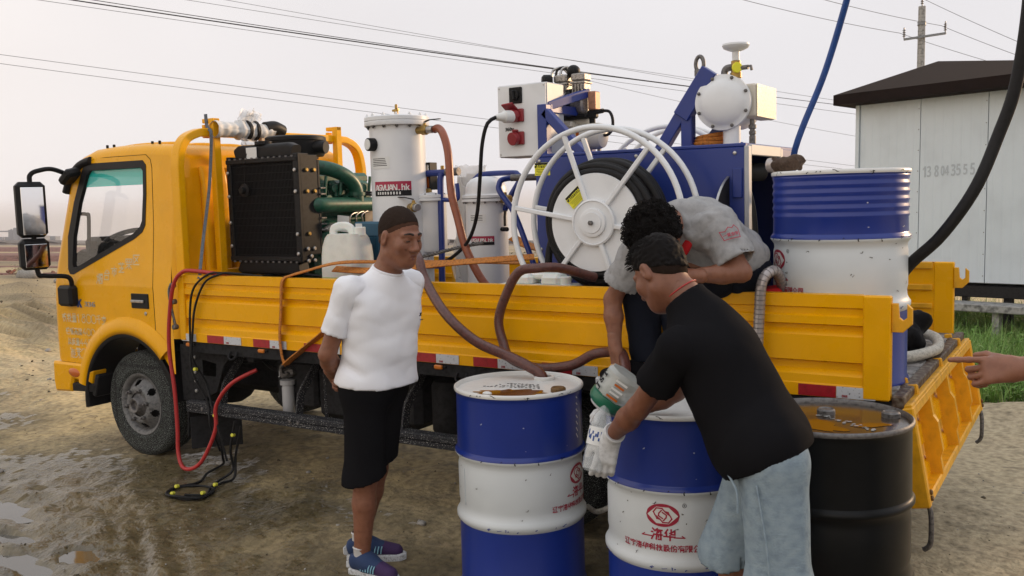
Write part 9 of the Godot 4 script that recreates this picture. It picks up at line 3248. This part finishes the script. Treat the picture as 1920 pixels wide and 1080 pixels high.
func trouser(J: Dictionary, mb: MB, q: String, upto: float, r0: float, r1: float, amp: float, sd: int, tip := Vector3.ZERO) -> void:
	# upto: 0..1 thigh, 1..2 shin
	var h: Vector3 = J["h" + q]; var k: Vector3 = J["k" + q]; var a: Vector3 = J["a" + q]
	var f := Field.new()
	f.noise = noise(6.0, 2, FastNoiseLite.TYPE_SIMPLEX_SMOOTH, sd)
	f.noise.fractal_type = FastNoiseLite.FRACTAL_RIDGED
	f.amp = amp
	f.squash = Vector3(1, 0.6, 1)
	var o: Vector3 = J["h" + ("r" if q == "l" else "l")]
	f.limb(h.lerp(o, 0.5) + Vector3(0, 0.05, 0), h, 0.108, r0, 0.05)
	if upto <= 1.0:
		var e := h.lerp(k, upto)
		f.limb(h, h.lerp(k, upto + 0.1), r0, r1, 0.05)
		f.bore(h.lerp(k, upto - 0.25), h.lerp(k, upto + 0.25), r1 * 0.55, r1 - 0.01)
		f.cut(e, (k - h).normalized() + tip)
	else:
		var e := k.lerp(a, upto - 1.0)
		f.limb(h, k, r0, lerpf(r0, r1, 0.5), 0.05)
		f.limb(k, k.lerp(a, upto - 0.9), lerpf(r0, r1, 0.5), r1, 0.04)
		f.cut(e, (a - k).normalized() + tip)
	f.build(mb, 0.011)

func shorts(J: Dictionary, mb: MB, r0: float, r1: float, reach: float, hem: Vector3, tilt: Vector3, amp: float, sd: int) -> void:
	var f := Field.new()
	f.noise = noise(3.2, 2, FastNoiseLite.TYPE_SIMPLEX_SMOOTH, sd)
	f.amp = amp
	f.squash = Vector3(1.6, 0.5, 1.6)
	f.limb(J.hl + Vector3(0, 0.02, 0), J.hr + Vector3(0, 0.02, 0), 0.105, 0.105, 0.06)
	f.limb(J.pelvis + Vector3(0, 0.02, 0.04), J.pelvis + Vector3(0, 0.02, -0.04), 0.115, 0.115, 0.08)
	for q in ["l", "r"]:
		var h: Vector3 = J["h" + q]; var k: Vector3 = J["k" + q]; var a: Vector3 = J["a" + q]
		f.limb(h, k, r0, r1, 0.05)
		f.limb(k, k.lerp(a, reach), r1, r1 * 1.02, 0.05)
	for q in ["l", "r"]:
		var h: Vector3 = J["h" + q]; var k: Vector3 = J["k" + q]; var a: Vector3 = J["a" + q]
		f.bore(h.lerp(k, 0.85), k.lerp(a, reach + 0.2), r1 * 0.7, r1 - 0.012)
	f.cut(hem, tilt)
	f.build(mb, 0.01)

func body(t: Node3D, J: Dictionary, skin: Material, s: float, belly: float, hands: Array, fine := 1.0) -> void:
	# one continuous figure: trunk and limbs on a coarse grid, head and hands on fine ones
	var mb := MB.new()
	var f := Field.new()
	torso_field(f, J, -0.012, belly)
	limb_fields(f, J)
	f.limb(J.neck, J.head - J.U.normalized() * 0.06 * s - J.F.normalized() * 0.02 * s, 0.06 * s, 0.056 * s, 0.03)
	f.build(mb, 0.014 * fine)
	var h := Field.new()
	head_field(h, J.head, J.F, J.U, s)
	h.limb(J.neck, J.head - J.U.normalized() * 0.05 * s - J.F.normalized() * 0.02 * s, 0.061 * s, 0.057 * s, 0.04)
	h.build(mb, 0.0048 * fine)
	for q in hands:
		var hf := Field.new()
		hand_field(hf, q[0], q[1], q[2], q[3], q[4], 0.0, q[5], q[6] if q.size() > 6 else 1.0)
		hf.limb(q[0] - q[1].normalized() * 0.06, q[0], 0.031, 0.027, 0.02)
		hf.build(mb, 0.004)
	obj("body", mb, skin, t)

func people() -> void:
	standing_man()
	bending_man()
	seated_man()
	pointing_man()

func standing_man() -> void:
	var t := person("man in white T-shirt and black shorts standing with his hands behind his back")
	var J := {"pelvis": Vector3(2.29, 0.93, 0.68), "chest": Vector3(2.335, 1.27, 0.68), "neck": Vector3(2.385, 1.475, 0.68), "sl": Vector3(2.38, 1.4, 0.51), "sr": Vector3(2.295, 1.395, 0.855),
		"el": Vector3(2.25, 1.1, 0.43), "wl": Vector3(2.1, 0.965, 0.62), "er": Vector3(2.19, 1.1, 0.9), "wr": Vector3(2.085, 0.965, 0.75), "hl": Vector3(2.27, 0.9, 0.6), "hr": Vector3(2.29, 0.9, 0.77),
		"kl": Vector3(2.2, 0.48, 0.605), "kr": Vector3(2.265, 0.48, 0.765), "al": Vector3(2.085, 0.09, 0.62), "ar": Vector3(2.225, 0.08, 0.765), "head": Vector3(2.468, 1.63, 0.68), "F": Vector3(0.965, -0.2, 0.16), "U": Vector3(0.2, 0.98, 0.02)}
	body(t, J, M.skin, 1.07, 0.015, [[J.wr, Vector3(-0.25, -0.6, -0.75), Vector3(-0.9, 0.2, 0.35), 1.0, [0.75, 0.65, 0.6, 0.45], 0.5], [J.wl, Vector3(-0.3, -0.2, 0.9), Vector3(-0.8, 0.4, -0.4), -1.0, [0.8, 0.7, 0.7, 0.6], 0.5]])
	face_parts(t, J.head, J.F, J.U, 1.07)
	var mb := MB.new()
	hair_cap(mb, J.head, J.F, J.U, 1.07, 0.0024, 0.0022, 60.0, 0.088, 0.9)
	var cap := obj("cropped_hair", mb, M.crop_hair, t)
	mb = MB.new()
	hair_cap(mb, J.head, J.F, J.U, 1.07, 0.0011, 0.0015, 70.0, 0.072, 0.76)
	obj("stubble_edge", mb, M.fade_stubble, cap)
	mb = MB.new()
	var f := cloth(J, 0.01, 0.025, 0.007, 2.6, 501, Vector3(1.0, 1.6, 1.0))
	f.limb(J.pelvis + Vector3(0.0, -0.03, -0.06), J.pelvis + Vector3(0.0, -0.03, 0.06), 0.15, 0.15, 0.08)
	f.cut(J.pelvis + Vector3(0.0, 0.015, 0), Vector3(-0.12, -1, 0.0))
	f.cut(J.neck + Vector3(0.0, 0.004, 0), Vector3(0.38, 1, 0))
	f.limb(J.sr + Vector3(0.03, -0.12, -0.06), Vector3(2.28, 0.96, 0.775), 0.07, 0.088, 0.1)
	f.limb(J.sl + Vector3(0.0, -0.12, 0.05), Vector3(2.3, 0.96, 0.585), 0.07, 0.088, 0.1)
	for c in [[Vector3(2.26, 1.28, 0.905), Vector3(2.42, 1.34, 0.87)], [Vector3(2.25, 1.22, 0.9), Vector3(2.5, 1.2, 0.87)], [Vector3(2.22, 1.17, 0.89), Vector3(2.46, 1.05, 0.89)], [Vector3(2.2, 1.08, 0.88), Vector3(2.47, 0.97, 0.88)]]:
		f.bore(c[0], c[1], 0.009, 0.006, 0.035)
	f.build(mb, 0.01)
	sleeves(J, mb, 0.68, 0.061, 0.07, 0.005, 502)
	var shirt := obj("t_shirt", mb, M.white_cloth, t)
	mb = MB.new()
	mb.tube(ring_path(J.neck + Vector3(0.004, 0.004, 0), 0.071, Vector3(0.38, 1, 0), 28), 0.0065, 8, true)
	obj("neckband", mb, M.white_cloth, shirt)
	mb = MB.new()
	for q in [[Vector3(2.548, 1.3, 0.605), Vector3(2.55, 1.285, 0.6)], [Vector3(2.55, 1.3, 0.595), Vector3(2.548, 1.285, 0.61)], [Vector3(2.553, 1.268, 0.612), Vector3(2.553, 1.268, 0.594)]]:
		mb.rod(q[0] + Vector3(0.002, -0.02, 0.05), q[1] + Vector3(0.002, -0.02, 0.05), 0.0025, 5)
	obj("chest_mark", mb, M.black_print, shirt)
	mb = MB.new()
	shorts(J, mb, 0.1, 0.096, 0.2, Vector3(2.25, 0.505, 0.68), Vector3(0.1, -1, -0.25), 0.006, 503)
	obj("shorts", mb, M.black_cloth, t)
	for q in [[J.ar, Vector3(2.17, 0.0, 0.765), Vector3(1, 0, 0.03)], [J.al, Vector3(2.035, 0.0, 0.645), Vector3(0.85, 0, -0.5)]]:
		mb = MB.new()
		mb.lathe([Vector2(0.036, 0.06), Vector2(0.04, 0.1), Vector2(0.041, 0.135), Vector2(0.044, 0.14), Vector2(0.04, 0.146)], Transform3D(Basis.IDENTITY, Vector3(q[0].x, 0.0, q[0].z)), 20)
		obj("sock", mb, M.sock, t)
		shoe(t, q[1], q[2], M.shoe_blue, M.shoe_purple, 0.006)

func bending_man() -> void:
	var t := person("man in black T-shirt and pale denim shorts bending over the drum, pouring with white gloves")
	var J := {"pelvis": Vector3(4.25, 0.95, 0.97), "chest": Vector3(4.1, 1.25, 0.97), "neck": Vector3(3.965, 1.44, 0.965), "sl": Vector3(4.02, 1.275, 1.12), "sr": Vector3(3.98, 1.275, 0.81),
		"el": Vector3(3.815, 1.03, 1.03), "wl": Vector3(3.655, 0.885, 0.925), "er": Vector3(3.82, 1.03, 0.68), "wr": Vector3(3.69, 0.955, 0.775), "hl": Vector3(4.31, 0.9, 1.06), "hr": Vector3(4.24, 0.9, 0.885),
		"kl": Vector3(4.34, 0.47, 1.08), "kr": Vector3(4.1, 0.49, 0.87), "al": Vector3(4.42, 0.09, 1.09), "ar": Vector3(4.17, 0.09, 0.87), "head": Vector3(3.875, 1.515, 0.95), "F": Vector3(-0.74, -0.6, -0.28), "U": Vector3(-0.52, 0.78, -0.3)}
	body(t, J, M.skin_dark, 1.03, 0.02, [])
	face_parts(t, J.head, J.F, J.U, 1.03)
	var mb := MB.new()
	hair_cap(mb, J.head, J.F, J.U, 1.03, 0.0018, 0.002, 40.0, 0.07, 0.68)
	obj("shaved_sides", mb, M.fade_hair, t)
	mb = MB.new()
	hair_cap(mb, J.head, J.F, J.U, 1.03, 0.006, 0.007, 45.0, 0.062, 1.0)
	obj("dark_hair", mb, M.dark_hair, t)
	var r := RandomNumberGenerator.new()
	r.seed = 520
	mb = MB.new()
	var U: Vector3 = J.U.normalized()
	var F: Vector3 = (J.F - U * J.F.dot(U)).normalized()
	for k in 700:
		var d := (U * r.randf_range(0.35, 1.0) + F * r.randf_range(-0.7, 1.0) + U.cross(F) * r.randfn(0, 0.5)).normalized()
		var p: Vector3 = J.head + (U * 0.034 - F * 0.006) * 1.03 + d * 0.1
		mb.tube(PackedVector3Array([p, p + d * 0.008 + F * 0.006, p + d * 0.011 + F * 0.014]), 0.0013, 4, false, PackedFloat32Array([1.0, 0.9, 0.4]))
	stuff(obj("hair_strands", mb, M.dark_hair, t))
	mb = MB.new()
	var f := cloth(J, 0.018, 0.02, 0.007, 2.6, 511, Vector3(1.2, 0.8, 1.0))
	f.limb(Vector3(4.1, 1.2, 0.97), Vector3(4.235, 0.93, 0.97), 0.14, 0.16, 0.08)
	f.limb(Vector3(4.24, 0.93, 0.885), Vector3(4.28, 0.95, 1.06), 0.14, 0.142, 0.08)
	f.cut(Vector3(4.27, 0.885, 0.97), Vector3(0.44, -0.9, 0))
	f.cut(J.neck + Vector3(0.004, -0.004, 0), Vector3(-0.62, 0.78, 0))
	f.build(mb, 0.01)
	sleeves(J, mb, 0.58, 0.07, 0.08, 0.004, 512)
	obj("t_shirt", mb, M.black_cloth, t)
	mb = MB.new()
	mb.tube(ring_path(J.neck + Vector3(-0.008, 0.012, 0), 0.066, Vector3(-0.62, 0.78, 0), 30), 0.0025, 6, true)
	obj("red_cord", mb, M.cable_red, t)
	mb = MB.new()
	shorts(J, mb, 0.112, 0.105, 0.3, Vector3(4.22, 0.46, 0.97), Vector3(0, -1, -0.36), 0.014, 513)
	var sh := obj("denim_shorts", mb, M.denim_cloth, t)
	# seam, pocket edge and hem of the shorts
	for q in [[Vector3(4.3, 0.86, 1.192), Vector3(4.335, 0.66, 1.2), Vector3(4.35, 0.47, 1.2)], [Vector3(4.19, 0.88, 1.155), Vector3(4.23, 0.83, 1.18), Vector3(4.235, 0.76, 1.185)]]:
		mb = MB.new()
		mb.tube(smooth_path(q, 6), 0.004, 6)
		obj("stitched_seam", mb, M.denim_cloth, sh)
	# gloves, knitted, closed round bottle and jar
	for q in [[J.wl, Vector3(-0.22, -0.95, 0.12), Vector3(0.42, 0.1, 0.9), 1.0, [0.55, 0.5, 0.5, 0.42], 0.35, J.el], [J.wr, Vector3(-0.82, 0.05, 0.25), Vector3(0.1, 0.95, -0.2), 1.0, [0.6, 0.55, 0.5, 0.35], 0.2, J.er]]:
		var gf := Field.new()
		hand_field(gf, q[0], q[1], q[2], q[3], q[4], 0.0035, q[5], 1.05)
		var back: Vector3 = (q[6] - q[0]).normalized()
		gf.limb(q[0], q[0] + back * 0.035, 0.033, 0.037, 0.02)
		gf.cut(q[0] + back * 0.035, back)
		mb = MB.new()
		gf.build(mb, 0.0042)
		var gl := obj("glove", mb, M.glove_knit, t)
		for k in 4:
			mb = MB.new()
			mb.tube(ring_path(q[0] + back * (0.008 + k * 0.009), 0.0355 + 0.001 * k, back, 24), 0.0045, 6, true)
			obj("cuff_rib", mb, M.glove_knit, gl)
	for q in [[J.al, Vector3(-1, 0, 0.1)], [J.ar, Vector3(-1, 0, 0.0)]]:
		shoe(t, Vector3(q[0].x + 0.06, 0, q[0].z), q[1], M.black_cloth, M.black_cloth)

func seated_man() -> void:
	var t := person("man in grey work shirt sitting on the dropside, curly head bowed over the drum")
	var J := {"pelvis": Vector3(3.8, 1.48, -0.07), "chest": Vector3(3.69, 1.63, 0.09), "neck": Vector3(3.625, 1.685, 0.22), "sl": Vector3(3.8, 1.65, 0.16), "sr": Vector3(3.49, 1.58, 0.24),
		"el": Vector3(3.925, 1.455, 0.2), "wl": Vector3(3.72, 1.445, 0.3), "er": Vector3(3.315, 1.32, 0.2), "wr": Vector3(3.345, 1.1, 0.24), "hl": Vector3(3.86, 1.43, -0.08), "hr": Vector3(3.74, 1.43, 0.0),
		"kl": Vector3(3.56, 1.4, 0.04), "kr": Vector3(3.4, 1.43, 0.1), "al": Vector3(3.62, 1.0, 0.09), "ar": Vector3(3.44, 1.0, 0.1), "head": Vector3(3.6, 1.625, 0.36), "F": Vector3(-0.35, -0.92, 0.12), "U": Vector3(-0.3, 0.2, 0.93)}
	body(t, J, M.skin, 1.0, 0.0, [[J.wr, Vector3(0.16, -0.96, 0.1), Vector3(-0.5, 0.1, 0.85), 1.0, [0.5, 0.4, 0.28, 0.2], 0.45], [J.wl, Vector3(-0.95, 0.0, 0.15), Vector3(0.1, 0.3, 0.95), -1.0, [0.6, 0.6, 0.6, 0.6], 0.4]])
	# curls
	var hair := Field.new()
	var U: Vector3 = J.U.normalized()
	var F: Vector3 = (J.F - U * J.F.dot(U)).normalized()
	hair.noise = noise(24.0, 2, FastNoiseLite.TYPE_SIMPLEX_SMOOTH, 521)
	hair.amp = 0.02
	hair.egg(J.head + U * 0.035 - F * 0.012, Vector3(0.1, 0.112, 0.12), 0.03, Basis(U.cross(F), U, F))
	hair.egg(J.head - U * 0.03 - F * 0.03, Vector3(0.085, 0.07, 0.085), 0.04, Basis(U.cross(F), U, F))
	hair.cut(J.head + U * 0.06 + F * 0.085, F * 0.85 - U * 0.5)
	var mb := MB.new()
	hair.build(mb, 0.006)
	var hm := obj("curly_hair", mb, M.dark_hair, t)
	var r := RandomNumberGenerator.new()
	r.seed = 522
	mb = MB.new()
	for k in 900:
		var d := Vector3(r.randfn(0, 1), r.randfn(0, 1), r.randfn(0, 1)).normalized()
		if d.dot(Vector3(0, -0.5, 0.85)) > 0.2:
			continue
		var b := Basis(U.cross(F), U, F)
		var p: Vector3 = J.head + U * 0.035 - F * 0.012 + b * (Vector3(0.099, 0.11, 0.118) * d)
		var nn := b * d
		var a := nn.cross(Vector3(r.randf() - 0.5, r.randf() - 0.5, r.randf() - 0.5)).normalized()
		var c := nn.cross(a)
		var rad := r.randf_range(0.006, 0.013)
		var pts := PackedVector3Array()
		for s in 9:
			var an := s * 0.75
			pts.append(p + nn * (0.004 + rad * (1.0 - cos(an)) * 0.8) + a * sin(an) * rad + c * s * 0.0016)
		mb.tube(pts, 0.0017, 4)
	stuff(obj("curls", mb, M.dark_hair, hm))
	mb = MB.new()
	var f := cloth(J, 0.01, 0.0, 0.014, 3.6, 523, Vector3(1.0, 1.0, 1.3))
	f.limb(J.pelvis + Vector3(0.0, 0.0, -0.08), J.pelvis + Vector3(0.0, 0.0, 0.06), 0.122, 0.122, 0.05)
	f.limb(J.sl, Vector3(3.82, 1.5, 0.03), 0.06, 0.075, 0.06)
	f.limb(J.sr, Vector3(3.4, 1.45, 0.2), 0.07, 0.07, 0.06)
	f.cut(J.pelvis + Vector3(0.0, -0.06, 0), Vector3(0.35, -1, -0.2))
	f.cut(J.neck + Vector3(-0.01, 0.0, 0.03), Vector3(-0.2, -0.1, 0.9))
	f.build(mb, 0.01)
	sleeves(J, mb, 0.72, 0.082, 0.09, 0.012, 524, ["r"])
	sleeves(J, mb, 0.78, 0.085, 0.1, 0.012, 525, ["l"])
	var shirt := obj("work_shirt", mb, M.grey_cloth, t)
	mb = MB.new()
	var ff := Field.new()
	ff.egg(Vector3(3.69, 1.565, 0.235), Vector3(0.022, 0.06, 0.016), 0.02, Basis.from_euler(Vector3(0.2, 0, -0.5)))
	ff.build(mb, 0.008)
	obj("red_undershirt", mb, M.red_cloth, t)
	# embroidered badge on the sleeve
	var out: Vector3 = Vector3(0.62, 0.2, 0.75).normalized()
	var sv: Vector3 = (J.el - J.sl).normalized()
	var ac := out.cross(sv).normalized()
	out = sv.cross(ac).normalized()
	var o: Vector3 = J.sl.lerp(J.el, 0.36)
	var on := func(x: float, y: float) -> Array:
		var an := x / 0.098
		return [o - sv * y + (ac * -sin(an) + out * cos(an)) * 0.1, ac * -sin(an) + out * cos(an)]
	mb = MB.new()
	var edge := [Vector2(-0.04, 0.01), Vector2(-0.03, 0.03), Vector2(-0.015, 0.02), Vector2(0.0, 0.028), Vector2(0.02, 0.014), Vector2(0.042, 0.022), Vector2(0.04, -0.02), Vector2(-0.03, -0.03), Vector2(-0.04, 0.01)]
	for i in edge.size() - 1:
		ribbon(mb, edge[i], edge[i + 1], 0.0035, on)
	for i in 4:
		strokes(mb, "安全第一"[i], -0.03 + i * 0.017, -0.016 + i * 0.002, 0.014, 0.0025, on)
	obj("sleeve_badge", mb, M.red_print, shirt)
	mb = MB.new()
	trouser(J, mb, "r", 1.93, 0.1, 0.075, 0.012, 526)
	trouser(J, mb, "l", 1.93, 0.1, 0.075, 0.012, 527)
	obj("dark_trousers", mb, M.navy_cloth, t)
	for q in [J.ar, J.al]:
		shoe(t, Vector3(q.x + 0.05, 0.92, q.z), Vector3(-0.9, 0, 0.4), M.black_cloth, M.black_cloth)

func pointing_man() -> void:
	var t := person("person at the right edge, only a bare forearm and pointing finger in view")
	var J := {"pelvis": Vector3(5.68, 0.95, 0.95), "chest": Vector3(5.66, 1.28, 0.95), "neck": Vector3(5.64, 1.48, 0.95), "sl": Vector3(5.6, 1.42, 1.12), "sr": Vector3(5.58, 1.42, 0.78),
		"el": Vector3(5.62, 1.12, 1.16), "wl": Vector3(5.5, 0.92, 1.1), "er": Vector3(5.3, 1.29, 1.18), "wr": Vector3(5.035, 1.322, 1.355), "hl": Vector3(5.68, 0.9, 1.04), "hr": Vector3(5.68, 0.9, 0.86),
		"kl": Vector3(5.68, 0.48, 1.05), "kr": Vector3(5.68, 0.48, 0.85), "al": Vector3(5.7, 0.09, 1.05), "ar": Vector3(5.7, 0.09, 0.85), "head": Vector3(5.6, 1.64, 0.95), "F": Vector3(-1, -0.1, 0), "U": Vector3(0, 1, 0)}
	body(t, J, M.skin, 1.0, 0.02, [[J.wr, Vector3(-0.83, -0.02, 0.55), Vector3(0.45, 0.35, 0.8), 1.0, [1.55, 1.5, 1.45, 0.08], 1.2, 0.92], [J.wl, Vector3(-0.2, -0.95, 0), Vector3(0, 0, 1), -1.0, [0.4, 0.4, 0.35, 0.3], 0.4]], 1.7)
	face_parts(t, J.head, J.F, J.U, 1.0)
	var mb := MB.new()
	hair_cap(mb, J.head, J.F, J.U, 1.0, 0.01, 0.008, 30.0, 0.07, 0.83, 0.01)
	obj("dark_hair", mb, M.dark_hair, t)
	mb = MB.new()
	var f := cloth(J, 0.016, 0.03, 0.012, 3.2, 531, Vector3.ONE)
	f.cut(Vector3(5.68, 0.86, 0.95), Vector3.DOWN)
	f.build(mb, 0.02)
	sleeves(J, mb, 0.6, 0.075, 0.084, 0.006, 532)
	obj("t_shirt", mb, M.grey_cloth, t)
	mb = MB.new()
	trouser(J, mb, "r", 1.9, 0.11, 0.085, 0.01, 533)
	trouser(J, mb, "l", 1.9, 0.11, 0.085, 0.01, 534)
	obj("trousers", mb, M.navy_cloth, t)
	for q in [J.ar, J.al]:
		shoe(t, Vector3(q.x + 0.06, 0, q.z), Vector3(-1, 0, 0), M.black_cloth, M.black_cloth)
func _ready() -> void:
	rng.seed = 11
	setup()
	materials()
	land()
	distance()
	shed()
	pole_and_wires()
	plants()
	lorry()
	loose_load()
	drums()
	people()
